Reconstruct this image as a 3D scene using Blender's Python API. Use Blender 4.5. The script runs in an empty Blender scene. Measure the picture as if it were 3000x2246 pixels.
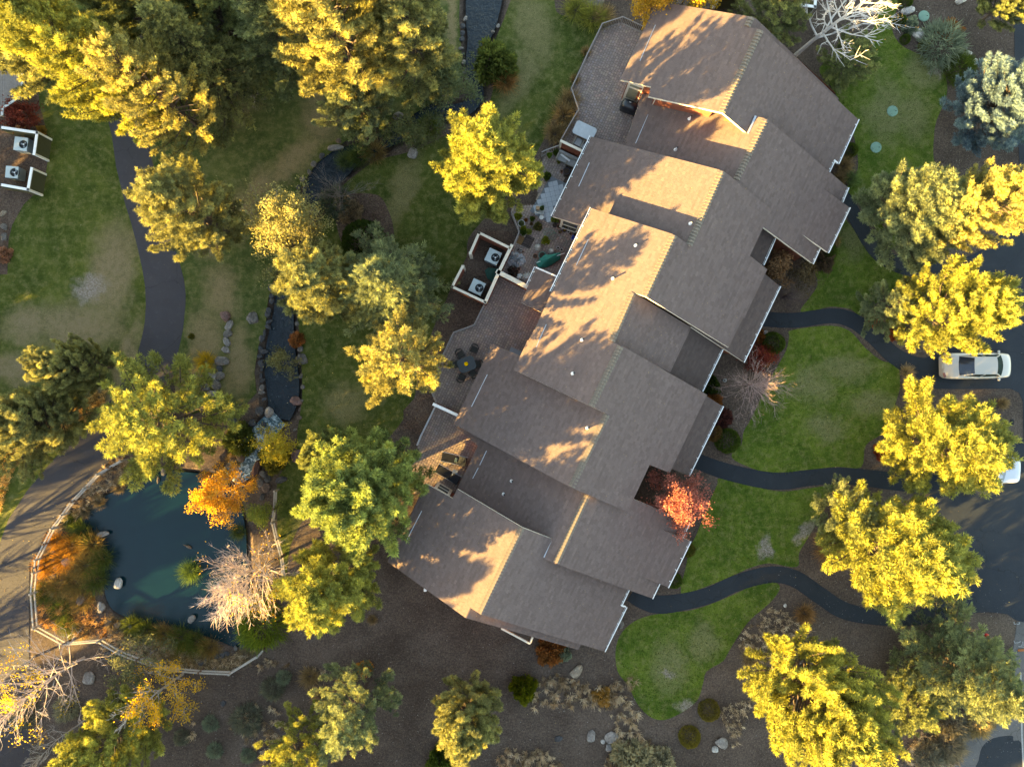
import bpy, math, random
import numpy as np
from mathutils import Vector, Matrix, noise
from mathutils.geometry import tessellate_polygon
R = math.radians
S = bpy.context.scene
COL = S.collection
# ------------------------------------------------------------------ camera, light, exposure
H = 50.0            # drone height over the ground
F = 2060.0          # focal length in photo pixels (3000 wide)
cam = bpy.data.cameras.new("drone_camera")
camo = bpy.data.objects.new("drone_camera", cam); COL.objects.link(camo)
camo.location = (0, 0, H); camo.rotation_euler = (0, 0, 0)
cam.sensor_width = 36; cam.lens = 36*F/3000; cam.clip_end = 2000; cam.clip_start = .5
S.camera = camo
SUN_AZ = 25.0       # light travels toward +X turned 25 degrees to +Y
SUN_EL = 9.5
w = bpy.data.worlds.new("World"); S.world = w; w.use_nodes = True
nt = w.node_tree; nt.nodes.clear()
sky = nt.nodes.new("ShaderNodeTexSky"); sky.sky_type = 'NISHITA'; sky.sun_disc = False
sky.sun_elevation = R(SUN_EL); sky.sun_rotation = R(270-SUN_AZ); sky.altitude = 1000
bg = nt.nodes.new("ShaderNodeBackground"); bg.inputs[1].default_value = .094
wo = nt.nodes.new("ShaderNodeOutputWorld")
nt.links.new(sky.outputs[0], bg.inputs[0]); nt.links.new(bg.outputs[0], wo.inputs[0])
sl = bpy.data.lights.new("sun", 'SUN'); sl.energy = 5.0; sl.angle = R(.5); sl.color = (1, .72, .28)
so = bpy.data.objects.new("sun", sl); COL.objects.link(so)
sd = Vector((math.cos(R(SUN_AZ))*math.cos(R(SUN_EL)), math.sin(R(SUN_AZ))*math.cos(R(SUN_EL)), -math.sin(R(SUN_EL))))
so.rotation_euler = sd.to_track_quat('-Z', 'Y').to_euler(); so.location = -sd*90
S.view_settings.view_transform = 'Standard'; S.view_settings.look = 'None'
S.view_settings.gamma = 1; S.view_settings.use_curve_mapping = False
S.view_settings.exposure = 3.76
S.view_settings.use_white_balance = True; S.view_settings.white_balance_temperature = 8600; S.view_settings.white_balance_tint = 10
S.render.engine = 'CYCLES'
S.cycles.max_bounces = 6; S.cycles.diffuse_bounces = 3; S.cycles.glossy_bounces = 2
S.cycles.transparent_max_bounces = 4; S.cycles.transmission_bounces = 3

# ------------------------------------------------------------------ helpers
def W(px, py, z=0.0):
    """the point at height z that a photo pixel (3000 x 2246) looks at"""
    k = (H-z)/F
    return Vector(((px-1500)*k, (1123-py)*k, z))
TH = R(64.8)
U = Vector((math.cos(TH), math.sin(TH)))        # along the ridges
N = Vector((math.sin(TH), -math.cos(TH)))       # across, toward the driveways
CROP = {'R1': (1800, 0, 3.68), 'R2': (1980, 300, 3.68), 'R3': (1600, 400, 3.68), 'R4': (1700, 780, 3.68),
        'R5': (1300, 950, 3.68), 'R6': (1100, 1350, 3.68), 'R7': (1550, 1350, 3.68), 'R8': (1300, 1600, 3.68),
        'A': (0, 0, 2.76), 'B': (700, 0, 2.76), 'C': (1400, 0, 2.76), 'D': (2200, 0, 2.76),
        'E': (0, 550, 2.76), 'F': (700, 550, 2.76), 'G': (1400, 550, 2.76), 'Q': (2200, 550, 2.76),
        'I': (0, 1100, 2.76), 'J': (700, 1100, 2.76), 'K': (1400, 1100, 2.76), 'L': (2200, 1100, 2.76),
        'M': (0, 1646, 2.76), 'O': (1400, 1646, 2.76), 'P': (2200, 1646, 2.76),
        'X': (2050, 600, 2.38), 'Y': (1300, 600, 5.257), 'T': (1620, 40, 7.36), 'V': (1560, 330, 9.2),
        'Z': (1230, 1160, 7.36), 'S': (1280, 980, 11.04), 'a': (1240, 1280, 9.2), 'g': (1780, 200, 7.36),
        'c': (2740, 1000, 4.88), 'k': (2840, 1300, 7.93), 'h': (0, 180, 6.345), 'j': (0, 350, 6.345), '': (0, 0, 1), 'd': (0, 0, 1/1.3562)}
def q(c, x, y):
    ox, oy, s = CROP[c]
    return (ox+x/s, oy+y/s)
def ql(s):
    """'R1 460,15 1490,185 R2 3,4' -> list of photo pixels"""
    out = []; c = ''
    for t in s.split():
        if ',' in t:
            x, y = t.split(','); out.append(q(c, float(x), float(y)))
        else:
            c = t if t != '-' else ''
    return out
def tag(o, label=None, cat=None, group=None, kind=None):
    if label: o['label'] = label
    if cat: o['category'] = cat
    if group: o['group'] = group
    if kind: o['kind'] = kind
    return o
def empty(name, loc=(0, 0, 0), rz=0, label=None, cat=None, group=None):
    o = bpy.data.objects.new(name, None); COL.objects.link(o)
    o.location = loc; o.rotation_euler = (0, 0, rz); o.empty_display_size = .2
    return tag(o, label, cat, group)
def link(name, me, parent=None, loc=None, rz=None):
    o = bpy.data.objects.new(name, me); COL.objects.link(o)
    if parent: o.parent = parent
    if loc is not None: o.location = loc
    if rz is not None: o.rotation_euler = (0, 0, rz) if not hasattr(rz, '__len__') else rz
    return o
def copy_tree(o, parent=None):
    c = o.copy(); COL.objects.link(c); c.parent = parent
    for ch in [x for x in o.children]: copy_tree(ch, c)
    return c
class MB:
    """collects simple solids into one mesh"""
    def __init__(s): s.v = []; s.f = []; s.mi = []
    def add(s, vs, fs, mi=0):
        n = len(s.v); s.v += [tuple(v) for v in vs]; s.f += [tuple(n+i for i in f) for f in fs]; s.mi += [mi]*len(fs)
    def box(s, x0, x1, y0, y1, z0, z1, mi=0, top=None):
        t = top or 1.0
        cx, cy = (x0+x1)/2, (y0+y1)/2
        hx, hy = (x1-x0)/2*t, (y1-y0)/2*t
        s.add([(x0, y0, z0), (x1, y0, z0), (x1, y1, z0), (x0, y1, z0), (cx-hx, cy-hy, z1), (cx+hx, cy-hy, z1), (cx+hx, cy+hy, z1), (cx-hx, cy+hy, z1)],
              [(3, 2, 1, 0), (4, 5, 6, 7), (0, 1, 5, 4), (1, 2, 6, 5), (2, 3, 7, 6), (3, 0, 4, 7)], mi)
    def bar(s, a, b, w, h, mi=0, up=(0, 0, 1)):
        a = Vector(a); b = Vector(b); d = (b-a)
        if d.length < 1e-6: return
        d.normalize(); u = Vector(up)
        if abs(d.dot(u)) > .98: u = Vector((1, 0, 0))
        x = d.cross(u).normalized()*(w/2); y = x.cross(d).normalized()*(h/2)
        s.add([a-x-y, a+x-y, a+x+y, a-x+y, b-x-y, b+x-y, b+x+y, b-x+y],
              [(0, 1, 2, 3), (7, 6, 5, 4), (0, 4, 5, 1), (1, 5, 6, 2), (2, 6, 7, 3), (3, 7, 4, 0)], mi)
    def tube(s, pts, rs, n=8, mi=0, cap=True):
        pts = [Vector(p) for p in pts]
        if not hasattr(rs, '__len__'): rs = [rs]*len(pts)
        base = len(s.v); prev = None
        for i, p in enumerate(pts):
            d = (pts[min(i+1, len(pts)-1)]-pts[max(i-1, 0)])
            if d.length < 1e-9: d = Vector((0, 0, 1))
            d.normalize()
            if prev is None:
                x = d.cross(Vector((0, 0, 1)) if abs(d.z) < .9 else Vector((1, 0, 0))).normalized()
            else: x = (prev-d*prev.dot(d)).normalized()
            prev = x; y = d.cross(x)
            for k in range(n):
                a = 2*math.pi*k/n
                s.v.append(tuple(p+(x*math.cos(a)+y*math.sin(a))*rs[i]))
        for i in range(len(pts)-1):
            for k in range(n):
                a = base+i*n+k; b = base+i*n+(k+1) % n
                s.f.append((a, b, b+n, a+n)); s.mi.append(mi)
        if cap:
            s.f.append(tuple(base+k for k in range(n))[::-1]); s.mi.append(mi)
            s.f.append(tuple(base+(len(pts)-1)*n+k for k in range(n))); s.mi.append(mi)
    def lathe(s, prof, n=20, c=(0, 0), mi=0):
        base = len(s.v)
        for r, z in prof:
            for k in range(n):
                a = 2*math.pi*k/n; s.v.append((c[0]+r*math.cos(a), c[1]+r*math.sin(a), z))
        for i in range(len(prof)-1):
            for k in range(n):
                a = base+i*n+k; b = base+i*n+(k+1) % n
                s.f.append((a, b, b+n, a+n)); s.mi.append(mi)
    def prism(s, poly, z0, z1, mi=0, side=None):
        """poly: list of (x, y[, z]) ; z0/z1 offsets"""
        n = len(poly)
        P = [Vector((p[0], p[1], p[2] if len(p) > 2 else 0)) for p in poly]
        area = sum(P[i].x*P[(i+1) % n].y-P[(i+1) % n].x*P[i].y for i in range(n))
        if area < 0: P = P[::-1]
        tri = tessellate_polygon([[Vector((p.x, p.y, 0)) for p in P]])
        base = len(s.v)
        s.v += [(p.x, p.y, p.z+z1) for p in P]+[(p.x, p.y, p.z+z0) for p in P]
        for t in tri:
            a, b, c = t
            if (P[b].x-P[a].x)*(P[c].y-P[a].y)-(P[b].y-P[a].y)*(P[c].x-P[a].x) < 0: a, c = c, a
            s.f.append((base+a, base+b, base+c)); s.mi.append(mi)
            if z0 != z1: s.f.append((base+n+c, base+n+b, base+n+a)); s.mi.append(mi if side is None else side)
        if z0 != z1:
            for i in range(n):
                j = (i+1) % n
                s.f.append((base+n+i, base+n+j, base+j, base+i)); s.mi.append(mi if side is None else side)
    def mesh(s, name, mats, smooth=False):
        me = bpy.data.meshes.new(name); me.from_pydata(s.v, [], s.f)
        for m in (mats if isinstance(mats, (list, tuple)) else [mats]): me.materials.append(m)
        if any(s.mi): me.polygons.foreach_set('material_index', s.mi)
        if smooth: me.polygons.foreach_set('use_smooth', [True]*len(s.f))
        me.update(); return me
    def obj(s, name, mats, parent=None, loc=None, rz=None, smooth=False):
        return link(name, s.mesh(name, mats, smooth), parent, loc, rz)
def poly_mesh(name, verts, nper, tone=None, mats=(), smooth=False):
    """verts (F, nper, 3) array of separate faces; tone per face"""
    verts = np.asarray(verts, dtype=np.float32); nf = len(verts)
    me = bpy.data.meshes.new(name)
    me.vertices.add(nf*nper); me.vertices.foreach_set('co', verts.reshape(-1))
    me.loops.add(nf*nper); me.loops.foreach_set('vertex_index', np.arange(nf*nper, dtype=np.int32))
    me.polygons.add(nf); me.polygons.foreach_set('loop_start', np.arange(0, nf*nper, nper, dtype=np.int32))
    me.polygons.foreach_set('loop_total', np.full(nf, nper, dtype=np.int32))
    if tone is not None:
        at = me.attributes.new('tone', 'FLOAT', 'FACE'); at.data.foreach_set('value', np.asarray(tone, dtype=np.float32))
    for m in mats: me.materials.append(m)
    me.update(calc_edges=True)
    return me
def smooth_poly(pts, sub=5, closed=True):
    """Catmull-Rom through pixel points"""
    out = []; n = len(pts)
    rng_ = range(n) if closed else range(n-1)
    for i in rng_:
        p0, p1, p2, p3 = (pts[(i-1) % n] if closed or i > 0 else pts[i]), pts[i], pts[(i+1) % n], (pts[(i+2) % n] if closed or i+2 < n else pts[(i+1) % n])
        for k in range(sub):
            t = k/sub
            out.append(tuple(.5*((2*p1[j])+(-p0[j]+p2[j])*t+(2*p0[j]-5*p1[j]+4*p2[j]-p3[j])*t*t+(-p0[j]+3*p1[j]-3*p2[j]+p3[j])*t**3) for j in range(len(p1))))
    if not closed: out.append(tuple(pts[-1]))
    return out
def ribbon(pts, sub=6):
    """(x, y, width) pixel centreline -> polygon"""
    c = smooth_poly(pts, sub, False); L = []; Rr = []
    for i, (x, y, wd) in enumerate(c):
        a = c[max(i-1, 0)]; b = c[min(i+1, len(c)-1)]
        dx, dy = b[0]-a[0], b[1]-a[1]; l = math.hypot(dx, dy) or 1
        L.append((x-dy/l*wd/2, y+dx/l*wd/2)); Rr.append((x+dy/l*wd/2, y-dx/l*wd/2))
    return L+Rr[::-1]
def inside(x, y, poly):
    """vectorised point in polygon; x, y arrays"""
    r = np.zeros(np.shape(x), bool); n = len(poly)
    for i in range(n):
        x0, y0 = poly[i][0], poly[i][1]; x1, y1 = poly[(i+1) % n][0], poly[(i+1) % n][1]
        if y0 == y1: continue
        c = ((y0 > y) != (y1 > y)) & (x < (x1-x0)*(y-y0)/(y1-y0)+x0)
        r ^= c
    return r
def dist_poly(x, y, poly):
    d = np.full(np.shape(x), 1e9); n = len(poly)
    for i in range(n):
        x0, y0 = poly[i][0], poly[i][1]; x1, y1 = poly[(i+1) % n][0], poly[(i+1) % n][1]
        l2 = (x1-x0)**2+(y1-y0)**2
        if l2 < 1e-12: continue
        t = np.clip(((x-x0)*(x1-x0)+(y-y0)*(y1-y0))/l2, 0, 1)
        d = np.minimum(d, np.hypot(x-x0-t*(x1-x0), y-y0-t*(y1-y0)))
    return d

# ------------------------------------------------------------------ materials
def newmat(name):
    m = bpy.data.materials.new(name); m.use_nodes = True; t = m.node_tree; t.nodes.clear()
    o = t.nodes.new('ShaderNodeOutputMaterial'); return m, t, o
def nd(t, typ, **kw):
    n = t.nodes.new(typ)
    for k, v in kw.items():
        if k[0] == '_': setattr(n, k[1:], v)
        else:
            n.inputs[int(k[1:]) if k[0] == 'i' and k[1:].isdigit() else k].default_value = v
    return n
def pos(t, world=True):
    if world: return t.nodes.new('ShaderNodeNewGeometry').outputs['Position']
    return t.nodes.new('ShaderNodeTexCoord').outputs['Object']
def noise_n(t, vec, scale, detail=4, rough=.6, dist=0):
    n = t.nodes.new('ShaderNodeTexNoise'); n.inputs['Scale'].default_value = scale
    n.inputs['Detail'].default_value = detail; n.inputs['Roughness'].default_value = rough; n.inputs['Distortion'].default_value = dist
    t.links.new(vec, n.inputs['Vector']); return n.outputs['Fac']
def ramp(t, fac, stops):
    n = t.nodes.new('ShaderNodeValToRGB'); e = n.color_ramp.elements
    while len(e) < len(stops): e.new(.5)
    for i, (p, c) in enumerate(stops):
        e[i].position = p; e[i].color = (*c, 1) if len(c) == 3 else c
    t.links.new(fac, n.inputs[0]); return n.outputs[0]
def mixc(t, fac, a, b, mode='MIX'):
    n = t.nodes.new('ShaderNodeMix'); n.data_type = 'RGBA'; n.blend_type = mode
    for inp, v in ((n.inputs[0], fac), (n.inputs[6], a), (n.inputs[7], b)):
        if isinstance(v, (int, float)): inp.default_value = v
        elif isinstance(v, tuple): inp.default_value = (*v, 1) if len(v) == 3 else v
        else: t.links.new(v, inp)
    return n.outputs[2]
def math_n(t, op, a, b=0.0, clamp=False):
    n = t.nodes.new('ShaderNodeMath'); n.operation = op; n.use_clamp = clamp
    for inp, v in ((n.inputs[0], a), (n.inputs[1], b)):
        if isinstance(v, (int, float)): inp.default_value = v
        else: t.links.new(v, inp)
    return n.outputs[0]
def finish(t, o, col, rough=.9, bump=None, bdist=.02, spec=.3, metal=0.0):
    p = t.nodes.new('ShaderNodeBsdfPrincipled')
    if isinstance(col, tuple): p.inputs['Base Color'].default_value = (*col, 1)
    else: t.links.new(col, p.inputs['Base Color'])
    p.inputs['Roughness'].default_value = rough; p.inputs['Specular IOR Level'].default_value = spec; p.inputs['Metallic'].default_value = metal
    if bump is not None:
        b = t.nodes.new('ShaderNodeBump'); b.inputs['Distance'].default_value = bdist; b.inputs['Strength'].default_value = 1
        t.links.new(bump, b.inputs['Height']); t.links.new(b.outputs[0], p.inputs['Normal'])
    t.links.new(p.outputs[0], o.inputs[0]); return p
def simple(name, col, rough=.7, var=.18, scale=6, bump=.004, metal=0, spec=.3, objcol=False):
    m, t, o = newmat(name); v = pos(t, False)
    f = noise_n(t, v, scale, 5, .65)
    lo = tuple(c*(1-var) for c in col); hi = tuple(min(1, c*(1+var)) for c in col)
    c = ramp(t, f, [(.3, lo), (.7, hi)])
    if objcol:
        oi = t.nodes.new('ShaderNodeObjectInfo'); c = mixc(t, 1.0, c, oi.outputs['Color'], 'MULTIPLY')
    finish(t, o, c, rough, f if bump else None, bump, spec, metal); return m
def mask_blobs(t, v, blobs, wob=1.2):
    """soft patches at world places: (x, y, rx, ry, rot) -> 0..1"""
    wn = nd(t, 'ShaderNodeTexNoise'); wn.inputs['Scale'].default_value = .55; wn.inputs['Detail'].default_value = 5; wn.inputs['Roughness'].default_value = .65
    t.links.new(v, wn.inputs['Vector'])
    sub = t.nodes.new('ShaderNodeVectorMath'); sub.operation = 'SUBTRACT'; t.links.new(wn.outputs['Color'], sub.inputs[0]); sub.inputs[1].default_value = (.5, .5, .5)
    sc = t.nodes.new('ShaderNodeVectorMath'); sc.operation = 'SCALE'; t.links.new(sub.outputs[0], sc.inputs[0]); sc.inputs['Scale'].default_value = wob*2.2
    ad = t.nodes.new('ShaderNodeVectorMath'); ad.operation = 'ADD'; t.links.new(v, ad.inputs[0]); t.links.new(sc.outputs[0], ad.inputs[1])
    tot = None
    for (x, y, rx, ry, rot) in blobs:
        mp = t.nodes.new('ShaderNodeMapping'); mp.vector_type = 'TEXTURE'
        mp.inputs['Location'].default_value = (x, y, 0); mp.inputs['Rotation'].default_value = (0, 0, R(rot)); mp.inputs['Scale'].default_value = (rx, ry, 1e3)
        t.links.new(ad.outputs[0], mp.inputs[0])
        ln = t.nodes.new('ShaderNodeVectorMath'); ln.operation = 'LENGTH'; t.links.new(mp.outputs[0], ln.inputs[0])
        mr = t.nodes.new('ShaderNodeMapRange'); mr.interpolation_type = 'SMOOTHSTEP'; mr.inputs[1].default_value = 1.3; mr.inputs[2].default_value = .35
        t.links.new(ln.outputs['Value'], mr.inputs[0])
        tot = mr.outputs[0] if tot is None else math_n(t, 'MAXIMUM', tot, mr.outputs[0])
    return tot
def blob(px, py, rx, ry, rot=0):
    p = W(px, py); k = H/F
    return (p.x, p.y, rx*k, ry*k, rot)
# lawns: green mottled turf with dry places of their own shape
def lawn_mat(name, g1, g2, dry, blobs, thin=None):
    m, t, o = newmat(name); v = pos(t)
    a = noise_n(t, v, .42, 6, .62, .3); b = noise_n(t, v, 1.9, 6, .75); c = noise_n(t, v, 17, 3, .8)
    col = ramp(t, math_n(t, 'ADD', math_n(t, 'MULTIPLY', a, .55), math_n(t, 'MULTIPLY', b, .45)), [(.40, g1), (.50, tuple((x+y)/2 for x, y in zip(g1, g2))), (.60, g2)])
    col = mixc(t, ramp(t, b, [(.48, (0, 0, 0)), (.68, (.62, .62, .62))]), col, (.165, .145, .062))
    if blobs:
        mk = math_n(t, 'MULTIPLY', mask_blobs(t, v, blobs), ramp(t, b, [(.28, (.5, .5, .5)), (.55, (1, 1, 1))]))
        col = mixc(t, mk, col, mixc(t, c, tuple(x*.7 for x in dry), tuple(min(1, x*1.25) for x in dry)))
    if thin:
        mk = math_n(t, 'MULTIPLY', mask_blobs(t, v, thin, 1.3), ramp(t, c, [(.35, (.5, .5, .5)), (.6, (1, 1, 1))]))
        col = mixc(t, mk, col, mixc(t, ramp(t, noise_n(t, v, 7, 4, .8), [(.4, (0, 0, 0)), (.6, (1, 1, 1))]), (.16, .125, .10), (.33, .28, .25)))
    col = mixc(t, 1.0, col, ramp(t, c, [(.25, (.55, .55, .55)), (.75, (1.45, 1.45, 1.45))]), 'MULTIPLY')
    finish(t, o, col, .95, math_n(t, 'ADD', c, math_n(t, 'MULTIPLY', b, 1.5)), .05, .15); return m
def soil_mat(name, c1, c2, c3, blobs=None, bcol=(.2, .16, .11)):
    m, t, o = newmat(name); v = pos(t)
    a = noise_n(t, v, .35, 6, .65, .4); b = noise_n(t, v, 5, 6, .8); c = noise_n(t, v, 9, 5, .9)
    col = ramp(t, math_n(t, 'ADD', math_n(t, 'MULTIPLY', a, .5), math_n(t, 'MULTIPLY', b, .5)), [(.38, c1), (.52, c2), (.66, c3)])
    if blobs:
        col = mixc(t, math_n(t, 'MULTIPLY', mask_blobs(t, v, blobs), ramp(t, b, [(.35, (.3, .3, .3)), (.6, (1, 1, 1))])), col, bcol)
    col = mixc(t, 1.0, col, ramp(t, c, [(.30, (.30, .30, .30)), (.48, (.85, .85, .85)), (.60, (1.4, 1.38, 1.35)), (.70, (2.6, 2.5, 2.4))]), 'MULTIPLY')
    finish(t, o, col, .97, math_n(t, 'ADD', c, b), .06, .1); return m
def asphalt_mat(name, c1, c2, blobs=None, bc=(.1, .09, .085)):
    m, t, o = newmat(name); v = pos(t)
    a = noise_n(t, v, .5, 6, .65); c = noise_n(t, v, 60, 2, .8)
    col = ramp(t, a, [(.3, c1), (.7, c2)])
    if blobs: col = mixc(t, math_n(t, 'MULTIPLY', mask_blobs(t, v, blobs), .6), col, bc)
    sp = ramp(t, c, [(.35, (.7, .7, .7)), (.65, (1.3, 1.3, 1.3))])
    col = mixc(t, 1.0, col, sp, 'MULTIPLY')
    vo = t.nodes.new('ShaderNodeTexVoronoi'); vo.feature = 'DISTANCE_TO_EDGE'; vo.inputs['Scale'].default_value = .22
    wn = nd(t, 'ShaderNodeTexNoise'); wn.inputs['Scale'].default_value = 1.4; wn.inputs['Detail'].default_value = 6; t.links.new(v, wn.inputs['Vector'])
    ad = t.nodes.new('ShaderNodeVectorMath'); ad.operation = 'ADD'; t.links.new(v, ad.inputs[0]); t.links.new(wn.outputs['Color'], ad.inputs[1]); t.links.new(ad.outputs[0], vo.inputs['Vector'])
    ck = ramp(t, vo.outputs['Distance'], [(.0, (.55, .55, .55)), (.006, (1, 1, 1))]); col = mixc(t, 1.0, col, ck, 'MULTIPLY')
    st_ = ramp(t, noise_n(t, v, 2.6, 6, .8, .7), [(.56, (1, 1, 1)), (.66, (1.35, 1.33, 1.3)), (.74, (.8, .8, .8))]); col = mixc(t, 1.0, col, st_, 'MULTIPLY')
    finish(t, o, col, .85, c, .01, .3); return m
m_mulch = soil_mat('bark_mulch', (.052, .037, .029), (.092, .068, .054), (.14, .108, .088),
    [blob(2300, 1960, 170, 120), blob(1350, 1230, 60, 130, 20), blob(2850, 1850, 200, 60), blob(640, 1230, 70, 60), blob(1120, 690, 90, 160, 20), blob(2380, 1850, 90, 50)], (.13, .095, .07))
m_gravel = soil_mat('gravel', (.10, .085, .075), (.15, .13, .12), (.21, .19, .175))
m_bed = soil_mat('planting_bed', (.055, .036, .028), (.10, .068, .052), (.15, .11, .085))
m_bank = soil_mat('pond_bank', (.045, .04, .022), (.10, .08, .045), (.17, .13, .08))
m_lawnA = lawn_mat('lawn_west', (.034, .054, .008), (.092, .108, .020), (.20, .155, .085),
    [blob(330, 800, 75, 170, -8), blob(230, 960, 150, 90), blob(370, 1060, 40, 150, -15), blob(80, 950, 90, 60), blob(40, 1080, 80, 60), blob(300, 1180, 50, 60)],
    [blob(262, 835, 45, 55, -25)])
m_lawnB = lawn_mat('lawn_meadow', (.036, .056, .012), (.090, .100, .028), (.20, .15, .075),
    [blob(940, 360, 60, 70), blob(860, 470, 40, 120, -45), blob(760, 560, 50, 90, -30), blob(700, 620, 50, 80), blob(930, 250, 30, 90, -20), blob(1150, 250, 60, 25, 25),
     blob(650, 860, 60, 90), blob(700, 1060, 50, 120), blob(600, 1000, 50, 120), blob(560, 1120, 60, 60), blob(600, 700, 60, 60), blob(900, 100, 50, 90), blob(1320, 60, 20, 150), blob(690, 300, 60, 70, -30)])
m_lawnC = lawn_mat('lawn_garden', (.032, .050, .008), (.084, .098, .020), (.16, .14, .06),
    [blob(1560, 80, 60, 120, 20), blob(1520, 230, 50, 120, -30), blob(1180, 560, 40, 120, -20), blob(1080, 640, 50, 60), blob(1010, 1180, 80, 60), blob(900, 1600, 30, 120), blob(1500, 420, 50, 50)])
m_lawnD = lawn_mat('lawn_front', (.042, .080, .008), (.112, .152, .020), (.15, .15, .06),
    [blob(2600, 330, 70, 110), blob(2700, 210, 60, 60), blob(2680, 340, 50, 90), blob(2500, 700, 50, 60), blob(2480, 1080, 90, 40), blob(2380, 1130, 70, 60), blob(2560, 1180, 80, 50), blob(1960, 1950, 60, 90), blob(2060, 1880, 50, 60), blob(2420, 1250, 70, 40)],
    [blob(2238, 1600, 22, 44, -20), blob(2350, 1570, 18, 46, -40), blob(1962, 1975, 17, 26, 25), blob(2020, 2070, 30, 22), blob(2572, 527, 14, 9, 30), blob(2738, 200, 16, 26, 40)])
m_path = asphalt_mat('asphalt_path', (.034, .032, .037), (.044, .042, .048))
m_drive = asphalt_mat('asphalt_driveway', (.0085, .013, .0185), (.013, .019, .025), [blob(2240, 1690, 90, 14, 20), blob(2800, 1480, 60, 60)], (.022, .020, .019))
m_road = asphalt_mat('asphalt_road', (.010, .015, .022), (.017, .023, .030), [blob(2900, 1560, 90, 60), blob(2950, 1450, 60, 90)], (.026, .030, .034))
m_oldroad = asphalt_mat('worn_asphalt', (.075, .070, .066), (.11, .103, .097))
m_paint = simple('white_paint_worn', (.26, .26, .25), .8, .35, 25)
def cells(poly, dv, lo, hi, rng, gap=.0, vgap=.0):
    """rows of pieces filling a polygon in (u, v): list of (u0, u1, v0, v1)"""
    vs = [p[1] for p in poly]; v = min(vs); out = []; n = len(poly)
    while v < max(vs):
        vm = min(v+dv*.5, max(vs)); xs = []
        for i in range(n):
            a, b = poly[i], poly[(i+1) % n]
            if (a[1] > vm) != (b[1] > vm): xs.append(a[0]+(vm-a[1])*(b[0]-a[0])/(b[1]-a[1]))
        xs.sort()
        for k in range(0, len(xs)-1, 2):
            u = xs[k]; first = True
            while u < xs[k+1]-.02:
                wd = rng.uniform(lo, hi)*(rng.uniform(.3, 1) if first else 1); first = False
                u1 = min(u+wd, xs[k+1])
                if xs[k+1]-u1 < lo*.35: u1 = xs[k+1]
                out.append((u+gap/2, u1-gap/2, v+vgap/2, min(v+dv, max(vs))-vgap/2)); u = u1
        v += dv
    return out
def to_uv(p): return (p[0]*U.x+p[1]*U.y, p[0]*N.x+p[1]*N.y)
def from_uv(u, v): return (u*U.x+v*N.x, u*U.y+v*N.y)
def flat(name, pix, z0, z1, mat, parent=None, smooth=0, kind='structure'):
    if smooth: pix = smooth_poly(pix, smooth)
    b = MB(); b.prism([tuple(W(x, y))[:2] for x, y in pix], z0, z1)
    o = b.obj(name, mat, parent)
    if kind: o['kind'] = kind
    return o
# ------------------------------------------------------------------ ground, water
STREAM = [(1425, -70, 120), (1410, 60, 92), (1400, 120, 62), (1385, 200, 44), (1398, 280, 36), (1350, 322, 44), (1255, 332, 54), (1170, 385, 54), (1060, 440, 50), (990, 480, 86),
          (930, 545, 75), (905, 620, 60), (870, 740, 50), (835, 850, 52), (828, 930, 62), (820, 1010, 82), (822, 1080, 98), (828, 1160, 92), (815, 1225, 66)]
CASC = [(815, 1222, 60), (778, 1258, 62), (735, 1312, 70), (712, 1360, 86), (672, 1400, 60)]
POND = [(340, 1435), (385, 1400), (470, 1380), (560, 1385), (640, 1400), (690, 1450), (715, 1540), (722, 1640), (732, 1740), (735, 1830), (700, 1895), (640, 1880), (560, 1850), (470, 1830),
        (380, 1815), (320, 1780), (300, 1720), (290, 1650), (240, 1600), (205, 1550), (235, 1500), (280, 1465)]
pond_px = smooth_poly(POND, 5); stream_px = ribbon(STREAM, 6); casc_px = ribbon(CASC, 6)
def wpoly(pix): return [tuple(W(x, y))[:2] for x, y in pix]
pond_w, stream_w, casc_w = wpoly(pond_px), wpoly(stream_px), wpoly(casc_px)
def ground_mesh():
    st = .4
    xs = np.arange(-46, 46.01, st); ys = np.arange(-36, 36.01, st)
    X, Y = np.meshgrid(xs, ys); Z = np.zeros_like(X)
    for pl in (pond_w, stream_w, casc_w):
        ins = inside(X, Y, pl); d = dist_poly(X, Y, pl)
        sdist = np.where(ins, -d, d)
        Z = np.minimum(Z, -.62*np.clip((.55-sdist)/.8, 0, 1))
    nx, ny = len(xs), len(ys)
    V = np.stack([X, Y, Z], -1).reshape(-1, 3)
    i = np.arange(nx-1); j = np.arange(ny-1); I, J = np.meshgrid(i, j); a = (J*nx+I).reshape(-1)
    Fq = np.stack([a, a+1, a+1+nx, a+nx], 1)
    me = bpy.data.meshes.new('ground'); v = V.tolist(); f = Fq.tolist()
    b = len(v)   # far skirt out to the horizon
    big = 400
    v += [(-big, -big, 0), (big, -big, 0), (big, big, 0), (-big, big, 0)]
    c = [0, nx-1, nx*ny-1, nx*(ny-1)]
    f += [(b, b+1, c[1], c[0]), (b+1, b+2, c[2], c[1]), (b+2, b+3, c[3], c[2]), (b+3, b, c[0], c[3])]
    me.from_pydata(v, [], f); me.materials.append(m_mulch); me.update()
    o = link('ground', me); o['kind'] = 'structure'
    return o
ground_mesh()
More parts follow.
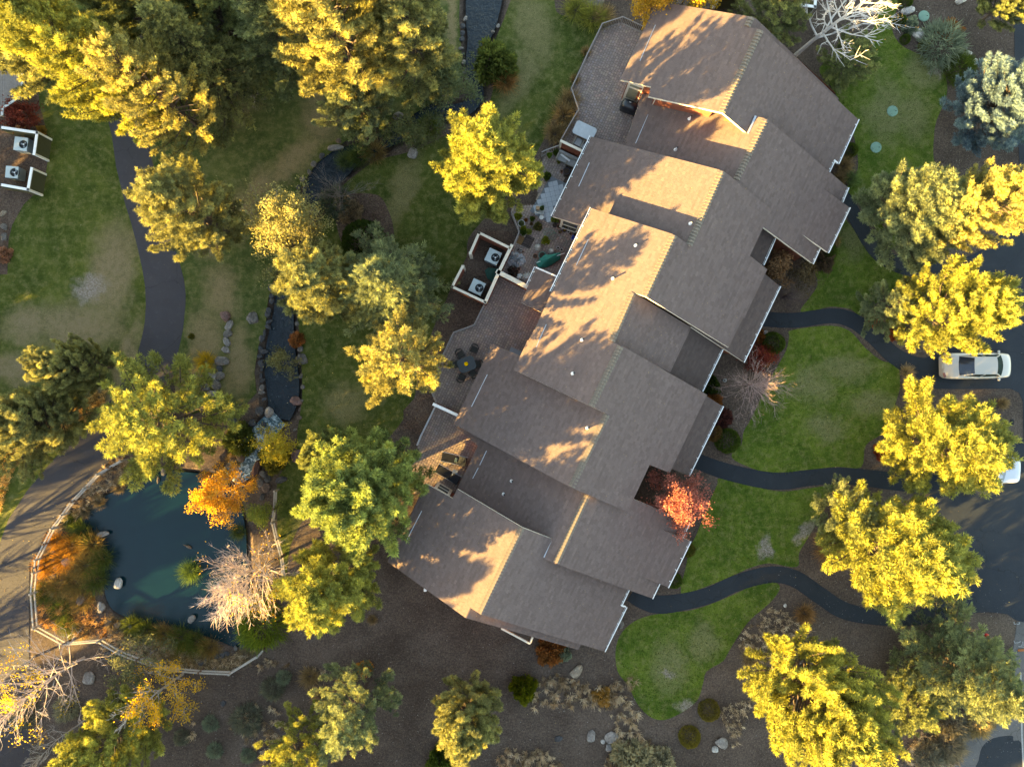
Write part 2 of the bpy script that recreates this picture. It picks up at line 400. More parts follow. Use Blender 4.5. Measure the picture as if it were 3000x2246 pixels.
def water_mat(name, c1, c2, foam=0.0, rough=.08, sc=3):
    m, t, o = newmat(name); v = pos(t)
    a = noise_n(t, v, sc, 4, .6, .6); b = noise_n(t, v, sc*3.5, 3, .6, .8)
    col = ramp(t, noise_n(t, v, .35, 3), [(.3, c1), (.7, c2)])
    if foam:
        ff = noise_n(t, v, sc*.8, 7, .72, 2.2)
        col = mixc(t, ramp(t, ff, [(.70-foam*.24, (0, 0, 0)), (.76-foam*.16, (.9, .9, .9))]), col, (.42, .55, .60))
    finish(t, o, col, rough, math_n(t, 'ADD', a, math_n(t, 'MULTIPLY', b, .4)), .006 if not foam else .12, .25); return m
m_pond = water_mat('pond_water', (.0014, .0145, .020), (.0018, .0175, .0235), 0, .12, 1.6)
m_stream = water_mat('stream_water', (.0035, .011, .018), (.006, .016, .025), .22, .10, 3)
m_foam = water_mat('white_water', (.02, .055, .07), (.03, .08, .10), .95, .3, 2.6)
flat('pond_water', pond_px, -.30, -.16, m_pond)
flat('stream_water', stream_px, -.26, -.12, m_stream)
def cascade():
    pts = smooth_poly(CASC, 8, False); rng = random.Random(3); v = []; f = []; nn = 14
    for i, (x, y, wd) in enumerate(pts):
        a = pts[max(i-1, 0)]; b = pts[min(i+1, len(pts)-1)]; dx, dy = b[0]-a[0], b[1]-a[1]; l = math.hypot(dx, dy)
        for k in range(nn):
            s = (k/(nn-1)-.5)*wd
            p = W(x-dy/l*s, y+dx/l*s); z = -.07-.05*(i/len(pts))
            n3 = noise.fractal(Vector((p.x*2.2, p.y*2.2, 1.3)), 1, 2, 4)
            step = .12*math.sin(i*1.1)
            v.append((p.x, p.y, z+.10*n3+step*.25+.05*(1-abs(2*k/(nn-1)-1))))
    for i in range(len(pts)-1):
        for k in range(nn-1):
            a = i*nn+k; f.append((a, a+1, a+1+nn, a+nn))
    me = bpy.data.meshes.new('cascade_water'); me.from_pydata(v, [], f); me.materials.append(m_foam)
    me.polygons.foreach_set('use_smooth', [True]*len(f)); o = link('cascade_water', me); o['kind'] = 'structure'
cascade()
# banks of soil and dry ground cover beside the water
flat('pond_bank', ql('I 1130,640 930,650 780,790 570,1010 400,1250 280,1490 M 262,0 255,260 290,530 505,660 790,635 980,745 1120,820 1370,880 1850,910 2080,770 2135,700 J 350,510 360,240 330,0 265,940 150,700 330,640 100,560 I 1900,500 1600,720'), -.02, .004, m_bank).hide_render = True
# ------------------------------------------------------------------ lawns, paths, road
path_left = ql('A 868,700 880,1000 905,1095 940,1350 1015,1656 E 1060,280 1110,470 1150,650 1175,800 1180,950 1172,1080 1150,1200 1115,1330 1060,1450 960,1620 I 790,350 600,500 380,740 220,930 70,1160 0,1350')
path_right = ql('A 1150,700 1170,960 1195,1130 1215,1260 1250,1400 E 1350,300 1440,560 1490,750 1502,860 1500,950 1480,1150 1430,1380 1330,1560 I 1130,380 930,660 790,790 560,1010 380,1260 270,1500 M 240,0 236,260 235,640 245,1300 240,1700')
lawnA = [(-300, -200), (300, -200), (312, 150)]+path_left[1:]+[(-40, 1640), (-300, 1900)]
flat('lawn_west', lawnA, -.03, .006, m_lawnA)
B1 = [(440, -200), (1350, -200), (1345, 60), (1352, 150), (1350, 230), (1345, 285), (1270, 300), (1210, 335), (1130, 362), (1010, 415), (925, 480), (875, 560), (850, 640), (832, 740), (805, 800), (785, 880), (778, 960), (758, 1010), (745, 1090), (752, 1150),
      (725, 1180), (640, 1195), (600, 1230), (520, 1190), (505, 1080)]+path_right[5:12][::-1]+[(455, 507), (440, 440), (432, 300)]
flat('lawn_meadow', B1, -.03, .007, m_lawnB)
B2 = [(1475, 60), (1535, -80), (1615, -80), (1625, 11), (1640, 43), (1719, 65), (1757, 82), (1719, 152), (1683, 232), (1654, 290), (1625, 335), (1600, 395), (1560, 470), (1500, 560), (1420, 640), (1372, 700), (1366, 760), (1330, 830), (1290, 915), (1270, 960),
      (1230, 1080), (1210, 1180), (1180, 1230), (1130, 1290), (1060, 1330), (960, 1400), (900, 1500), (850, 1600), (838, 1700), (818, 1640), (812, 1500), (815, 1400), (862, 1330), (872, 1260), (885, 1160), (882, 1050), (875, 960), (870, 880), (892, 800), (905, 700),
      (945, 640), (990, 560), (1045, 510), (1105, 470), (1200, 445), (1300, 400), (1400, 342), (1438, 290), (1446, 220), (1435, 160), (1458, 100)]
flat('lawn_garden', B2, -.03, .006, m_lawnC, smooth=3)
R1 = [(2600, -80), (2632, -80), (2628, 20), (2617, 54), (2615, 94), (2642, 134), (2700, 163), (2751, 192), (2772, 232), (2772, 283), (2743, 355), (2736, 399), (2734, 453), (2740, 520), (2700, 600), (2645, 680), (2610, 730), (2548, 640), (2515, 594), (2470, 560),
      (2490, 540), (2512, 500), (2512, 453), (2500, 395), (2475, 330), (2440, 260), (2400, 200), (2480, 150), (2560, 80), (2575, -20)]
flat('lawn_front', R1, -.03, .008, m_lawnD, smooth=4)
R2 = ql('Q 740,240 860,380 960,540 1080,620 1225,670 1200,760 1130,840 1050,900 900,1030 800,980 650,960 540,985 400,1000 480,880 540,780 520,650 640,560 700,480 700,360')
flat('lawn_front', R2, -.03, .008, m_lawnD, smooth=4)
R3 = ql('Q 330,1150 640,1115 800,1160 920,1290 1060,1400 1185,1430 1205,1600 L 1205,100 1160,250 1080,450 930,560 890,740 700,735 450,765 280,800 150,790 0,745 K 2060,670 2075,590 2130,560 2150,450 2208,350 Q 180,1500 240,1400 290,1300 310,1200')
flat('lawn_front', R3, -.03, .008, m_lawnD, smooth=4)
R4 = ql('K 1960,830 2208,890 L 250,935 500,905 700,885 610,980 560,1130 480,1280 390,1430 370,1545 150,1515 0,1550 O 2100,90 1950,155 1720,240 1640,235 1690,0 K 1700,1400 1760,1300 1860,1050 1935,880')
flat('lawn_front', R4, -.03, .008, m_lawnD, smooth=4)
R5 = ql('O 1490,412 1740,385 2000,292 2208,195 P 100,165 180,160 228,185 222,240 150,330 0,460 O 2130,560 2040,700 1980,800 1850,880 1820,980 1770,1120 1620,1230 1490,1275 1380,1240 1280,1130 1220,1000 1130,880 1115,700 1170,560 1300,460')
flat('lawn_front', R5, -.03, .008, m_lawnD, smooth=4)
# beds
flat('planting_bed', ql('A -400,560 300,560 320,850 370,1030 400,1200 370,1420 290,1560 190,1656 E 100,300 70,420 60,700 -400,720'), -.03, .012, m_bed)
flat('planting_bed', ql('F 1940,350 2208,350 2208,560 2100,900 1985,940 1900,1110 1735,1170 1640,1370 1545,1640 J 1570,60 1580,220 1460,480 1330,420 1330,280 1450,150 1500,40 F 1590,1180 1600,1080 1660,960 1700,840 1800,640 1860,520'), -.03, .010, m_bed)
flat('planting_bed', ql('F 850,60 1120,60 1210,190 1250,330 1240,480 1130,560 1000,620 860,500 800,350 780,200'), -.03, .013, m_bed, smooth=4)
flat('gravel', ql('C 640,-200 860,40 1000,60 1050,-60 1180,-60 1180,-250'), -.03, .011, m_gravel)
# asphalt
flat('asphalt_path', path_left+[(-70,1700),(-130,1900),(-130,2350)]+path_right[::-1], -.03, .016, m_path)
D1 = [(2440, 540, 40), (2478, 588, 42), (2508, 640, 42), (2545, 705, 44), (2582, 748, 46), (2640, 778, 48), (2710, 792, 50), (2860, 800, 60)]
D2 = [(2150, 915, 42), (2243, 934, 44), (2330, 938, 44), (2435, 925, 44), (2500, 940, 46), (2560, 985, 48), (2620, 1042, 50), (2700, 1078, 60), (2860, 1090, 80)]
D3 = [(1990, 1335, 44), (2041, 1350, 46), (2125, 1380, 48), (2236, 1405, 50), (2301, 1408, 50), (2363, 1400, 48), (2454, 1393, 48), (2544, 1400, 50), (2642, 1412, 52), (2840, 1425, 60)]
D4 = [(1850, 1738, 46), (1880, 1756, 50), (1930, 1770, 54), (2000, 1762, 50), (2080, 1742, 48), (2150, 1710, 48), (2215, 1690, 48), (2275, 1682, 48), (2334, 1697, 50), (2403, 1744, 50), (2472, 1787, 50), (2562, 1806, 46), (2660, 1810, 44), (2800, 1790, 50)]
for i, d in enumerate((D1, D2, D3, D4)):
    o = flat('asphalt_driveway', ribbon(d, 6), -.03, .0205+.0001*i, m_drive)
ROAD = [(2971, -200), (2971, 60), (2972, 180), (2977, 300), (2983, 420), (2990, 520), (2986, 600), (2985, 625), (2968, 655), (2946, 672), (2900, 720), (2850, 745), (2790, 770), (2760, 830), (2790, 900), (2780, 980), (2735, 1035), (2690, 1060),
        (2700, 1105), (2722, 1125), (2725, 1138), (2800, 1140), (2960, 1138), (2985, 1150), (2996, 1175), (2999, 1285), (2960, 1305), (2940, 1330), (2890, 1360), (2800, 1385), (2740, 1390),
        (2740, 1440), (2722, 1450), (2715, 1475), (2730, 1500), (2770, 1560), (2800, 1640), (2790, 1720), (2740, 1770), (2735, 1810), (2790, 1796), (2850, 1795), (2900, 1792), (2950, 1798), (2975, 1815), (3000, 1822), (3500, 1830), (3500, -200)]
flat('asphalt_road', ROAD, -.03, .0165, m_road)
flat('worn_asphalt_road', ql('P 2150,480 2500,480 2500,2400 1650,2400 1500,1656 1420,1580 1560,1500 1800,1420 1980,1330 2080,1180 2110,1000 2060,900 2120,700'), -.03, .014, m_oldroad)
flat('dark_patch', ql('P 1870,1490 1960,1420 2110,1400 2120,1440 2185,1460 2195,1700 1830,1700 1840,1600'), -.03, .019, m_drive, smooth=3)  # darker flat patch over the worn asphalt
# paint on the old asphalt
sv = empty('painted_survey_marks', (0, 0, 0), 0, 'white spray-painted survey numerals on the worn asphalt', 'paint marks')
def stroke(pts, c, wd=.035, z=.0235):
    b = MB()
    for a, e in zip(pts, pts[1:]):
        p0 = W(*q(c, *a)); p1 = W(*q(c, *e)); b.bar((p0.x, p0.y, z), (p1.x, p1.y, z), wd, .003)
    b.obj('painted_stroke', m_paint, sv)
stroke([(2125, 480), (2128, 500), (2146, 500), (2146, 486), (2148, 502), (2168, 498), (2170, 482)], 'P', .05)
stroke([(2125, 632), (2132, 652), (2150, 648), (2150, 634), (2152, 650), (2180, 640)], 'P', .05)
stroke([(2162, 680), (2205, 684)], 'P', .05); stroke([(2196, 640), (2198, 672)], 'P', .05); stroke([(2185, 664), (2186, 676)], 'P', .05)
b = MB()
pp = ql('P 2180,890 2183,1100 2190,1400 2204,1700')
for a, e in zip(pp, pp[1:]):
    p0, p1 = W(*a), W(*e); b.bar((p0.x, p0.y, .0225), (p1.x, p1.y, .0225), .11, .003)
o = b.obj('road_edge_line', m_paint); o['kind'] = 'structure'
# ------------------------------------------------------------------ patios of pavers
def paver_mat():
    m, t, o = newmat('concrete_paver'); at = nd(t, 'ShaderNodeAttribute', _attribute_name='tone')
    v = pos(t); a = noise_n(t, v, .8, 4); f = noise_n(t, v, 30, 3, .8)
    col = ramp(t, at.outputs['Fac'], [(0, (.20, .15, .135)), (.3, (.255, .19, .165)), (.55, (.28, .21, .175)), (.75, (.32, .25, .19)), (.9, (.33, .22, .18)), (1, (.28, .24, .235))])
    col = mixc(t, ramp(t, a, [(.35, (0, 0, 0)), (.7, (.55, .55, .55))]), col, (.20, .18, .17))
    col = mixc(t, 1.0, col, ramp(t, f, [(.3, (.8, .8, .8)), (.7, (1.2, 1.2, 1.2))]), 'MULTIPLY')
    finish(t, o, col, .85, f, .004, .25); return m
m_paver = paver_mat()
m_joint = simple('patio_joint_sand', (.12, .098, .085), .95, .3, 20)
m_paver_edge = m_paver
def slab_faces(rects, z0, z1, bev=.012, jit=.0, rng=None):
    out = []
    for (u0, u1, v0, v1) in rects:
        dz = rng.uniform(-jit, jit) if rng else 0
        lo = [from_uv(u0, v0), from_uv(u1, v0), from_uv(u1, v1), from_uv(u0, v1)]
        hi = [from_uv(u0+bev, v0+bev), from_uv(u1-bev, v0+bev), from_uv(u1-bev, v1-bev), from_uv(u0+bev, v1-bev)]
        A = [(*p, z0) for p in lo]; B = [(*p, z1+dz) for p in hi]
        out.append([B[3], B[2], B[1], B[0]])
        for k in range(4):
            j = (k+1) % 4; out.append([A[k], A[j], B[j], B[k]][::-1])
    return out
def patio(name, pix, seed, z=.03, border=True):
    rng = random.Random(seed); root = flat(name, pix, -.04, z-.012, m_joint)
    uv = [to_uv(W(x, y)) for x, y in pix]
    cs = [c for c in cells(uv, .178, .14, .27, rng, .011, .011)]
    f = slab_faces(cs, 0, z, .012, .004, rng)
    tone = np.repeat([rng.random()**1.1 for _ in cs], 5)
    o = link('paver', poly_mesh('paver', f, 4, tone, [m_paver]), root); o['kind'] = 'stuff'
    return root
P1 = ql('T 2500,450 1960,400 1478,190 1052,322 445,1500 395,1620 C 755,708 815,885 690,1130 660,1200 760,1330 1000,1330 1450,1200 1600,700')
patio('patio_paving', P1, 1)
P2 = ql('G 262,150 275,195 335,350 288,462 165,690 400,800 520,900 760,700 900,200 650,200 C 720,1300 560,1210 520,1290 470,1656')
patio('patio_paving', P2, 2)
P3 = ql('Y 850,1080 640,1505 F 1985,935 1900,1108 1735,1170 1640,1368 1553,1645 J 1590,222 2000,420 K 100,200 500,-300 G 900,900 520,900 Y 1290,1280')
patio('patio_paving', P3, 3)
P4 = ql('Z 312,215 10,850 -70,1050 J 1455,600 1300,900 1650,1050 1800,1000 2000,550 2080,350 Z 800,440')
patio('patio_paving', P4, 4)
# pale tile terrace
m_tile = simple('pale_blue_tile', (.33, .37, .40), .6, .1, 8, .001)
root = flat('tile_terrace', ql('C 590,1425 725,1492 G 690,60 655,140 605,240 580,292 420,190 C 455,1656 525,1540'), .0, .06, simple('tile_grout', (.13, .145, .16), .9, .2, 20))
tpoly = wpoly(ql('C 592,1430 722,1494 G 688,60 652,140 603,238 578,287 424,188 C 459,1656 528,1542'))
sz = .345
tb = MB(); tb.prism([(sz*(.018), sz*.018), (sz*.97, sz*.018), (sz*.97, sz*.97), (sz*.018, sz*.97)], 0, .014); tme = tb.mesh('tile', m_tile)
a0 = R(64.8-52); ca, sa = math.cos(a0), math.sin(a0); skew = R(64.8)
o0 = W(1600, 580)
for i in range(-14, 14):
    for j in range(-14, 14):
        x = o0.x+(i*ca-j*sa)*sz; y = o0.y+(i*sa+j*ca)*sz
        cx, cy = x+(ca-sa)*sz/2, y+(sa+ca)*sz/2
        if inside(np.array([cx]), np.array([cy]), tpoly)[0] and dist_poly(np.array([cx]), np.array([cy]), tpoly)[0] > sz*.22:
            link('tile', tme, root, (x, y, .060), a0)
# ------------------------------------------------------------------ the row of townhouses
PITCH = .53
class Plane:
    """z = a + bx*x + by*y"""
    def __init__(s, a, bx, by): s.a, s.bx, s.by = a, bx, by
    def hit(s, px, py, dz=0):
        X, Y = (px-1500)/F, (1123-py)/F; g = s.bx*X+s.by*Y
        z = (s.a+H*g)/(1+g)
        p = W(px, py, z); p.z += dz; return p
    def z(s, x, y): return s.a+s.bx*x+s.by*y
def ridge_planes(p, pitch=PITCH):
    """planes falling to the west and to the east of a ridge through p"""
    c = N.x*p.x+N.y*p.y
    return (Plane(p.z-pitch*c, pitch*N.x, pitch*N.y), Plane(p.z+pitch*c, -pitch*N.x, -pitch*N.y))
def roof_mats(name='asphalt_shingle', k=1.0):
    m, t, o = newmat(name); at = nd(t, 'ShaderNodeAttribute', _attribute_name='tone'); v = pos(t)
    a = noise_n(t, v, .5, 5, .6); f = noise_n(t, v, 45, 2, .8)
    col = ramp(t, at.outputs['Fac'], [(0, (.112, .086, .080)), (.5, (.138, .107, .100)), (.9, (.155, .121, .112)), (1, (.175, .137, .125))])
    col = mixc(t, ramp(t, a, [(.3, (0, 0, 0)), (.75, (.22, .22, .22))]), col, (.14, .112, .107))
    col = mixc(t, 1.0, col, ramp(t, f, [(.3, (.78, .78, .78)), (.7, (1.22, 1.22, 1.22))]), 'MULTIPLY')
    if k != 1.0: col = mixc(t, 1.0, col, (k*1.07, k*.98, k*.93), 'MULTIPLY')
    finish(t, o, col, .88, f, .004, .3)
    return m
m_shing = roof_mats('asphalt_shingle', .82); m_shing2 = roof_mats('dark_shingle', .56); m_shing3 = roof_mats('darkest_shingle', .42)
m_cream = simple('cream_trim', (.58, .52, .42), .6, .08, 4, .001)
m_white = simple('white_gutter', (.72, .72, .70), .45, .05, 4, .0)
m_siding = simple('red_brown_siding', (.20, .062, .036), .75, .15, 7, .003)
m_glass = simple('window_glass', (.035, .05, .048), .12, .2, 2, 0, 0, .6)
m_blind = simple('window_blind', (.20, .19, .13), .8, .1, 6)
m_ridge = simple('ridge_cap_tan', (.150, .124, .100), .85, .35, 9, .003)
m_metal = simple('galvanised_metal', (.42, .44, .46), .45, .12, 6, .0, .6)
m_dark = simple('dark_plastic', (.012, .014, .017), .6, .3, 10)
m_black = simple('black_rubber', (.008, .008, .009), .7, .3, 10)
house = empty('townhouse_row', (0, 0, 0), 0, 'long stepped row of townhouses under overlapping brown shingle gable roofs', 'house')
def slab(pix, pl, name='roof', thick=.20, shingles=True, seed=1, dz=0.0, mat=None):
    mat = mat or m_shing
    pts = [pl.hit(*p, dz=dz) for p in pix]
    b = MB(); b.prism([tuple(p) for p in pts], -thick, 0, 0, 1)
    o = b.obj(name, [mat, m_cream], house)
    if shingles:
        rng = random.Random(seed); falls = -(pl.bx*N.x+pl.by*N.y) > 0     # falls toward N
        uv = []
        for p in pts:
            u, v = to_uv(p); uv.append((u, v if falls else -v))
        cs = cells(uv, .145, .22, .34, rng, .007, 0)
        V = []; T = []; ctone = {}
        for (u0, u1, v0, v1) in cs:
            s = 1 if falls else -1
            def P(u, v, e):
                x, y = from_uv(u, v*s); return (x, y, pl.z(x, y)+dz+e)
            e = rng.uniform(.018, .028)
            q4 = [P(u0, v0, .003), P(u1, v0, .003), P(u1, v1, e), P(u0, v1, e)]
            fr = [P(u0, v1, e), P(u1, v1, e), P(u1, v1, -.01), P(u0, v1, -.01)]
            sd_ = [P(u1, v0, .003), P(u1, v0, -.01), P(u1, v1, -.01), P(u1, v1, e)]
            if falls: q4 = q4[::-1]; fr = fr[::-1]; sd_ = sd_[::-1]
            V += [q4, fr, sd_]; tn = .25*ctone.setdefault(round(v0, 3), rng.random())+.75*rng.random(); T += [tn]*3
        sh = link('shingles', poly_mesh('shingles', V, 4, T, [mat]), o); sh['kind'] = 'stuff'
    return o, pts
def wall_under(pix, pl, inset=.45, z0=0, top=-.21, name='wall'):
    """walls filling the footprint under a roof plane"""
    pts = [pl.hit(*p) for p in pix]; n = len(pts)
    ar = sum(pts[i].x*pts[(i+1) % n].y-pts[(i+1) % n].x*pts[i].y for i in range(n))
    if ar < 0: pts = pts[::-1]
    ins = []
    for i in range(n):
        a, p, c = pts[i-1], pts[i], pts[(i+1) % n]
        d0 = Vector((p.x-a.x, p.y-a.y)); d1 = Vector((c.x-p.x, c.y-p.y))
        if d0.length < 1e-6 or d1.length < 1e-6: continue
        d0.normalize(); d1.normalize()
        n0 = Vector((-d0.y, d0.x)); n1 = Vector((-d1.y, d1.x)); den = 1+n0.dot(n1)
        off = (n0+n1)*(inset/max(den, .5))
        ins.append((p.x+off.x, p.y+off.y))
    b = MB(); m = len(ins)
    for i in range(m):
        p, r = ins[i], ins[(i+1) % m]
        b.add([(p[0], p[1], z0), (r[0], r[1], z0), (r[0], r[1], pl.z(*r)+top), (p[0], p[1], pl.z(*p)+top)], [(0, 1, 2, 3)])
    return b.obj(name, m_siding, house)
z1 = 7.1
rp1 = W(*q('R1', 1590, 320), z1); W1, E1 = ridge_planes(rp1)
rp0 = W1.hit(*q('R1', 1490, 185)); _, E0 = ridge_planes(rp0)
rp2 = W(*q('R2', 985, 180), z1-.65); W2, E2 = ridge_planes(rp2)
rp3 = W(*q('R3', 1910, 370), 7.25); W3, E3 = ridge_planes(rp3)
rp4 = E3.hit(*q('R3', 1390, 1060)); W4, _ = ridge_planes(rp4)
rp5 = W4.hit(*q('R4', 580, 285)); _, E5 = ridge_planes(rp5)
rp6 = W4.hit(*q('R5', 1920, 230)); _, E6 = ridge_planes(rp6)
rp7 = E6.hit(*q('R5', 1770, 970)); W7, _ = ridge_planes(rp7)
rp8 = W(*q('R7', 640, 370), rp7.z-.95); W8, E8 = ridge_planes(rp8)
rp9 = W(*q('R6', 1590, 720), rp8.z+.65); W9, E9 = ridge_planes(rp9)
rp10 = W9.hit(*q('R8', 290, 660)); _, E10 = ridge_planes(rp10)
for nm, r_ in (('1', rp1), ('0', rp0), ('2', rp2), ('3', rp3), ('4', rp4), ('5', rp5), ('6', rp6), ('7', rp7), ('8', rp8), ('9', rp9), ('10', rp10)): print('ridge', nm, [round(c, 2) for c in r_])
def lower(pl, d): return Plane(pl.a-d, pl.bx, pl.by)
def eave(nm, pl, c, x, y): print('eave', nm, round(pl.hit(*q(c, x, y)).z, 2))
eave('W1', W1, 'R1', 70, 860); eave('E1', E1, 'R2', 1960, 180); eave('E2', E2, 'R2', 1850, 915); eave('W3', W3, 'R3', 70, 860); eave('E3', E3, 'X', 495, 30); eave('W4', W4, 'R3', 490, 775)
eave('E4', E3, 'R4', 2015, 40); eave('E6', E6, 'K', 1855, 155); eave('W7', W7, 'R5', 105, 1070); eave('E8', E8, 'R7', 1730, 860); eave('W9', W9, 'R6', 130, 1085); eave('E9', E9, 'R8', 1960, 650); eave('E5', E5, 'R4', 1200, 650)
ROOFS = [
 ('a', W1, 'R1 460,15 1490,185 1437,297 1590,320 1168,1217 365,1040 403,937 70,860'),
 ('b', E1, 'R1 1590,320 R2 1960,180 1745,655 1703,622 1643,748 1000,500 700,450 R1 1430,1440 1168,1217'),
 ('c', E0, 'R1 1490,185 1530,205 D 360,458 650,742 712,800 696,812 300,450 R1 1590,345 1437,297'),
 ('d', W2, 'R1 300,1010 120,1540 R3 490,60 1910,420 R2 660,840 985,180 860,150 R1 1168,1150'),
 ('e', E2, 'R2 985,180 1850,915 1545,1570 Q 495,608 98,318 R2 940,1340 900,1150 560,800 660,840'),
 ('f', W3, 'R3 485,2 1910,370 1550,1180 1300,1080 900,1040 390,957 70,862'),
 ('g', E3, 'R3 1910,370 X 495,30 350,355 470,450 R4 1600,875 710,330 R3 1390,1060 1550,1180'),
 ('h', W4, 'R3 490,775 1390,1060 R4 710,330 580,285 345,820 295,800 R5 1920,230 1600,890 760,490 820,348 1005,0 Y 1660,1340'),
 ('i', E5, 'R4 580,285 1150,630 1200,652 960,1140 R5 1920,260 R4 345,820'),
 ('j', E6, 'R5 1920,230 K 1855,155 1550,785 1385,720 1210,1100 765,908 R5 1770,970 1600,890'),
 ('k', W7, 'R5 520,210 900,370 1770,970 K 762,908 R5 1180,1656 105,1072'),
 ('l', W8, '- 1330,1243 1400,1306 R6 880,300 880,480 1200,700 R6 1700,1000 1940,1105 R7 640,360 K 700,860'),
 ('m', E8, 'R7 640,362 900,300 1130,410 1720,655 1320,1475 1065,1385 300,1108'),
 ('n', W9, 'R6 888,303 1585,716 R8 400,732 292,660 235,767 R6 130,1085 540,240 828,398'),
 ('o', E9, 'R6 1585,716 1920,845 R7 700,900 R8 1985,465 1905,635 1960,650 1725,1127 R8 400,732'),
 ('p', E10, 'R8 292,660 400,700 900,820 1500,1000 1450,1112 235,767'),
]
RO = {}
for i, (k, pl, s) in enumerate(ROOFS):
    pix = ql(s); RO[k] = slab(pix, pl, seed=10+i, dz=.0015*i)[0]
    wall_under(pix, pl, top=-.22)
# lower porch roofs and raised bays along the driveway side
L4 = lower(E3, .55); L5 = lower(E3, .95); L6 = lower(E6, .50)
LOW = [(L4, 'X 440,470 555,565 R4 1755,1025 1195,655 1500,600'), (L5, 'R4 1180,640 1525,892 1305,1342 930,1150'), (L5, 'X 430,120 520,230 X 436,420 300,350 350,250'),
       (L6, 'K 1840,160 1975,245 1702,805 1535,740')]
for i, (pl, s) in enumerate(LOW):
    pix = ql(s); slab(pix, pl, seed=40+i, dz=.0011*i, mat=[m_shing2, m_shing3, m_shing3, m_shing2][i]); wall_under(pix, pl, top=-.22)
def hinge(pl, c, x, y, pitch):
    p = pl.hit(*q(c, x, y)); cc = N.x*p.x+N.y*p.y
    return Plane(p.z+pitch*cc, -pitch*N.x, -pitch*N.y)
HB2 = hinge(E2, 'R2', 1570, 925, .36); HB8 = hinge(E8, 'R7', 1170, 1225, .36)
for i, (pl, s) in enumerate([(HB2, 'R2 1575,920 1866,1130 1635,1612 1335,1405'), (HB8, 'R7 1425,735 1731,858 1490,1357 1170,1225')]):
    pix = ql(s); slab(pix, pl, seed=50+i, dz=.004); wall_under(pix, pl, top=-.22)
# small lean-to roof between the two walled patios
LT = Plane(*(lambda p: (p.z-.3*(N.x*p.x+N.y*p.y), .3*N.x, .3*N.y))(W(*q('Y', 1420, 965), 2.6)))
slab(ql('Y 1420,965 1760,1110 1700,1330 1510,1656 1190,1502'), LT, seed=60); wall_under(ql('Y 1420,965 1760,1110 1700,1330 1510,1656 1190,1502'), LT, .25)
# gutters
def gutter(pl, s, wd=.125):
    pts = [pl.hit(*p, dz=-.035) for p in ql(s)]; b = MB()
    for a, e in zip(pts, pts[1:]):
        d = (e-a); L_ = d.length; d.normalize(); nx = Vector((d.y, -d.x, 0))
        if nx.dot(Vector((N.x, N.y, 0))) * (1 if pl in (E1, E2, E3, L4, L5, L6, E8, E9, HB2, HB8) else -1) < 0: nx = -nx
        c0, c1 = a+nx*.065, e+nx*.065
        b.bar(c0+nx*.04-d*.02, c1+nx*.04+d*.02, .05, .11); b.bar(c0-nx*.055, c1-nx*.055, .012, .10, 0)
        b.bar(c0-Vector((0, 0, .045)), c1-Vector((0, 0, .045)), .09, .012, 1)
        k = max(2, int(L_/.75))
        for i in range(k):
            p = a+d*(L_*(i+.5)/k); b.bar(p-nx*.09+Vector((0, 0, .06)), p+nx*.05+Vector((0, 0, .06)), .05, .02)
    return b.obj('gutter', [m_white, m_dark], house)
for pl, s in [(E1, 'R2 1960,180 1745,655'), (E1, 'R2 1703,622 1643,748'), (E2, 'R2 1850,917 1787,1068'), (HB2, 'R2 1866,1130 1635,1612'), (E2, 'Q 550,487 495,608'), (L5, 'Q 190,405 95,620'),
              (L4, 'R4 2145,213 1755,1025'), (L5, 'R4 1525,892 1307,1340'), (L6, 'K 1975,245 1702,803'), (E8, 'R7 1720,657 1647,820'), (HB8, 'R7 1731,860 1490,1357'), (E8, 'R7 1395,1320 1320,1475'),
              (E9, 'R8 1985,467 1907,632'), (E9, 'R8 1960,652 1727,1125'), (W3, 'R3 485,2 70,862'), (W4, 'R3 490,775 Y 1660,1335'), (LT, 'Y 1420,965 1298,1232')]:
    gutter(pl, s)
b = MB()
for pl, s in [(E1, 'R2 1745,655 1703,622'), (E9, 'R8 1907,632 1960,650'), (LT, 'Y 1420,965 1755,1110')]:
    a, e = [pl.hit(*p, dz=-.03) for p in ql(s)]; b.bar(a, e, .10, .12)
b.obj('gutter_return', m_white, house)
# flashing boards in the two valleys
b = MB()
for c, p in (('R1', ((1520, 1255), (1437, 1440))), ('R6', ((1915, 845), (1820, 1035)))):
    a, e = [(W2 if c == 'R1' else E9).hit(*q(c, *x), dz=.05) for x in p]; b.bar(a, e, .12, .06)
b.obj('valley_flashing', m_metal, house)
# thin rain diverters on the west slopes
for pl, s in [(W1, 'C 1435,205 1310,495'), (W2, 'C 1375,930 1275,1160'), (W3, 'R3 465,285 350,540'), (W4, 'R3 455,1110 325,1385'), (W4, 'R5 1105,0 997,245'), (W7, 'R5 470,540 300,886'), (W8, 'R5 462,1360 388,1515'), (W8, 'R5 372,1545 312,1660'), (W9, 'R6 500,535 338,850')]:
    a, e = [pl.hit(*p, dz=.03) for p in ql(s)]; b = MB(); b.bar(a, e, .045, .035); b.obj('rain_diverter', m_metal, house)
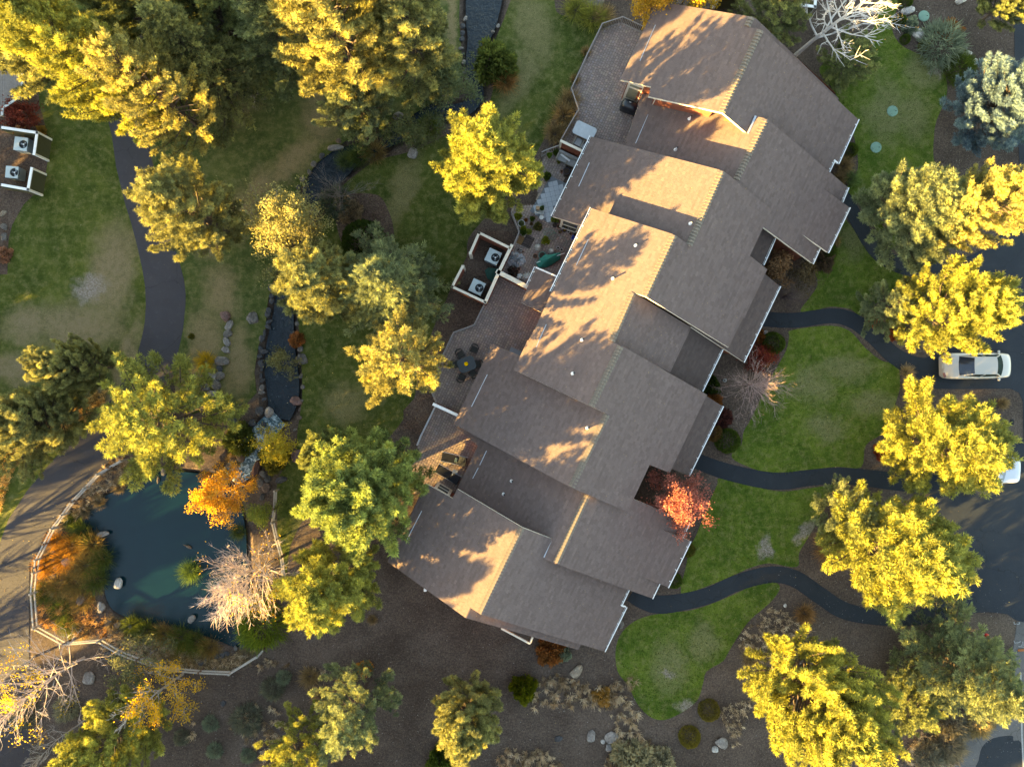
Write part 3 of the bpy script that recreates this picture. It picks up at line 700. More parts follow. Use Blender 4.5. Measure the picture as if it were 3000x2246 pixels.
# roof vents
b = MB()
b.lathe([(.12, 0), (.10, .05), (.065, .10), (.045, .15), (.04, .36), (.0, .36)], 12)
vent_me = b.mesh('vent_pipe', m_white); b = MB(); b.lathe([(.05, .32), (.055, .34), (.055, .42), (.0, .43)], 10); cap_me = b.mesh('vent_cap', m_dark)
for c, x, y, pl in [('C', 1710, 962, W2), ('C', 1598, 1212, W2), ('R3', 965, 1175, W4), ('R3', 720, 1530, W4), ('R3', 1555, 940, W3), ('R5', 1492, 168, W4), ('R5', 1390, 530, W4), ('R5', 1550, 1115, W7), ('R6', 1467, 215, W8), ('R6', 1380, 357, W8)]:
    p = pl.hit(*q(c, x, y), dz=0); v = link('roof_vent', vent_me, house, p); link('vent_cap', cap_me, v, (.05, .03, 0))
# ridge caps, each a piece
b = MB()
for sy in (-1, 1):
    wv = .26 if sy < 0 else .15
    vs = [(-.098, 0, .016), (.098, 0, .078), (.094, sy*wv, .078-.53*wv), (-.098, sy*wv, .016-.53*wv), (.098, 0, .0), (.094, sy*wv, .0-.53*wv)]
    fs = [(0, 1, 2, 3), (1, 4, 5, 2)]
    b.add(vs, fs if sy > 0 else [f[::-1] for f in fs])
cap = b.mesh('ridge_cap', m_ridge); ncap = 0
rng = random.Random(5)
for pl, s in [(W1, 'R1 1585,330 1172,1208'), (W1, 'R1 1487,190 1440,290'), (W2, 'R2 980,188 662,835'), (W3, 'R3 1906,378 1550,1175'), (W4, 'R3 1388,1066 R4 712,328'), (W4, 'R4 578,290 348,812'), (W4, 'R5 1916,240 1602,885'),
              (W7, 'R5 1768,975 K 764,902'), (W8, 'R7 636,372 302,1100'), (W9, 'R6 1586,722 R8 403,726')]:
    a, e = [pl.hit(*p, dz=.05) for p in ql(s)]; d = e-a; L_ = math.hypot(d.x, d.y); k = int(L_/.205)
    for i in range(k):
        if ncap >= 298: break
        p = a+d*((i+.5)/k); o = link('ridge_cap', cap, house, (p.x, p.y, p.z+rng.uniform(-.004, .004)), math.atan2(-U.y, -U.x)+rng.uniform(-.03, .03)); ncap += 1
        o.rotation_euler[0] = .0
print('ridge caps', ncap)
# windows and corner boards on the visible gable walls
def gable_panel(pts, zt, zb, kind='window', off=.0):
    """pts: two pixels along the wall top (left, right) at height zt"""
    a = W(*pts[0], zt[0]); e = W(*pts[1], zt[1]); b = MB(); d = Vector((e.x-a.x, e.y-a.y, 0)); L_ = d.length; d.normalize(); nn = Vector((d.y, -d.x, 0))*1.0
    if nn.dot(Vector((-a.x, -a.y, 0))) < 0: nn = -nn
    def quad(u0, u1, za, zc, o0, o1, mi=0):
        P = lambda u, z, o: a+d*u+nn*o+Vector((0, 0, z-a.z))
        vs = [P(u0, za, o0), P(u1, za, o0), P(u1, zc[1], o0), P(u0, zc[0], o0), P(u0, za, o1), P(u1, za, o1), P(u1, zc[1], o1), P(u0, zc[0], o1)]
        b.add(vs, [(0, 3, 2, 1), (4, 5, 6, 7), (0, 1, 5, 4), (1, 2, 6, 5), (2, 3, 7, 6), (3, 0, 4, 7)], mi)
    return a, d, nn, L_, quad, b
# gable wall 1 with tall window beside the covered grill
a, d, nn, L_, quad, b = gable_panel(ql('g 455,300 855,385'), (3.0, 3.35), 0)
quad(0, L_, 0, (3.0, 3.35), -.02, .0); b.obj('wall', m_siding, house)
a, d, nn, L_, quad, b = gable_panel(ql('g 455,300 855,385'), (3.0, 3.35), 0)
w0, w1 = L_*.0, L_*.93
quad(0, .16, 0, (2.98, 3.05), 0, .05); quad(w1-.16, w1, 0, (3.2, 3.3), 0, .05); quad(.16, w1-.16, 2.35, (2.55, 2.55), 0, .05); quad(.16, w1-.16, .55, (.72, .72), 0, .05); quad(.16, w1-.16, 2.9, (2.98, 3.2), 0, .05)
wf = b.obj('window', m_cream, house)
a, d, nn, L_, quad, b = gable_panel(ql('g 455,300 855,385'), (3.0, 3.35), 0)
quad(.16, w1-.16, .72, (2.35, 2.35), .005, .02); quad(.16, w1-.16, 2.55, (2.9, 2.9), .005, .02); b.obj('pane', m_blind, wf)
# long gable wall strip above the second roof and its bracket
a, d, nn, L_, quad, b = gable_panel(ql('g 1020,660 1070,665'), (3.7, 3.75), 0); quad(0, L_+.03, 2.3, (3.75, 3.8), 0, .06); b.obj('bracket', m_cream, house)
# window under the fourth gable (left), third patio window, sloped frame at the bottom gable
def frame_window(s, zt, zb, g=.12, mat=m_glass, bar=None):
    a, d, nn, L_, quad, b = gable_panel(ql(s), (zt, zt), 0)
    quad(0, g, zb, (zt, zt), 0, .05); quad(L_-g, L_, zb, (zt, zt), 0, .05); quad(g, L_-g, zt-g, (zt, zt), 0, .05); quad(g, L_-g, zb, (zb+g, zb+g), 0, .05)
    if bar is not None: quad(g, L_-g, bar, (bar+.05, bar+.05), 0, .05)
    f = b.obj('window', m_cream, house)
    a, d, nn, L_, quad, b = gable_panel(ql(s), (zt, zt), 0); quad(g, L_-g, zb+g, (zt-g, zt-g), .005, .02); b.obj('pane', mat, f)
frame_window('Y 1815,215 2110,315', 2.55, .1, .17, m_glass, 1.3)
frame_window('a 290,1360 700,1600', 2.6, .1, .2, m_glass, 1.35)
# open triangular frame standing out under the bottom gable
b = MB(); tri = [W(*q('R8', x, y), z) for x, y, z in ((622, 880, 3.3), (928, 1043, 2.9), (958, 975, 2.9))]
b.bar(tri[0], tri[1], .12, .16); b.bar(tri[1], tri[2], .12, .15); b.obj('pergola_beam', m_cream, house)
b = MB(); p = W(*q('R6', 535, 1392), 2.9); b.box(p.x-.09, p.x+.09, p.y-.09, p.y+.09, 2.7, 2.9); b.obj('wall_lamp', m_white, house)
b = MB(); p0 = W(*q('J', 1180, 1308), 2.2); p1 = W(*q('J', 1262, 1350), 2.2); b.bar(p0, p1, .08, .1); b.obj('gutter_stub', m_white, house)

def roof_litter():
    g = np.random.default_rng(6); V = []; T = []
    for k, pl, s_ in ROOFS:
        pts = [pl.hit(*p) for p in ql(s_)]; P2 = [(p.x, p.y) for p in pts]; lo = np.min(P2, 0); hi = np.max(P2, 0); c = lo+(hi-lo)*g.random((150, 2)); c = c[inside(c[:, 0], c[:, 1], P2)]
        a = g.random(len(c))*6.28
        for (x, y), t in zip(c, a):
            r_ = g.uniform(.015, .035); z = pl.z(x, y)+.035; dx, dy = math.cos(t)*r_, math.sin(t)*r_
            f = lambda X, Y: (X, Y, z+pl.bx*(X-x)+pl.by*(Y-y))
            V.append([f(x-dx, y-dy), f(x+dy*.5, y-dx*.5), f(x+dx, y+dy), f(x-dy*.5, y+dx*.5)]); T.append(g.random())
    o = link('roof_leaf_litter', poly_mesh('roof_leaf_litter', V, 4, T, [simple('fallen_leaf', (.30, .20, .08), .9, .4, 6, 0)]), house); o['kind'] = 'stuff'
roof_litter()
# ------------------------------------------------------------------ foliage
def leaf_mat(name, stops, trans=.35, rough=.6):
    m, t, o = newmat(name); at = nd(t, 'ShaderNodeAttribute', _attribute_name='tone')
    oi = t.nodes.new('ShaderNodeObjectInfo')
    col = mixc(t, 1.0, ramp(t, at.outputs['Fac'], stops), oi.outputs['Color'], 'MULTIPLY')
    d = t.nodes.new('ShaderNodeBsdfDiffuse'); tr = t.nodes.new('ShaderNodeBsdfTranslucent'); mx = t.nodes.new('ShaderNodeMixShader'); mx.inputs[0].default_value = trans
    t.links.new(col, d.inputs[0]); t.links.new(col, tr.inputs[0]); t.links.new(d.outputs[0], mx.inputs[1]); t.links.new(tr.outputs[0], mx.inputs[2]); t.links.new(mx.outputs[0], o.inputs[0])
    return m
# tone 0 old inner needles, darkened further as crown shade .. 1 young tips; object colour 1,1,1 keeps the ramp
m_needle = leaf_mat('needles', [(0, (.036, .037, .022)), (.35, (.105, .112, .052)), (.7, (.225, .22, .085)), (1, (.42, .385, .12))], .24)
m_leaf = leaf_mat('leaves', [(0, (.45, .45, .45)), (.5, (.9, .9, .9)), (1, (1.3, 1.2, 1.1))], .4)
m_bark = simple('bark', (.075, .055, .042), .95, .35, 9, .01)
m_palebark = simple('pale_bark', (.30, .27, .24), .9, .2, 7, .004)
m_rosy = simple('rosy_twigs', (.30, .20, .175), .9, .2, 7, .004)
m_whitebark = simple('white_bark', (.50, .47, .44), .9, .15, 7, .004)
m_pinkbark = simple('pinkish_bark', (.42, .34, .30), .9, .2, 7, .004)
m_greybark = simple('grey_twigs', (.16, .135, .12), .95, .25, 8, .004)
def nrm(a): return a/np.maximum(np.linalg.norm(a, axis=-1, keepdims=True), 1e-9)
def blades(P, D, L_, Wd, g):
    """thin pointed leaves: base P, direction D"""
    s = nrm(np.cross(D, g.normal(size=D.shape)))*(Wd[:, None]/2)
    mid = P+D*(L_*.45)[:, None]
    return np.stack([P, mid+s, P+D*L_[:, None], mid-s], 1)
def plumes(PL, m, g, bl=.22, bw=.05, spread=.8, up=.15):
    """PL rows: x y z dx dy dz length width tone -> blade quads and tones"""
    PL = np.asarray(PL); n = len(PL); A = np.repeat(PL, m, 0); k = n*m
    t = g.random(k)**.75; D = A[:, 3:6]; rad = g.normal(size=(k, 3)); rad = nrm(rad-(rad*D).sum(1, keepdims=True)*D)
    wd = A[:, 7]*(1-.72*t)*g.random(k)**.5
    P = A[:, :3]+D*(A[:, 6]*t)[:, None]+rad*wd[:, None]
    d = nrm(D+rad*spread+g.normal(size=(k, 3))*.25+np.array([0, 0, up]))
    L_ = bl*g.uniform(.6, 1.3, k); sd_ = nrm(np.cross(d, g.normal(size=d.shape)))*(bw*g.uniform(.7, 1.3, k)[:, None]*.5)
    q4 = np.stack([P-sd_, P+sd_, P+d*L_[:, None]], 1)
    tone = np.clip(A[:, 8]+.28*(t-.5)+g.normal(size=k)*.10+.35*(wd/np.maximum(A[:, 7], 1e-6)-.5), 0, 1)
    return q4, tone
def wood(segs, n=4):
    """segs rows: x0 y0 z0 x1 y1 z1 r0 r1 -> quads"""
    s = np.asarray(segs, float); a, b = s[:, :3], s[:, 3:6]; d = nrm(b-a)
    ref = np.where(np.abs(d[:, 2:3]) > .9, np.array([[1., 0, 0]]), np.array([[0, 0, 1.]])); x = nrm(np.cross(d, ref)); y = np.cross(d, x)
    out = []
    for k in range(n):
        c0, s0 = math.cos(2*math.pi*k/n), math.sin(2*math.pi*k/n); c1, s1 = math.cos(2*math.pi*(k+1)/n), math.sin(2*math.pi*(k+1)/n)
        e0 = x*c0+y*s0; e1 = x*c1+y*s1; r0, r1 = s[:, 6:7], s[:, 7:8]
        out.append(np.stack([a+e0*r0, a+e1*r0, b+e1*r1, b+e0*r1], 1))
    return np.concatenate(out)
def conifer(seed, h=12., r=3.2, nb=120, prof=None, el0=-.15, el1=.9, base=.12, kind='pine', m=22, bl=.22, bw=.055, dens=1.0, lump=.35):
    rg = random.Random(seed); g = np.random.default_rng(seed); PL = []; segs = []
    segs += [(0, 0, -.1, 0, 0, h*.5, .17, .12), (0, 0, h*.5, 0, 0, h*.97, .12, .02)]
    ph = [rg.uniform(0, 6.28) for _ in range(6)]
    for i in range(nb):
        v = base+(1-base)*((i+rg.random())/nb)**.95
        az = i*2.39996+rg.uniform(-.5, .5)
        lum = 1+lump*math.sin(3*az+ph[0]+v*5)*.5+lump*math.sin(5*az+ph[1]-v*9)*.5
        Lb = r*prof(v)*lum*rg.uniform(.72, 1.1)
        if Lb < .15: Lb = .15
        el = el0+(el1-el0)*v+rg.uniform(-.15, .15)
        d = np.array([math.cos(az)*math.cos(el), math.sin(az)*math.cos(el), math.sin(el)])
        p0 = np.array([0, 0, v*h*(.96 if kind == 'pine' else .99)-.25*Lb*math.sin(max(el, 0))])
        # gently curved branch
        pts = []
        nst = max(2, int(Lb/.30)); p = p0.copy(); dd = d.copy()
        for k in range(nst+1):
            pts.append((p.copy(), dd.copy())); p = p+dd*(Lb/nst)
            dd = dd+np.array([rg.uniform(-.1, .1), rg.uniform(-.1, .1), (.10 if kind == 'pine' else .03)+rg.uniform(-.05, .05)]); dd /= np.linalg.norm(dd)
        segs.append((*p0, *pts[nst//2][0], .012*Lb+.012, .009*Lb+.008)); segs.append((*pts[nst//2][0], *pts[-1][0], .009*Lb+.008, .006))
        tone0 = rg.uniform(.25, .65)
        side = np.cross(d, [0, 0, 1]); side /= max(np.linalg.norm(side), 1e-6); upv = np.cross(side, d)
        for k in range(nst+1):
            t = k/nst
            if t < (.40 if kind == 'pine' else .25) and Lb > .8: continue
            P, D = pts[k]
            sl_ = (.62 if kind == 'pine' else .70)*(1.08-t*.62)*min(1, Lb/1.4+.25)
            for sgn in (-1, 1):
                if rg.random() > dens*.92: continue
                ang = rg.uniform(.55, 1.05)
                dv = D*math.cos(ang)+side*sgn*math.sin(ang)+upv*rg.uniform(-.15, .45 if kind == 'pine' else .15); dv /= np.linalg.norm(dv)
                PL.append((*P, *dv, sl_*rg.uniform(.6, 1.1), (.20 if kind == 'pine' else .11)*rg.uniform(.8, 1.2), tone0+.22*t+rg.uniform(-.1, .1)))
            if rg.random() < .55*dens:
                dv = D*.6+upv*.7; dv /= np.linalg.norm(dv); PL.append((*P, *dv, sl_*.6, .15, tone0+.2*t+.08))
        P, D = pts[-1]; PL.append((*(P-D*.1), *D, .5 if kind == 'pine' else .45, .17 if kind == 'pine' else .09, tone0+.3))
    PL.append((0, 0, h*.93, 0, 0, 1, h*.07, .12, .8))
    q4, tone = plumes(PL, m, g, bl, bw, .9 if kind == 'pine' else .65)
    return q4, tone, wood(segs, 4)
def skel(seed, h=8., r=2.6, nb=26, lean=.0, trunk_r=.10, t0=.18, lev=3, el=(.35, 1.2), sub=7, twig=6, curv=.12, multi=1):
    """leafless branching; returns segments, tip positions with directions"""
    rg = random.Random(seed); segs = []; tips = []
    def grow(p, d, L_, r0, n, upb):
        pts = [(np.array(p, float), np.array(d, float))]; p = np.array(p, float); d = np.array(d, float)
        for k in range(n):
            d = d+np.array([rg.uniform(-1, 1), rg.uniform(-1, 1), rg.uniform(-.6, 1)])*curv+np.array([0, 0, upb]); d /= np.linalg.norm(d)
            e = p+d*L_/n; ra, rb = r0*(1-.75*k/n), r0*(1-.75*(k+1)/n); segs.append((*p, *e, ra, rb)); p = e; pts.append((p.copy(), d.copy()))
        return pts
    def kids(pts, L_, r0, n, depth, spread):
        for i in range(n):
            k = rg.randint(max(1, len(pts)//3), len(pts)-1); P, D = pts[k]
            x = np.cross(D, [rg.uniform(-1, 1), rg.uniform(-1, 1), rg.uniform(-1, 1)]); x /= max(np.linalg.norm(x), 1e-6)
            d = D+x*rg.uniform(.4, 1.0)*spread; d /= np.linalg.norm(d)
            pp = grow(P, d, L_*rg.uniform(.6, 1.1), r0, 3 if depth > 1 else 2, .02)
            if depth > 1: kids(pp, L_*.5, r0*.55, twig if depth == 2 else sub, depth-1, 1.0)
            tips.append((*pp[-1][0], *pp[-1][1]))
    for mlt in range(multi):
        d0 = np.array([rg.uniform(-.25, .25), rg.uniform(-.25, .25), 1.]) if multi > 1 else np.array([0, 0, 1.])
        tr = grow((0, 0, -.1), d0/np.linalg.norm(d0), h*.94, trunk_r, 9, .05)
        for i in range(nb//multi):
            v = t0+(1-t0)*(i+rg.random())/(nb/multi); az = i*2.4+rg.uniform(-.4, .4)
            k = min(int(v*9), 8); P = tr[k][0]+(tr[k+1][0]-tr[k][0])*(v*9-k)
            e = el[0]+(el[1]-el[0])*v+rg.uniform(-.12, .12)
            L_ = r*(1.25-.75*v)*rg.uniform(.75, 1.1)
            d = np.array([math.cos(az)*math.cos(e), math.sin(az)*math.cos(e), math.sin(e)])
            pp = grow(P, d, L_, trunk_r*.45*(1.1-.6*v), 4, .05)
            kids(pp, L_*.42, trunk_r*.20, sub, lev-1, .8); tips.append((*pp[-1][0], *pp[-1][1]))
    return np.array(segs), np.array(tips)
def leaves_on(tips, per, size, spreadr, g, patch=None, tone_c=.5, quad_w=.7):
    if patch is not None: tips = tips[patch(tips)]
    k = len(tips)*per; A = np.repeat(tips, per, 0)
    P = A[:, :3]+g.normal(size=(k, 3))*spreadr; D = nrm(g.normal(size=(k, 3))+A[:, 3:6]*.5)
    q4 = blades(P, D, size*g.uniform(.7, 1.3, k), size*quad_w*g.uniform(.7, 1.2, k), g)
    n3 = np.sin(P[:, 0]*2.1)+np.sin(P[:, 1]*2.7+1)+np.sin(P[:, 2]*2.3+2)
    return q4, np.clip(tone_c+n3*.13+g.normal(size=k)*.14, 0, 1)
def mesh_q(name, q4, tone, mat): return poly_mesh(name, q4, q4.shape[1], tone, [mat])
# ---- crown shapes, several of each so that neighbours differ
def pr_round(v): return (math.sin(math.pi*min(1, max(0, (v-.02))/.98)**.85))**.62*(1.0 if v < .55 else 1.0)
def pr_pine(v): return min(1, (v-.05)/.22)**.5*(1-max(0, (v-.35)/.66)**1.7)**.8 if v < 1 else .05
def pr_cone(v): return min(1, (v+.02)/.10)**.5*max(.04, (1-v))**.78
def pr_wide(v): return (1-abs(2*v-1.0)**2.6)**.5*.98+.02
CR = {}
def reg(key, res): CR[key] = (mesh_q('crown', res[0], res[1], m_needle), poly_mesh('trunk', res[2], 4, None, [m_bark]))
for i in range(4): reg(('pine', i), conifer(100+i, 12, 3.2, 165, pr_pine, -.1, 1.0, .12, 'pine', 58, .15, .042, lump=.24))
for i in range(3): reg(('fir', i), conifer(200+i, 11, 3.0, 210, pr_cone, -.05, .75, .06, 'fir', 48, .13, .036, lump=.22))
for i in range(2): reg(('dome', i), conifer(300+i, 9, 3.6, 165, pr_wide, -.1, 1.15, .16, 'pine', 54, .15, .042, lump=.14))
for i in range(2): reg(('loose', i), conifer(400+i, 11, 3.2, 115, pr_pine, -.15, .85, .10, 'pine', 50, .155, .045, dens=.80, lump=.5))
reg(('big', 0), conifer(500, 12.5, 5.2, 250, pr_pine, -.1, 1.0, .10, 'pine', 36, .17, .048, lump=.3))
ntree = 0
def conif(key, dx, dy, r, h, col, label, rz=None, group=None, name='conifer_tree', cz=.52, cat='tree'):
    """dx, dy: centre of the crown in the 2212-pixel view"""
    global ntree
    cm, tm = CR[key]; r0, h0 = {'pine': (3.2, 12), 'fir': (3.0, 11), 'dome': (3.6, 9), 'loose': (3.2, 11), 'big': (5.2, 12.5)}[key[0]]
    if key[0] == 'fir': cz = .36
    p = W(dx*1.3562, dy*1.3562, h*cz); p.z = 0
    ntree += 1; rz = rz if rz is not None else (ntree*1.7) % 6.28
    e = empty(name, p, rz, label, cat, group); r *= 1.32 if key[0] == 'fir' else 1.2; e.scale = (r/r0, r/r0, h/h0)
    link('trunk', tm, e); c = link('crown', cm, e); c.color = (*col, 1)
    return e
YG = (1.18, 1.2, .75); GR = (.82, .95, 1.15); OL = (1.0, 1.0, 1.0); GY = (.98, 1.0, 1.0); LG = (1.35, 1.25, 1.1); DK = (.78, .88, .85); BL = (.55, .84, 2.4); BR = (.88, 1.08, .85)
TREES = [
 (('pine', 0), 50, 75, 3.3, 13, GY, 'golden-lit pine filling the top left corner above the timber deck'),
 (('pine', 1), 205, 145, 3.0, 16.5, YG, 'tall narrow pine glowing yellow beside the top of the wide asphalt path'),
 (('loose', 0), 345, 205, 2.8, 14, LG, 'pale golden pine leaning over the east side of the wide path'),
 (('fir', 0), 450, 150, 2.9, 12, GY, 'grey-green fir lit along its left edge, right of the pale golden pine'),
 (('pine', 2), 300, 25, 3.3, 11, DK, 'dark green pine in shade on the top edge behind the tall yellow pine'),
 (('dome', 0), 470, 35, 3.2, 9, DK, 'dark shaded pine on the top edge between the fir and the big pale pine'),
 (('fir', 1), 610, 85, 2.6, 13, GR, 'slender grey-green fir left of the big pale yellow pine at the top'),
 (('pine', 3), 725, 55, 3.6, 17, LG, 'largest pale yellow pine at the top edge over the meadow'),
 (('pine', 1), 880, 75, 3.2, 13, GY, 'half-shaded olive pine just left of the upper stream'),
 (('loose', 1), 770, 225, 2.4, 6, GR, 'low dull green tree under the big pale pine'),
 (('pine', 3), 410, 455, 2.9, 11.5, OL, 'dark green pine with yellow top overhanging the middle of the wide path'),
 (('pine', 2), 690, 612, 3.0, 8.8, GY, 'olive pine with a yellow left edge over the stream, left of the grey-green fir'),
 (('fir', 2), 838, 618, 3.2, 9, GR, 'grey-green fir in the middle of the garden lawn'),
 (('loose', 1), 868, 775, 2.8, 10, LG, 'pale yellow open-branched pine beside the paved patio with the dining set'),
 (('pine', 0), 1057, 355, 3.35, 12, YG, 'broad bright yellow-green pine beside the cluttered patio'),
 (('dome', 1), 788, 1052, 4.2, 11, BR, 'largest round green pine with a bright yellow left half, left of the lowest patio'),
 (('dome', 0), 705, 975, 1.7, 6.5, DK, 'small shaded green pine tucked behind the largest round pine'),
 (('pine', 2), 712, 1262, 3.2, 10.5, YG, 'yellow-green pine between the pond fence and the bottom house corner'),
 (('loose', 0), 348, 908, 4.1, 8.8, YG, 'wide spreading yellow-green pine between the wide path and the pond'),
 (('dome', 0), 168, 790, 2.1, 7.5, OL, 'small grey-green pine left of the bend in the wide path'),
 (('dome', 1), 95, 905, 2.8, 7.5, OL, 'low dark pine mass left of the path above the sunlit verge'),
 (('loose', 0), 5, 950, 2.6, 7.5, OL, 'dark pine on the left edge beside the path'),
 (('pine', 3), 240, 1600, 2.7, 11, YG, 'yellow pine at the bottom left edge beside the orange-leaved tree'),
 (('loose', 0), 765, 1530, 2.6, 9, GR, 'open grey-green pine on the dark mulch at the bottom'),
 (('loose', 1), 645, 1615, 2.2, 8, YG, 'yellow-tipped pine on the bottom edge left of the open grey-green pine'),
 (('dome', 0), 1010, 1538, 2.6, 7.5, GY, 'small rounded olive pine with a yellow bottom, alone on the mulch'),
 (('big', 0), 1760, 1508, 4.8, 12.5, YG, 'huge bright yellow pine at the bottom of the picture, right of the egg-shaped lawn'),
 (('fir', 1), 2068, 1440, 3.4, 9.5, GR, 'wide grey-green fir beside the worn asphalt in the bottom right'),
 (('loose', 1), 1960, 1520, 2.2, 5, DK, 'low dark green tree between the huge yellow pine and the wide fir'),
 (('pine', 0), 1945, 1190, 4.2, 10.5, YG, 'bright yellow fir between the third and the bottom driveway'),
 (('loose', 0), 1832, 1110, 2.1, 5.5, GR, 'thin grey-green pine beside the orange shrub, left of the bright yellow fir'),
 (('pine', 2), 2050, 958, 3.8, 9.5, YG, 'yellow-tipped fir over the nose of the white car'),
 (('pine', 3), 2064, 670, 3.0, 11, YG, 'bright yellow fir above the beige sedan'),
 (('loose', 1), 1922, 665, 1.9, 4.6, GR, 'small grey-green fir left of the bright yellow fir, beside the second driveway'),
 (('pine', 0), 1985, 455, 3.5, 8, GR, 'broad grey-green pine over the first driveway'),
 (('pine', 1), 2122, 448, 2.6, 13, LG, 'pale yellow fir on the right edge behind the broad grey-green pine'),
 (('dome', 0), 2156, 228, 3.4, 6.6, BL, 'blue spruce on the right edge above the pale yellow fir'),
 (('dome', 1), 2185, -5, 2.0, 6, DK, 'dark green tree crown at the top right corner'),
 (('loose', 0), 1672, 35, 2.3, 7, DK, 'dark green pine behind the top gable'),
 (('loose', 1), 1835, 130, 1.9, 4, DK, 'low dark evergreen under the white leafless tree'),
]
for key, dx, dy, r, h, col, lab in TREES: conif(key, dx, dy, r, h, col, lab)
# trees beyond the left and lower edge of the view, whose shade lies over the gardens
rg = random.Random(77)
k_ = 0
for (x, y, hh) in [(-44, 10, 8.5), (-44, 4, 9), (-46, -2, 9.5), (-50, -8, 10), (-56, 0, 12), (-56, 12, 10), (-47, 16, 8), (-58, -12, 9), (-43, -29, 8), (-64, -20, 9), (-53, -38, 12),
                   (-33, -36, 9), (-22, -38, 9), (-42, -36, 9), (-10, -36, 8), (-66, 8, 13), (-66, -4, 13), (-43, -2, 8), (-50, 6, 9), (-50, 12, 9), (-50, 0, 9), (-53, -5, 9.5), (-49, 18, 8.5), (-18, -32, 8), (-10, -31.5, 7.6), (-26, -33, 7.6), (-2, -32, 7.6), (6, -32, 7), (-44, -14, 9), (-47, -18, 9), (-50, -23, 9), (-45, -22, 9), (-53, -16, 9), (-56, -26, 9), (-40, -31, 7), (-46, -34, 8), (-51, -31, 8), (-57, -34, 9), (-34, -31.5, 6.5), (-30, -44, 12), (-16, -44, 12), (-2, -42, 9), (10, -37, 8), (22, -38, 9), (5, -46, 12), (18, -48, 12)]:
    key = [('pine', 0), ('fir', 1), ('pine', 2), ('dome', 0), ('pine', 3)][k_ % 5]; k_ += 1
    cm, tm = CR[key]; r0, h0 = {'pine': (3.2, 12), 'fir': (3.0, 11), 'dome': (3.6, 9)}[key[0]]
    rr = rg.uniform(3.2, 4.2) if not (x < -42 and -27 < y < -13) else rg.uniform(1.6, 2.4)
    e = empty('conifer_tree', (x, y, 0), rg.uniform(0, 6), 'conifer in the belt of trees beyond the edge of the picture', 'tree', 'trees beyond the lower left of the gardens'); e.scale = (rr/r0, rr/r0, hh/h0)
    t_ = link('trunk', tm, e); c_ = link('crown', cm, e); c_.color = (.9, 1, 1, 1)
    if x < -42 and -27 < y < -13:      # unseen trees, crowns raised to pass low sun to the path and shade the patio
        e.scale = (.75, .75, .45); c_.location.z = 9.6; t_.scale.z = 1.75
# ---- broadleaf and leafless trees
def bare(name, label, dx, dy, h, seg_mat, seed, leaves=None, lmat=m_leaf, lcol=(1, 1, 1), lpatch=None, cat='tree', src=None, base=None, rz=0, tiltv=None, **kw):
    segs, tips = skel(seed, h=h, **kw); g = np.random.default_rng(seed)
    p = W(dx*1.3562, dy*1.3562, h*.55 if base is None else 0); p.z = 0
    e = empty(name, p, rz, label, cat)
    if tiltv: e.rotation_euler = (tiltv[0], tiltv[1], rz)
    big = segs[:, 6] > max(.03, kw.get('trunk_r', .1)*.30)
    link('trunk', poly_mesh('trunk', wood(segs[big], 6), 4, None, [seg_mat]), e)
    tw = link('twigs', poly_mesh('twigs', wood(segs[~big], 3), 4, None, [seg_mat]), e); tw['kind'] = 'stuff'
    if leaves:
        per, size, sp = leaves; q4, tone = leaves_on(tips, per, size, sp, g, lpatch)
        c = link('crown', mesh_q('crown', q4, tone, lmat), e); c.color = (*lcol, 1)
    return e
bare('maple_tree', 'small red maple with orange highlights at the corner of the roof', 1463, 1080, 5.0, m_greybark, 11, (17, .15, .17), lcol=(.44, .16, .12), r=2.15, nb=22, trunk_r=.07, sub=5, twig=4, el=(.1, 1.2))
bare('birch_tree', 'orange autumn birch leaning over the pond', 488, 1062, 5.2, m_palebark, 12, (15, .13, .15), lcol=(.60, .32, .05), r=1.8, nb=22, trunk_r=.07, sub=5, twig=4, el=(.1, 1.1))
bare('bare_tree', 'pale leafless tree fanning out over the right shore of the pond', 592, 1210, 8.0, m_pinkbark, 13, (1, .10, .12), lcol=(.70, .42, .05), lpatch=lambda t: (np.sin(t[:, 0]*1.3)+np.sin(t[:, 2]*1.7) > 1.1), base=1, r=3.0, nb=64, trunk_r=.085, t0=.25, sub=8, twig=6, el=(.35, 1.15), curv=.07)
bare('bare_tree', 'nearly leafless tree with yellow leaves in the bottom left corner', 182, 1419, 8.4, m_pinkbark, 14, (4, .12, .14), lcol=(.50, .36, .04), lpatch=lambda t: (np.sin(t[:, 0]*1.7+1)+np.sin(t[:, 1]*1.9)+np.sin(t[:, 2]*1.1) > 1.25), base=1, r=3.0, nb=40, trunk_r=.09, t0=.14, sub=6, twig=4, el=(.15, 1.0), curv=.09)
bare('bare_tree', 'leafless tree cut by the left edge beside the wide path', 75, 1417, 7.5, m_palebark, 15, (3, .12, .12), lcol=(.70, .40, .04), lpatch=lambda t: (np.sin(t[:, 0]*1.7+1)+np.sin(t[:, 1]*1.9) > 1.2), base=1, r=2.0, nb=18, trunk_r=.09, sub=5, twig=4, el=(.3, 1.1))
bare('bare_tree', 'small slim leafless tree left of the yellow pine at the bottom edge', 190, 1549, 6.2, m_palebark, 16, None, base=1, r=1.6, nb=22, trunk_r=.06, t0=.35, sub=6, twig=4, el=(.4, 1.1))
bare('aspen_tree', 'half-bare tree with orange-yellow leaves beside the yellow pine at the bottom left', 395, 1455, 7.4, m_palebark, 17, (10, .12, .16), lcol=(.72, .43, .04), lpatch=lambda t: (t[:, 0] > .1) | (t[:, 2] < 3.2), base=1, r=2.1, nb=24, trunk_r=.10, t0=.12, sub=6, twig=4, el=(.2, 1.1))
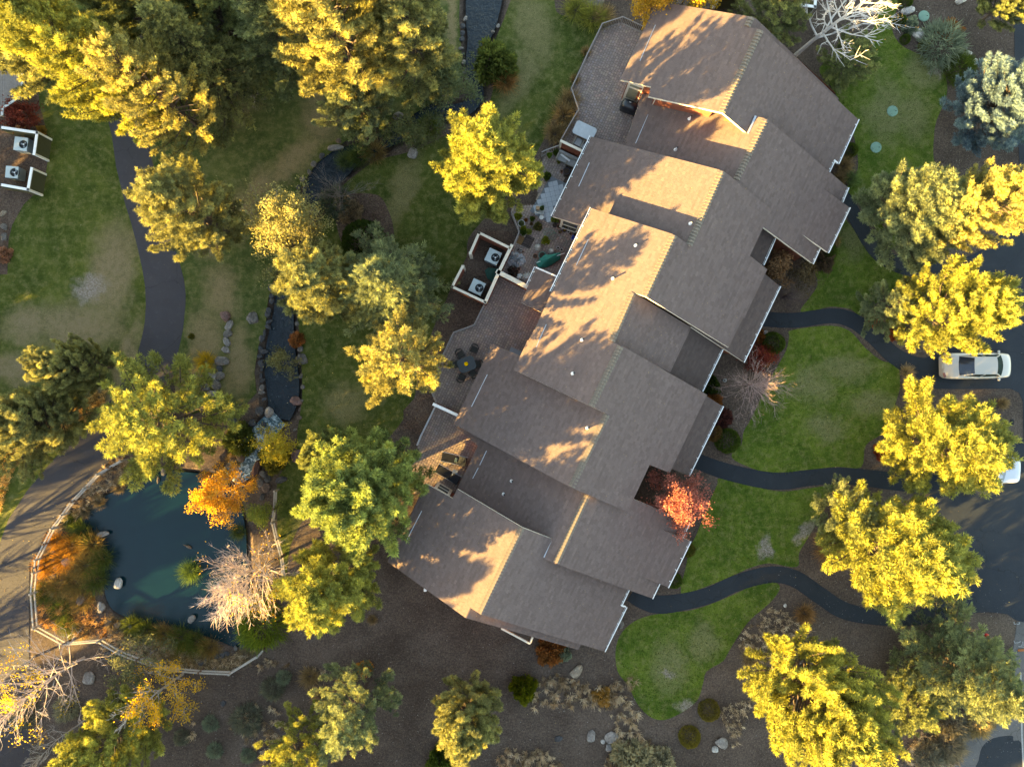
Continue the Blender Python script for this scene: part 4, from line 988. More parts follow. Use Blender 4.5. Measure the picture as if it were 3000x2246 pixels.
bare('bare_tree', 'leafless grey tree with sunlit tips on the mulch beside the second lawn', 1640, 832, 4.6, m_rosy, 18, None, r=2.3, nb=52, curv=.09, trunk_r=.05, t0=.08, sub=7, twig=5, el=(.15, 1.3))
bare('bare_tree', 'large white-barked leafless tree with a few tan leaves behind the top gable', 1716, 122, 9.0, m_whitebark, 19, (2, .12, .12), lcol=(.55, .30, .10), lpatch=lambda t: (t[:, 0] > .6) & (np.sin(t[:, 1]*1.7) > -.2), base=1, tiltv=(-.12, .30), r=3.6, nb=22, trunk_r=.16, t0=.24, sub=6, twig=5, curv=.17, el=(.1, .9))
bare('maple_tree', 'golden leafy tree at the top edge beside the paved terrace', 1400, 8, 5.4, m_greybark, 20, (14, .15, .17), lcol=(.56, .33, .045), r=1.9, nb=20, trunk_r=.07, sub=5, twig=4)
bare('maple_tree', 'golden leafy tree mostly hidden behind the top gable', 1490, -22, 5.8, m_greybark, 21, (12, .15, .17), lcol=(.55, .36, .045), r=2.0, nb=18, trunk_r=.07, sub=5, twig=4)
bare('willow_tree', 'pale yellow-green leafy tree over the narrow stream', 605, 485, 6.4, m_greybark, 22, (13, .14, .19), lcol=(.30, .28, .11), r=3.0, nb=36, trunk_r=.10, sub=6, twig=4)
bare('willow_tree', 'small dull green willow at the lower pool beside the reeds', 890, 290, 3.2, m_greybark, 23, (13, .14, .15), lcol=(.13, .15, .065), r=1.5, nb=16, trunk_r=.05, sub=4, twig=3, el=(.1, 1.0))
bare('willow_tree', 'grey-green feathery willow beside the upper stream', 962, 195, 4.0, m_greybark, 24, (15, .15, .16), lcol=(.13, .16, .08), r=1.9, nb=20, trunk_r=.05, sub=5, twig=3, el=(.1, 1.1))
bare('willow_tree', 'low green willow spreading left of the small willow at the lower pool', 800, 262, 3.0, m_greybark, 25, (13, .14, .16), lcol=(.11, .135, .05), r=1.8, nb=16, trunk_r=.05, sub=4, twig=3, el=(.0, .9))
bare('willow_tree', 'yellow-green willow over the white water of the cascade', 592, 955, 3.4, m_greybark, 26, (12, .13, .16), lcol=(.42, .35, .05), r=1.5, nb=18, trunk_r=.05, sub=4, twig=3, el=(.1, 1.0))
bare('willow_tree', 'small tan-green willow growing from the middle of the stream', 612, 782, 2.2, m_greybark, 27, (9, .12, .12), lcol=(.20, .19, .08), r=1.0, nb=14, trunk_r=.04, sub=4, twig=3, el=(.0, .9))
bare('willow_tree', 'dull green willow leaning over the rail fence south of the pond', 312, 1420, 3.6, m_greybark, 28, (11, .12, .16), lcol=(.17, .18, .09), r=1.8, nb=18, trunk_r=.05, sub=4, twig=3, el=(.1, 1.0))
bare('bare_shrub', 'grey leafless shrub beside the narrow stream above the round dark bush', 728, 412, 3.0, m_greybark, 29, None, cat='shrub', r=2.0, nb=26, trunk_r=.05, multi=3, t0=.1, sub=6, twig=4, el=(.3, 1.2))
bare('bare_shrub', 'purplish leafless shrub at the house wall beside the second driveway', 1700, 640, 1.8, simple('purple_twigs', (.055, .035, .036), .9, .2, 8), 30, None, cat='shrub', r=1.3, nb=26, trunk_r=.04, multi=3, t0=.05, sub=6, twig=4, el=(.2, 1.2))
bare('maple_shrub', 'brown-leaved shrub in the corner between two gutters', 1672, 575, 3.0, m_greybark, 31, (13, .14, .14), lcol=(.20, .115, .06), cat='shrub', r=1.3, nb=18, trunk_r=.05, sub=4, twig=3, el=(.1, 1.1))
bare('bare_shrub', 'dark twiggy shrub right of the brown-leaved shrub', 1732, 592, 1.8, m_greybark, 32, (5, .12, .12), lcol=(.12, .09, .05), cat='shrub', r=1.2, nb=18, trunk_r=.04, sub=5, twig=3, el=(.1, 1.1))
bare('maple_shrub', 'dark red bush at the foot of the left deck', 48, 250, 1.7, m_greybark, 33, (14, .13, .12), lcol=(.20, .05, .035), cat='shrub', r=1.1, nb=16, trunk_r=.04, sub=4, twig=3, el=(.1, 1.1))
bare('maple_shrub', 'deep red low shrub under the leafless grey tree', 1628, 775, 1.1, m_greybark, 34, (12, .12, .12), lcol=(.22, .045, .03), cat='shrub', r=1.2, nb=16, trunk_r=.04, sub=4, twig=3, el=(.1, 1.0))
bare('aspen_tree', 'yellow-green sapling beside the pond fence under the orange birch', 560, 1110, 2.8, m_greybark, 35, (11, .12, .14), lcol=(.19, .23, .05), r=1.2, nb=14, trunk_r=.04, sub=4, twig=3)
bare('bare_shrub', 'small grey dead shrub on the meadow at the foot of the half-lit fir', 545, 213, 1.0, m_pinkbark, 36, None, cat='shrub', r=.9, nb=18, trunk_r=.04, multi=2, t0=.05, sub=4, twig=3, el=(.1, .8))
# ---- shrubs, clumps of grass, reeds
def clump(seed, m, rad, hgt, bl, bw, spread=.5, arch=0):
    g = np.random.default_rng(seed); az = g.random(m)*6.283; rr = rad*.35*np.sqrt(g.random(m)); P = np.stack([rr*np.cos(az), rr*np.sin(az), np.zeros(m)], 1)
    tl = g.random(m)**.7*spread; D = nrm(np.stack([np.cos(az)*tl, np.sin(az)*tl, np.ones(m)], 1)+g.normal(size=(m, 3))*.28)
    L_ = hgt*g.uniform(.55, 1.15, m); q1 = blades(P, D, L_*.6, np.full(m, bw), g)
    E = P+D*(L_*.45)[:, None]; D2 = nrm(D+np.stack([np.cos(az), np.sin(az), -np.full(m, .35)], 1)*(.55+arch)); q2 = blades(E, D2, L_*.6, np.full(m, bw*.8), g)
    tone = np.clip(g.normal(.5, .22, m), 0, 1)
    return np.concatenate([q1, q2]), np.concatenate([tone, np.clip(tone+.15, 0, 1)])
def bush(seed, rad, hgt, m=2600, bl=.09, bw=.05, lump=.15, clipped=False):
    g = np.random.default_rng(seed); d = nrm(g.normal(size=(m, 3))); d[:, 2] = np.abs(d[:, 2]); az = np.arctan2(d[:, 1], d[:, 0])
    s = 1+lump*np.sin(3*az+seed)*np.cos(4*d[:, 2]+seed)+lump*.6*np.sin(7*az+d[:, 2]*5)
    rr = g.uniform(.72 if not clipped else .88, 1.0, m)*s
    P = d*rr[:, None]*np.array([rad, rad, hgt]); D = nrm(d+g.normal(size=(m, 3))*(.35 if clipped else .6))
    q4 = blades(P, D, bl*g.uniform(.7, 1.5, m), bw*g.uniform(.7, 1.3, m), g)
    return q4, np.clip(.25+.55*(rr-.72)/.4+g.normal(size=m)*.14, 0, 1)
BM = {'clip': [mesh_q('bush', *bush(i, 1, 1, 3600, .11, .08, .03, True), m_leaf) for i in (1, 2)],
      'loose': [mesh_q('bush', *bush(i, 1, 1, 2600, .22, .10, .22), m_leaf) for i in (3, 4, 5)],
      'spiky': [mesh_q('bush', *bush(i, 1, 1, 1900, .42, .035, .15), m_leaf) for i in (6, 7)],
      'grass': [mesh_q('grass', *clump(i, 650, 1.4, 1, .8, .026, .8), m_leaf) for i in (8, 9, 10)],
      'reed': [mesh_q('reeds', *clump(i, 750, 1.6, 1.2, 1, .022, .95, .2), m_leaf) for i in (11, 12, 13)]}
bcount = 0
def shrub(kind, px, py, r, h, col, label, name='shrub', cat='shrub', group=None, z=0):
    global bcount; bcount += 1
    me = BM[kind][bcount % len(BM[kind])]; p = W(px, py, h*.5); p.z = z
    o = link(name, me, None, p, bcount*1.3); o.scale = (r, r, h); o.color = (*col, 1)
    tag(o, label, cat, group); return o
GRN = (.075, .115, .022); OLV = (.13, .13, .03); TAN = (.30, .21, .10); RST = (.24, .095, .03); SAGE = (.16, .17, .12); SILV = (.20, .25, .17); ORG = (.42, .15, .02); DGR = (.04, .065, .015)
for a in [
 ('clip', 2641, 60, .42, .6, GRN, 'clipped green ball between the white boulders at the top right'), ('clip', 2655, 113, .34, .5, GRN, 'small clipped green ball below the two upper white boulders'), ('clip', 2711, 132, .40, .5, OLV, 'small olive ball touching the silver juniper'),
 ('clip', 2657, 4, .45, .6, GRN, 'clipped green ball cut by the top edge beside the white boulder'), ('loose', 2668, 72, .55, .6, SILV, 'narrow silvery shrub right of the clipped green ball'),
 ('spiky', 2765, 128, 1.45, 1.1, SILV, 'large silvery juniper between the front lawn and the mulch slope'), ('loose', 2790, 88, .7, .7, RST, 'rust-brown bush behind the silvery juniper'), ('spiky', 2816, 198, .95, .9, GRN, 'deep green low juniper below the silvery one'),
 ('clip', 2494, 438, .52, .8, GRN, 'rounded green bush beside the top right gutter'), ('grass', 2478, 483, .7, .8, TAN, 'tan ornamental grass below the rounded bush at the gutter'), ('grass', 2498, 522, .6, .8, (.13, .2, .07), 'blue-green spiky clump near the first driveway'), ('grass', 2460, 523, .55, .7, TAN, 'tan grass clump at the eave by the first driveway'),
 ('grass', 2445, 705, .5, .7, TAN, 'tan grass clump at the corner of the raised roof bay'), ('clip', 2425, 735, .7, .7, GRN, 'green bush under the corner of the raised roof bay'), ('loose', 2410, 760, .8, .6, (.10, .07, .045), 'brown low bush beside the bay corner'),
 ('grass', 2375, 788, .5, .7, TAN, 'tan tuft beside the dark twiggy shrub'),
 ('clip', 2270, 1005, .78, 1.0, GRN, 'large round green bush beside the second driveway'), ('loose', 2222, 985, .45, .5, RST, 'rusty small bush at the gutter by the second driveway'), ('loose', 2240, 1040, .7, .7, RST, 'rust bush below the large round green bush'),
 ('clip', 2136, 1292, .85, 1.1, GRN, 'round green bush beside the third driveway'), ('clip', 2094, 1268, .62, .8, (.22, .13, .05), 'round tan bush left of the green one beside the third driveway'), ('loose', 2090, 1180, .6, .7, RST, 'rust shrub at the gutter above the tan bush'), ('loose', 2085, 1130, .6, .8, DGR, 'dark green bush against the wall below the leafless tree'), ('loose', 2115, 1225, .7, .6, (.09, .035, .03), 'dark maroon ground shrub above the tan bush'),
 ('clip', 2018, 1612, .5, .5, OLV, 'yellow-green mound beside the lower right gutter'), ('clip', 1977, 1702, .55, .5, GRN, 'green mound near the corner of the lower bay'),
 ('clip', 2023, 2163, .74, .9, (.20, .165, .035), 'round ochre bush with a clean outline, lower of the pair by the egg-shaped lawn'), ('clip', 2080, 2085, .74, .9, (.17, .14, .035), 'round ochre bush, upper of the pair by the egg-shaped lawn'),
 ('loose', 1764, 2042, .62, .5, (.36, .20, .05), 'orange-tan low bush on the dry slope'), ('loose', 1614, 1907, .95, .8, RST, 'rust-brown bush at the bottom roof edge'), ('loose', 1650, 1918, .5, .5, SILV, 'sage green bush touching the rust-brown bush'),
 ('loose', 1534, 2022, .85, 1.3, (.12, .14, .012), 'olive yellow-green conical bush alone on the mulch'), ('loose', 1292, 2232, .9, 1.2, GRN, 'green bush cut by the bottom edge'),
 ('grass', 2474, 1467, .55, .5, ORG, 'orange grass clump beside the third driveway'), ('loose', 2586, 1322, .55, .4, (.28, .06, .03), 'red low shrub beside the fir over the white car'), ('loose', 2565, 938, .55, .4, (.32, .09, .03), 'red patch of shrub by the second driveway'), ('loose', 2625, 975, .5, .4, (.28, .07, .03), 'red shrub under the bright yellow fir'),
 ('grass', 2660, 1090, .55, .6, (.42, .30, .15), 'upper tan grass clump on the island beside the sedan'), ('grass', 2663, 1136, .5, .6, (.42, .30, .15), 'lower tan grass clump on the island beside the sedan'), ('grass', 2941, 1182, .45, .5, TAN, 'tan clump on the planted island right of the fir'),
 ('loose', 1450, 178, 1.35, 1.6, (.11, .14, .035), 'green bush on the bank of the upper stream'), ('grass', 1480, 235, .95, .9, (.36, .19, .07), 'orange-tan grasses below the green bush at the upper stream'),
 ('grass', 1738, 48, 1.1, .9, (.24, .24, .05), 'yellow-green grass clump at the top of the terrace lawn'), ('grass', 1690, 22, 1.1, .9, (.22, .23, .05), 'green-gold grass clump left of the other at the top edge'), ('grass', 1772, 42, .8, .8, TAN, 'tan grass at the corner of the terrace railing'),
 ('grass', 1668, 290, .9, 1.0, TAN, 'uppermost tan grass clump along the terrace wall'), ('grass', 1652, 335, .95, 1.0, (.26, .19, .09), 'middle tan grass clump along the terrace wall'), ('grass', 1628, 388, .9, .9, TAN, 'lowest tan grass clump along the terrace wall'), ('grass', 1718, 150, .4, .4, TAN, 'small pale tuft beside the terrace wall'), ('grass', 1685, 232, .4, .4, TAN, 'small tan tuft halfway down the terrace wall'),
 ('clip', 1062, 705, 1.5, 1.2, DGR, 'round dark green bush on the garden lawn'), ('loose', 1025, 620, .8, .6, (.2, .15, .09), 'tan low shrub above the round dark bush'), ('spiky', 980, 590, 1.0, .9, (.10, .13, .085), 'blue-green shrub at the foot of the grey leafless shrub'),
 ('spiky', 762, 1835, 1.5, 1.7, (.16, .22, .03), 'bright green feathery bush at the lower right of the pond'), ('loose', 868, 995, .5, .5, (.34, .14, .05), 'orange shrub at the right bank of the stream'),
 ('loose', 800, 1345, .9, .9, OLV, 'yellow-green bush right of the cascade'), ('loose', 700, 1290, 1.0, 1.0, (.10, .12, .03), 'green bush left of the cascade'), ('loose', 560, 985, .2, .2, OLV, 'tiny yellow weed by the wide path'),
 ('grass', 600, 1060, .8, .4, (.55, .36, .03), 'bright yellow sapling leaves on the verge by the rock row'),
 ('grass', 1095, 440, 1.0, 1.1, (.28, .20, .08), 'tan reeds at the head of the lower pool'), ('reed', 1050, 455, .8, 1.2, (.09, .14, .04), 'green reeds in the lower pool'), ('reed', 1010, 470, .6, 1.0, (.08, .13, .05), 'thin green reeds left in the lower pool'), ('reed', 1260, 372, .9, .7, (.12, .16, .03), 'green reed clump between the willows and the bright pine'),
 ('spiky', 68, 2092, .9, .8, SAGE, 'pale sage bush on the left verge near the bottom'), ('spiky', 190, 2078, .75, .7, (.26, .26, .17), 'pale cream sage bush under the yellow-leaved tree'),
 ('loose', 8, 745, .5, .6, (.42, .22, .14), 'pinkish tan clump on the left edge'), ('loose', 120, 380, .3, .4, (.36, .23, .06), 'small gold shrub at the corner of the upper olive screen'),
 ('spiky', 720, 2110, .95, .7, SAGE, 'sage bush on the dry slope, upper left of its cluster'), ('spiky', 795, 2020, .7, .6, SAGE, 'sage bush right of the cluster on the dry slope'), ('spiky', 615, 2120, .5, .4, SILV, 'small silvery sage left on the dry slope'), ('spiky', 628, 2200, .5, .4, SILV, 'silvery sage near the bottom edge'), ('spiky', 725, 2215, .45, .4, SILV, 'tiny silvery sage at the bottom edge'), ('spiky', 530, 2160, .5, .4, SAGE, 'grey sage near the half-bare orange tree'),
 ('spiky', 830, 1985, .45, .5, SILV, 'upright silvery bush at the top of the dry slope'), ('grass', 905, 1985, .8, .6, TAN, 'tan grass clump left of the open grey-green pine'), ('grass', 940, 2040, .8, .6, (.30, .20, .13), 'pinkish tan grass clump at the open pine'),
 ('loose', 1850, 2225, 1.3, .9, (.34, .30, .17), 'cream flowering bush on the bottom edge'), ('loose', 1935, 2240, 1.0, .8, (.32, .29, .18), 'second cream bush on the bottom edge'),
 ('spiky', 2795, 2130, 1.0, .9, (.17, .16, .12), 'grey sage bush below the wide fir'), ('spiky', 2870, 2120, .9, .8, (.34, .26, .12), 'tan bush at the foot of the wide fir'), ('spiky', 2780, 2190, 1.1, .9, (.24, .20, .13), 'tan-grey sage bush near the dark patch'), ('spiky', 2725, 2215, 1.0, .9, (.20, .19, .14), 'grey sage bush at the bottom edge right of the huge pine'), ('spiky', 2920, 2080, .8, .7, SAGE, 'sage bush beside the worn asphalt'),
 ('grass', 2360, 1800, .8, .7, (.30, .17, .07), 'rust-tan grass above the huge yellow pine'), ('grass', 2430, 1610, 1.2, .6, (.34, .19, .08), 'sunlit tan ground shrub left of the bright yellow fir'), ('grass', 2200, 1930, .7, .6, TAN, 'tan grass left of the huge yellow pine'),
 ('loose', 1068, 1958, .5, .4, (.55, .25, .04), 'small orange weed above the open grey-green pine'), ('grass', 1090, 1815, .4, .4, TAN, 'tan tuft below the yellow-green pine by the fence'),
 ]: shrub(*a)
# reeds and brush round the pond
for i, (px, py, r, h, c) in enumerate([(240, 1560, 1.0, 1.2, 0), (270, 1600, 1.2, 1.3, 1), (210, 1600, 1.1, 1.2, 2), (300, 1640, 1.1, 1.2, 0), (250, 1660, 1.3, 1.3, 1), (185, 1640, 1.1, 1.2, 2), (280, 1700, 1.2, 1.2, 0), (215, 1710, 1.2, 1.2, 1), (165, 1590, .9, 1.0, 2), (130, 1660, 1.0, 1.0, 2),
        (170, 1720, 1.1, 1.1, 1), (130, 1740, 1.0, 1.0, 0), (240, 1760, 1.1, 1.0, 1), (180, 1790, 1.1, 1.0, 0), (390, 1835, 1.0, 1.0, 0), (430, 1850, 1.1, 1.1, 0), (480, 1862, 1.1, 1.1, 1), (530, 1872, 1.2, 1.2, 0), (575, 1885, 1.1, 1.1, 0), (615, 1900, 1.0, 1.1, 1), (540, 1920, 1.1, .8, 1), (330, 1830, .8, .8, 3),
        (240, 1850, 1.0, .8, 3), (200, 1840, .9, .9, 0), (470, 1905, 1.0, .7, 3), (600, 1945, 1.0, .6, 3), (660, 1945, 1.0, .5, 3), (720, 1925, .9, .5, 3), (350, 1425, .8, .6, 3), (290, 1470, .8, .6, 3), (245, 1500, .8, .6, 3), (400, 1390, .8, .7, 0), (440, 1382, .7, .7, 0), (660, 1395, .9, .8, 3), (215, 1530, .8, .7, 0), (700, 1560, .7, .7, 0), (690, 1350, .7, .6, 1)]):
    col = [(.10, .13, .03), (.26, .18, .06), (.44, .21, .04), (.26, .20, .11)][c]
    sh = [(.10, .13, .03)]
    o = shrub('reed' if c < 3 else 'grass', px-6, py, r*.72, h*.75, col, ['green reed clump on the edge of the pond', 'tan-green reed clump on the edge of the pond', 'orange reed clump on the sunlit west shore of the pond', 'dry tan grass clump on the bank of the pond'][c], ['reed_clump', 'reed_clump', 'reed_clump', 'grass_clump'][c], 'reeds' if c < 3 else 'grass', ['green reeds round the pond', 'tan-green reeds round the pond', 'orange reeds on the west shore', 'dry grass round the pond'][c], z=-.12)
shrub('reed', 552, 1678, .75, .9, (.10, .16, .04), 'lone green reed clump standing in the open water of the pond', 'reed_clump', 'reeds', z=-.15)
# dry grass on the slope at the bottom, leaf litter, pebbles: uncountable
def scatter(name, n, poly, seed, fn, mat, col=(1, 1, 1), label=None, cat=None):
    g = np.random.default_rng(seed); pl = np.array(wpoly(poly)); lo, hi = pl.min(0), pl.max(0); out = []; pts = np.zeros((0, 2))
    while len(pts) < n:
        c = lo+(hi-lo)*g.random((n*2, 2)); c = c[inside(c[:, 0], c[:, 1], pl.tolist())]; pts = np.concatenate([pts, c])
    q4, tone = fn(pts[:n], g); o = link(name, mesh_q(name, q4, tone, mat)); o.color = (*col, 1); o['kind'] = 'stuff'
    return o
def f_tuft(hh, m, dens=None):
    def fn(pts, g):
        if dens is not None:
            w_ = np.sin(pts[:, 0]*dens)+np.sin(pts[:, 1]*dens*1.3+2)+np.sin((pts[:, 0]+pts[:, 1])*dens*.7); pts = pts[w_ > .35]
        n = len(pts); s = g.uniform(.4, 1.3, n)**1.5; A = np.repeat(pts, m, 0); k = n*m; sc = np.repeat(s, m)
        az = g.random(k)*6.283; t = g.random(k)*1.1
        D = nrm(np.stack([np.cos(az)*t, np.sin(az)*t, np.ones(k)], 1)); P = np.stack([A[:, 0], A[:, 1], np.zeros(k)], 1)+g.normal(size=(k, 3))*np.array([.05, .05, 0])
        return blades(P, D, hh*sc*g.uniform(.6, 1.2, k), .028*np.ones(k), g), np.clip(np.repeat(g.random(n), m)+g.normal(size=k)*.1, 0, 1)
    return fn
def f_flat(sz_, z):
    def fn(pts, g):
        sz = .8*sz_*g.uniform(.25, 1.4, len(pts)); n = len(pts); a = g.random(n)*6.28; D = np.stack([np.cos(a), np.sin(a), g.normal(size=n)*.2], 1)
        return blades(np.stack([pts[:, 0], pts[:, 1], np.full(n, z)], 1), nrm(D), sz*g.uniform(.6, 1.5, n), sz*.7*g.uniform(.6, 1.3, n), g), g.random(n)
    return fn
m_dry = leaf_mat('dry_grass', [(0, (.22, .15, .09)), (.4, (.46, .34, .21)), (.75, (.66, .52, .35)), (1, (.78, .66, .48))], .25)
m_litter = leaf_mat('leaf_litter', [(0, (.10, .06, .035)), (.5, (.30, .19, .06)), (.9, (.55, .42, .12)), (1, (.6, .55, .45))], .1)
m_peb = leaf_mat('pale_pebbles', [(0, (.05, .045, .042)), (.7, (.13, .12, .11)), (1, (.45, .44, .42))], 0)
scatter('dry_grass', 620, ql('- 1560,1990 1900,1900 1840,2050 1950,2150 2000,2246 1450,2250 1480,2150 1560,2080'), 1, f_tuft(.46, 46, .9), m_dry)
scatter('dry_grass', 380, ql('- 600,2010 780,1930 960,1960 990,2100 900,2200 700,2250 540,2250 560,2100'), 2, f_tuft(.38, 30, 1.0), m_dry)
scatter('dry_grass', 700, ql('- 2120,1900 2250,1780 2420,1800 2330,1900 2200,2060 2150,2200 2100,2060'), 3, f_tuft(.30, 16, .8), m_dry)
scatter('dry_grass', 500, ql('- 2630,2246 2700,2120 2900,2050 2960,2100 2880,2180 2800,2246'), 4, f_tuft(.40, 16, .9), m_dry)
scatter('dry_grass', 700, ql('- 330,1840 480,1880 640,1930 750,1900 700,1950 500,1960 300,1900'), 5, f_tuft(.28, 14), m_dry)
scatter('dry_grass', 420, ql('I 1080,660 920,660 560,1030 420,1240 500,1260 640,1130 860,930 1080,790'), 6, f_tuft(.26, 14), m_dry)
scatter('dry_grass', 500, ql('- 115,1640 220,1560 250,1700 330,1830 300,1880 200,1850 110,1830'), 7, f_tuft(.34, 14), m_dry, (1.1, .8, .45))
scatter('leaf_litter', 900, ql('- 760,1950 850,1000 900,700 1300,700 1250,1400 900,1700 800,1950'), 8, f_flat(.065, .03), m_litter)
scatter('leaf_litter', 450, ql('- 0,1600 300,1300 60,2246 0,2246'), 81, f_flat(.07, .03), m_litter)
scatter('leaf_litter', 800, ql('- 1700,1350 3000,900 3000,2246 1500,2246'), 9, f_flat(.06, .035), m_litter)
scatter('leaf_litter', 900, ql('- 0,0 1700,0 1500,700 0,900'), 10, f_flat(.045, .02), m_litter)
scatter('pebbles', 7000, ql('- 540,1900 850,1750 1150,1650 1500,1820 1850,1900 2000,2246 500,2246'), 11, f_flat(.06, .014), m_peb)
scatter('pebbles', 6000, ql('- 2000,2246 2200,1700 2600,1500 3000,1800 3000,2246'), 12, f_flat(.055, .027), m_peb)
scatter('pebbles', 3000, ql('- 2650,0 2970,0 2980,500 2760,560 2780,260'), 13, f_flat(.06, .014), m_peb)
scatter('pebbles', 3000, ql('- 1170,700 1400,700 1300,1250 1050,1400 1150,1700 900,1700 1000,1400'), 14, f_flat(.03, .018), m_peb)
# sunlit brush beside the left path
scatter('dry_grass', 500, ql('I 30,640 200,480 420,440 620,260 780,130 880,110 860,220 700,360 480,500 300,600 120,740 20,1050 0,1200'), 15, f_tuft(.42, 18), m_dry, (1.25, 1.05, .6))
def f_grassblade(hh):
    def fn(pts, g):
        n = len(pts); az = g.random(n)*6.28; t = g.random(n)*.9; D = nrm(np.stack([np.cos(az)*t, np.sin(az)*t, np.ones(n)], 1))
        return blades(np.stack([pts[:, 0], pts[:, 1], np.zeros(n)], 1), D, hh*g.uniform(.6, 1.4, n), np.full(n, .035), g), g.random(n)
    return fn
m_turf = leaf_mat('turf', [(0, (.016, .040, .006)), (.5, (.05, .085, .014)), (.9, (.11, .13, .035)), (1, (.18, .16, .08))], .3)
for i, (nm, pl_, k) in enumerate([('R1', R1, 9000), ('R2', R2, 6000), ('R3', R3, 12000), ('R4', R4, 7000), ('R5', R5, 9000), ('B2', B2, 16000)]):
    scatter('grass', k, smooth_poly(pl_, 2), 30+i, f_grassblade(.09), m_turf)

ORD = ['first', 'second', 'third', 'fourth', 'fifth', 'sixth', 'seventh', 'eighth', 'ninth', 'tenth', 'eleventh', 'twelfth', 'thirteenth', 'fourteenth', 'fifteenth', 'sixteenth', 'seventeenth', 'eighteenth', 'nineteenth', 'twentieth']
def ordinal(i):
    return ORD[i] if i < 20 else str(i+1)+{1: 'st', 2: 'nd', 3: 'rd'}.get((i+1) % 10 if (i+1) % 100 not in (11, 12, 13) else 0, 'th')
def number_group(group, text, key, where):
    g_ = sorted([o for o in COL.objects if o.get('group') == group and o.parent is None], key=key)
    for i, o in enumerate(g_): o['label'] = text+', '+ordinal(i)+' '+where
number_group('green reeds round the pond', 'green reed clump on the edge of the pond', lambda o: o.location.x, 'green clump from the left')
number_group('tan-green reeds round the pond', 'tan-green reed clump on the west shore of the pond', lambda o: -o.location.y, 'tan-green clump from the top')
number_group('orange reeds on the west shore', 'orange reed clump on the sunlit west shore', lambda o: -o.location.y, 'orange clump from the top')
number_group('dry grass round the pond', 'dry tan grass clump on the bank of the pond', lambda o: o.location.x, 'dry clump from the left')
# ------------------------------------------------------------------ boulders
def rock_mat():
    m, t, o = newmat('rock'); v = pos(t, False); oi = t.nodes.new('ShaderNodeObjectInfo')
    a = noise_n(t, v, 1.6, 8, .7, .6); f = noise_n(t, v, 7, 6, .8); vo = t.nodes.new('ShaderNodeTexVoronoi'); vo.inputs['Scale'].default_value = 2.3; t.links.new(v, vo.inputs['Vector'])
    col = ramp(t, a, [(.32, (.35, .33, .32)), (.48, (.75, .72, .70)), (.62, (1.15, 1.12, 1.08)), (.75, (1.6, 1.6, 1.6))])
    col = mixc(t, 1.0, col, ramp(t, f, [(.3, (.6, .6, .6)), (.7, (1.3, 1.3, 1.3))]), 'MULTIPLY'); col = mixc(t, 1.0, col, oi.outputs['Color'], 'MULTIPLY')
    finish(t, o, col, .9, math_n(t, 'ADD', f, a), .06, .2); return m
m_rock = rock_mat()
def rock_mesh(seed):
    import bmesh
    bm = bmesh.new(); bmesh.ops.create_icosphere(bm, subdivisions=3, radius=1); rg = random.Random(seed)
    planes = [(Vector((rg.gauss(0, 1), rg.gauss(0, 1), rg.gauss(0, .8))).normalized(), rg.uniform(.62, .9)) for _ in range(9)]
    for v in bm.verts:
        p = v.co.copy()
        for n_, d_ in planes:
            k = p.dot(n_)-d_
            if k > 0: p -= n_*k*.9
        p *= 1+.10*noise.fractal(p*2.2+Vector((seed, 0, 0)), 1, 2, 4)
        p.z *= .62; v.co = p
    me = bpy.data.meshes.new('boulder'); bm.to_mesh(me); bm.free(); me.materials.append(m_rock); return me
RK = [rock_mesh(i) for i in range(1, 7)]
rk_n = 0
def rock(px, py, rx, ry, col, label, group=None, z=0.0, rz=None, hgt=None, name='boulder'):
    """rx, ry: half sizes in photo pixels"""
    global rk_n; rk_n += 1; k = H/F
    o = link(name, RK[rk_n % 6], None, W(px, py), rz if rz is not None else rk_n*2.1)
    s = (rx+ry)/2*k; o.scale = (rx*k*1.08, ry*k*1.08, s*(hgt or 1.0)); o.location.z = z+s*.18; o.color = (*col, 1)
    tag(o, label, 'rock', group); return o
LGR = (.27, .255, .24); MGR = (.17, .16, .15); DGY = (.075, .080, .088); RED = (.19, .12, .11); WHT = (.50, .49, .46); SND = (.32, .27, .21); BRN = (.15, .11, .09)
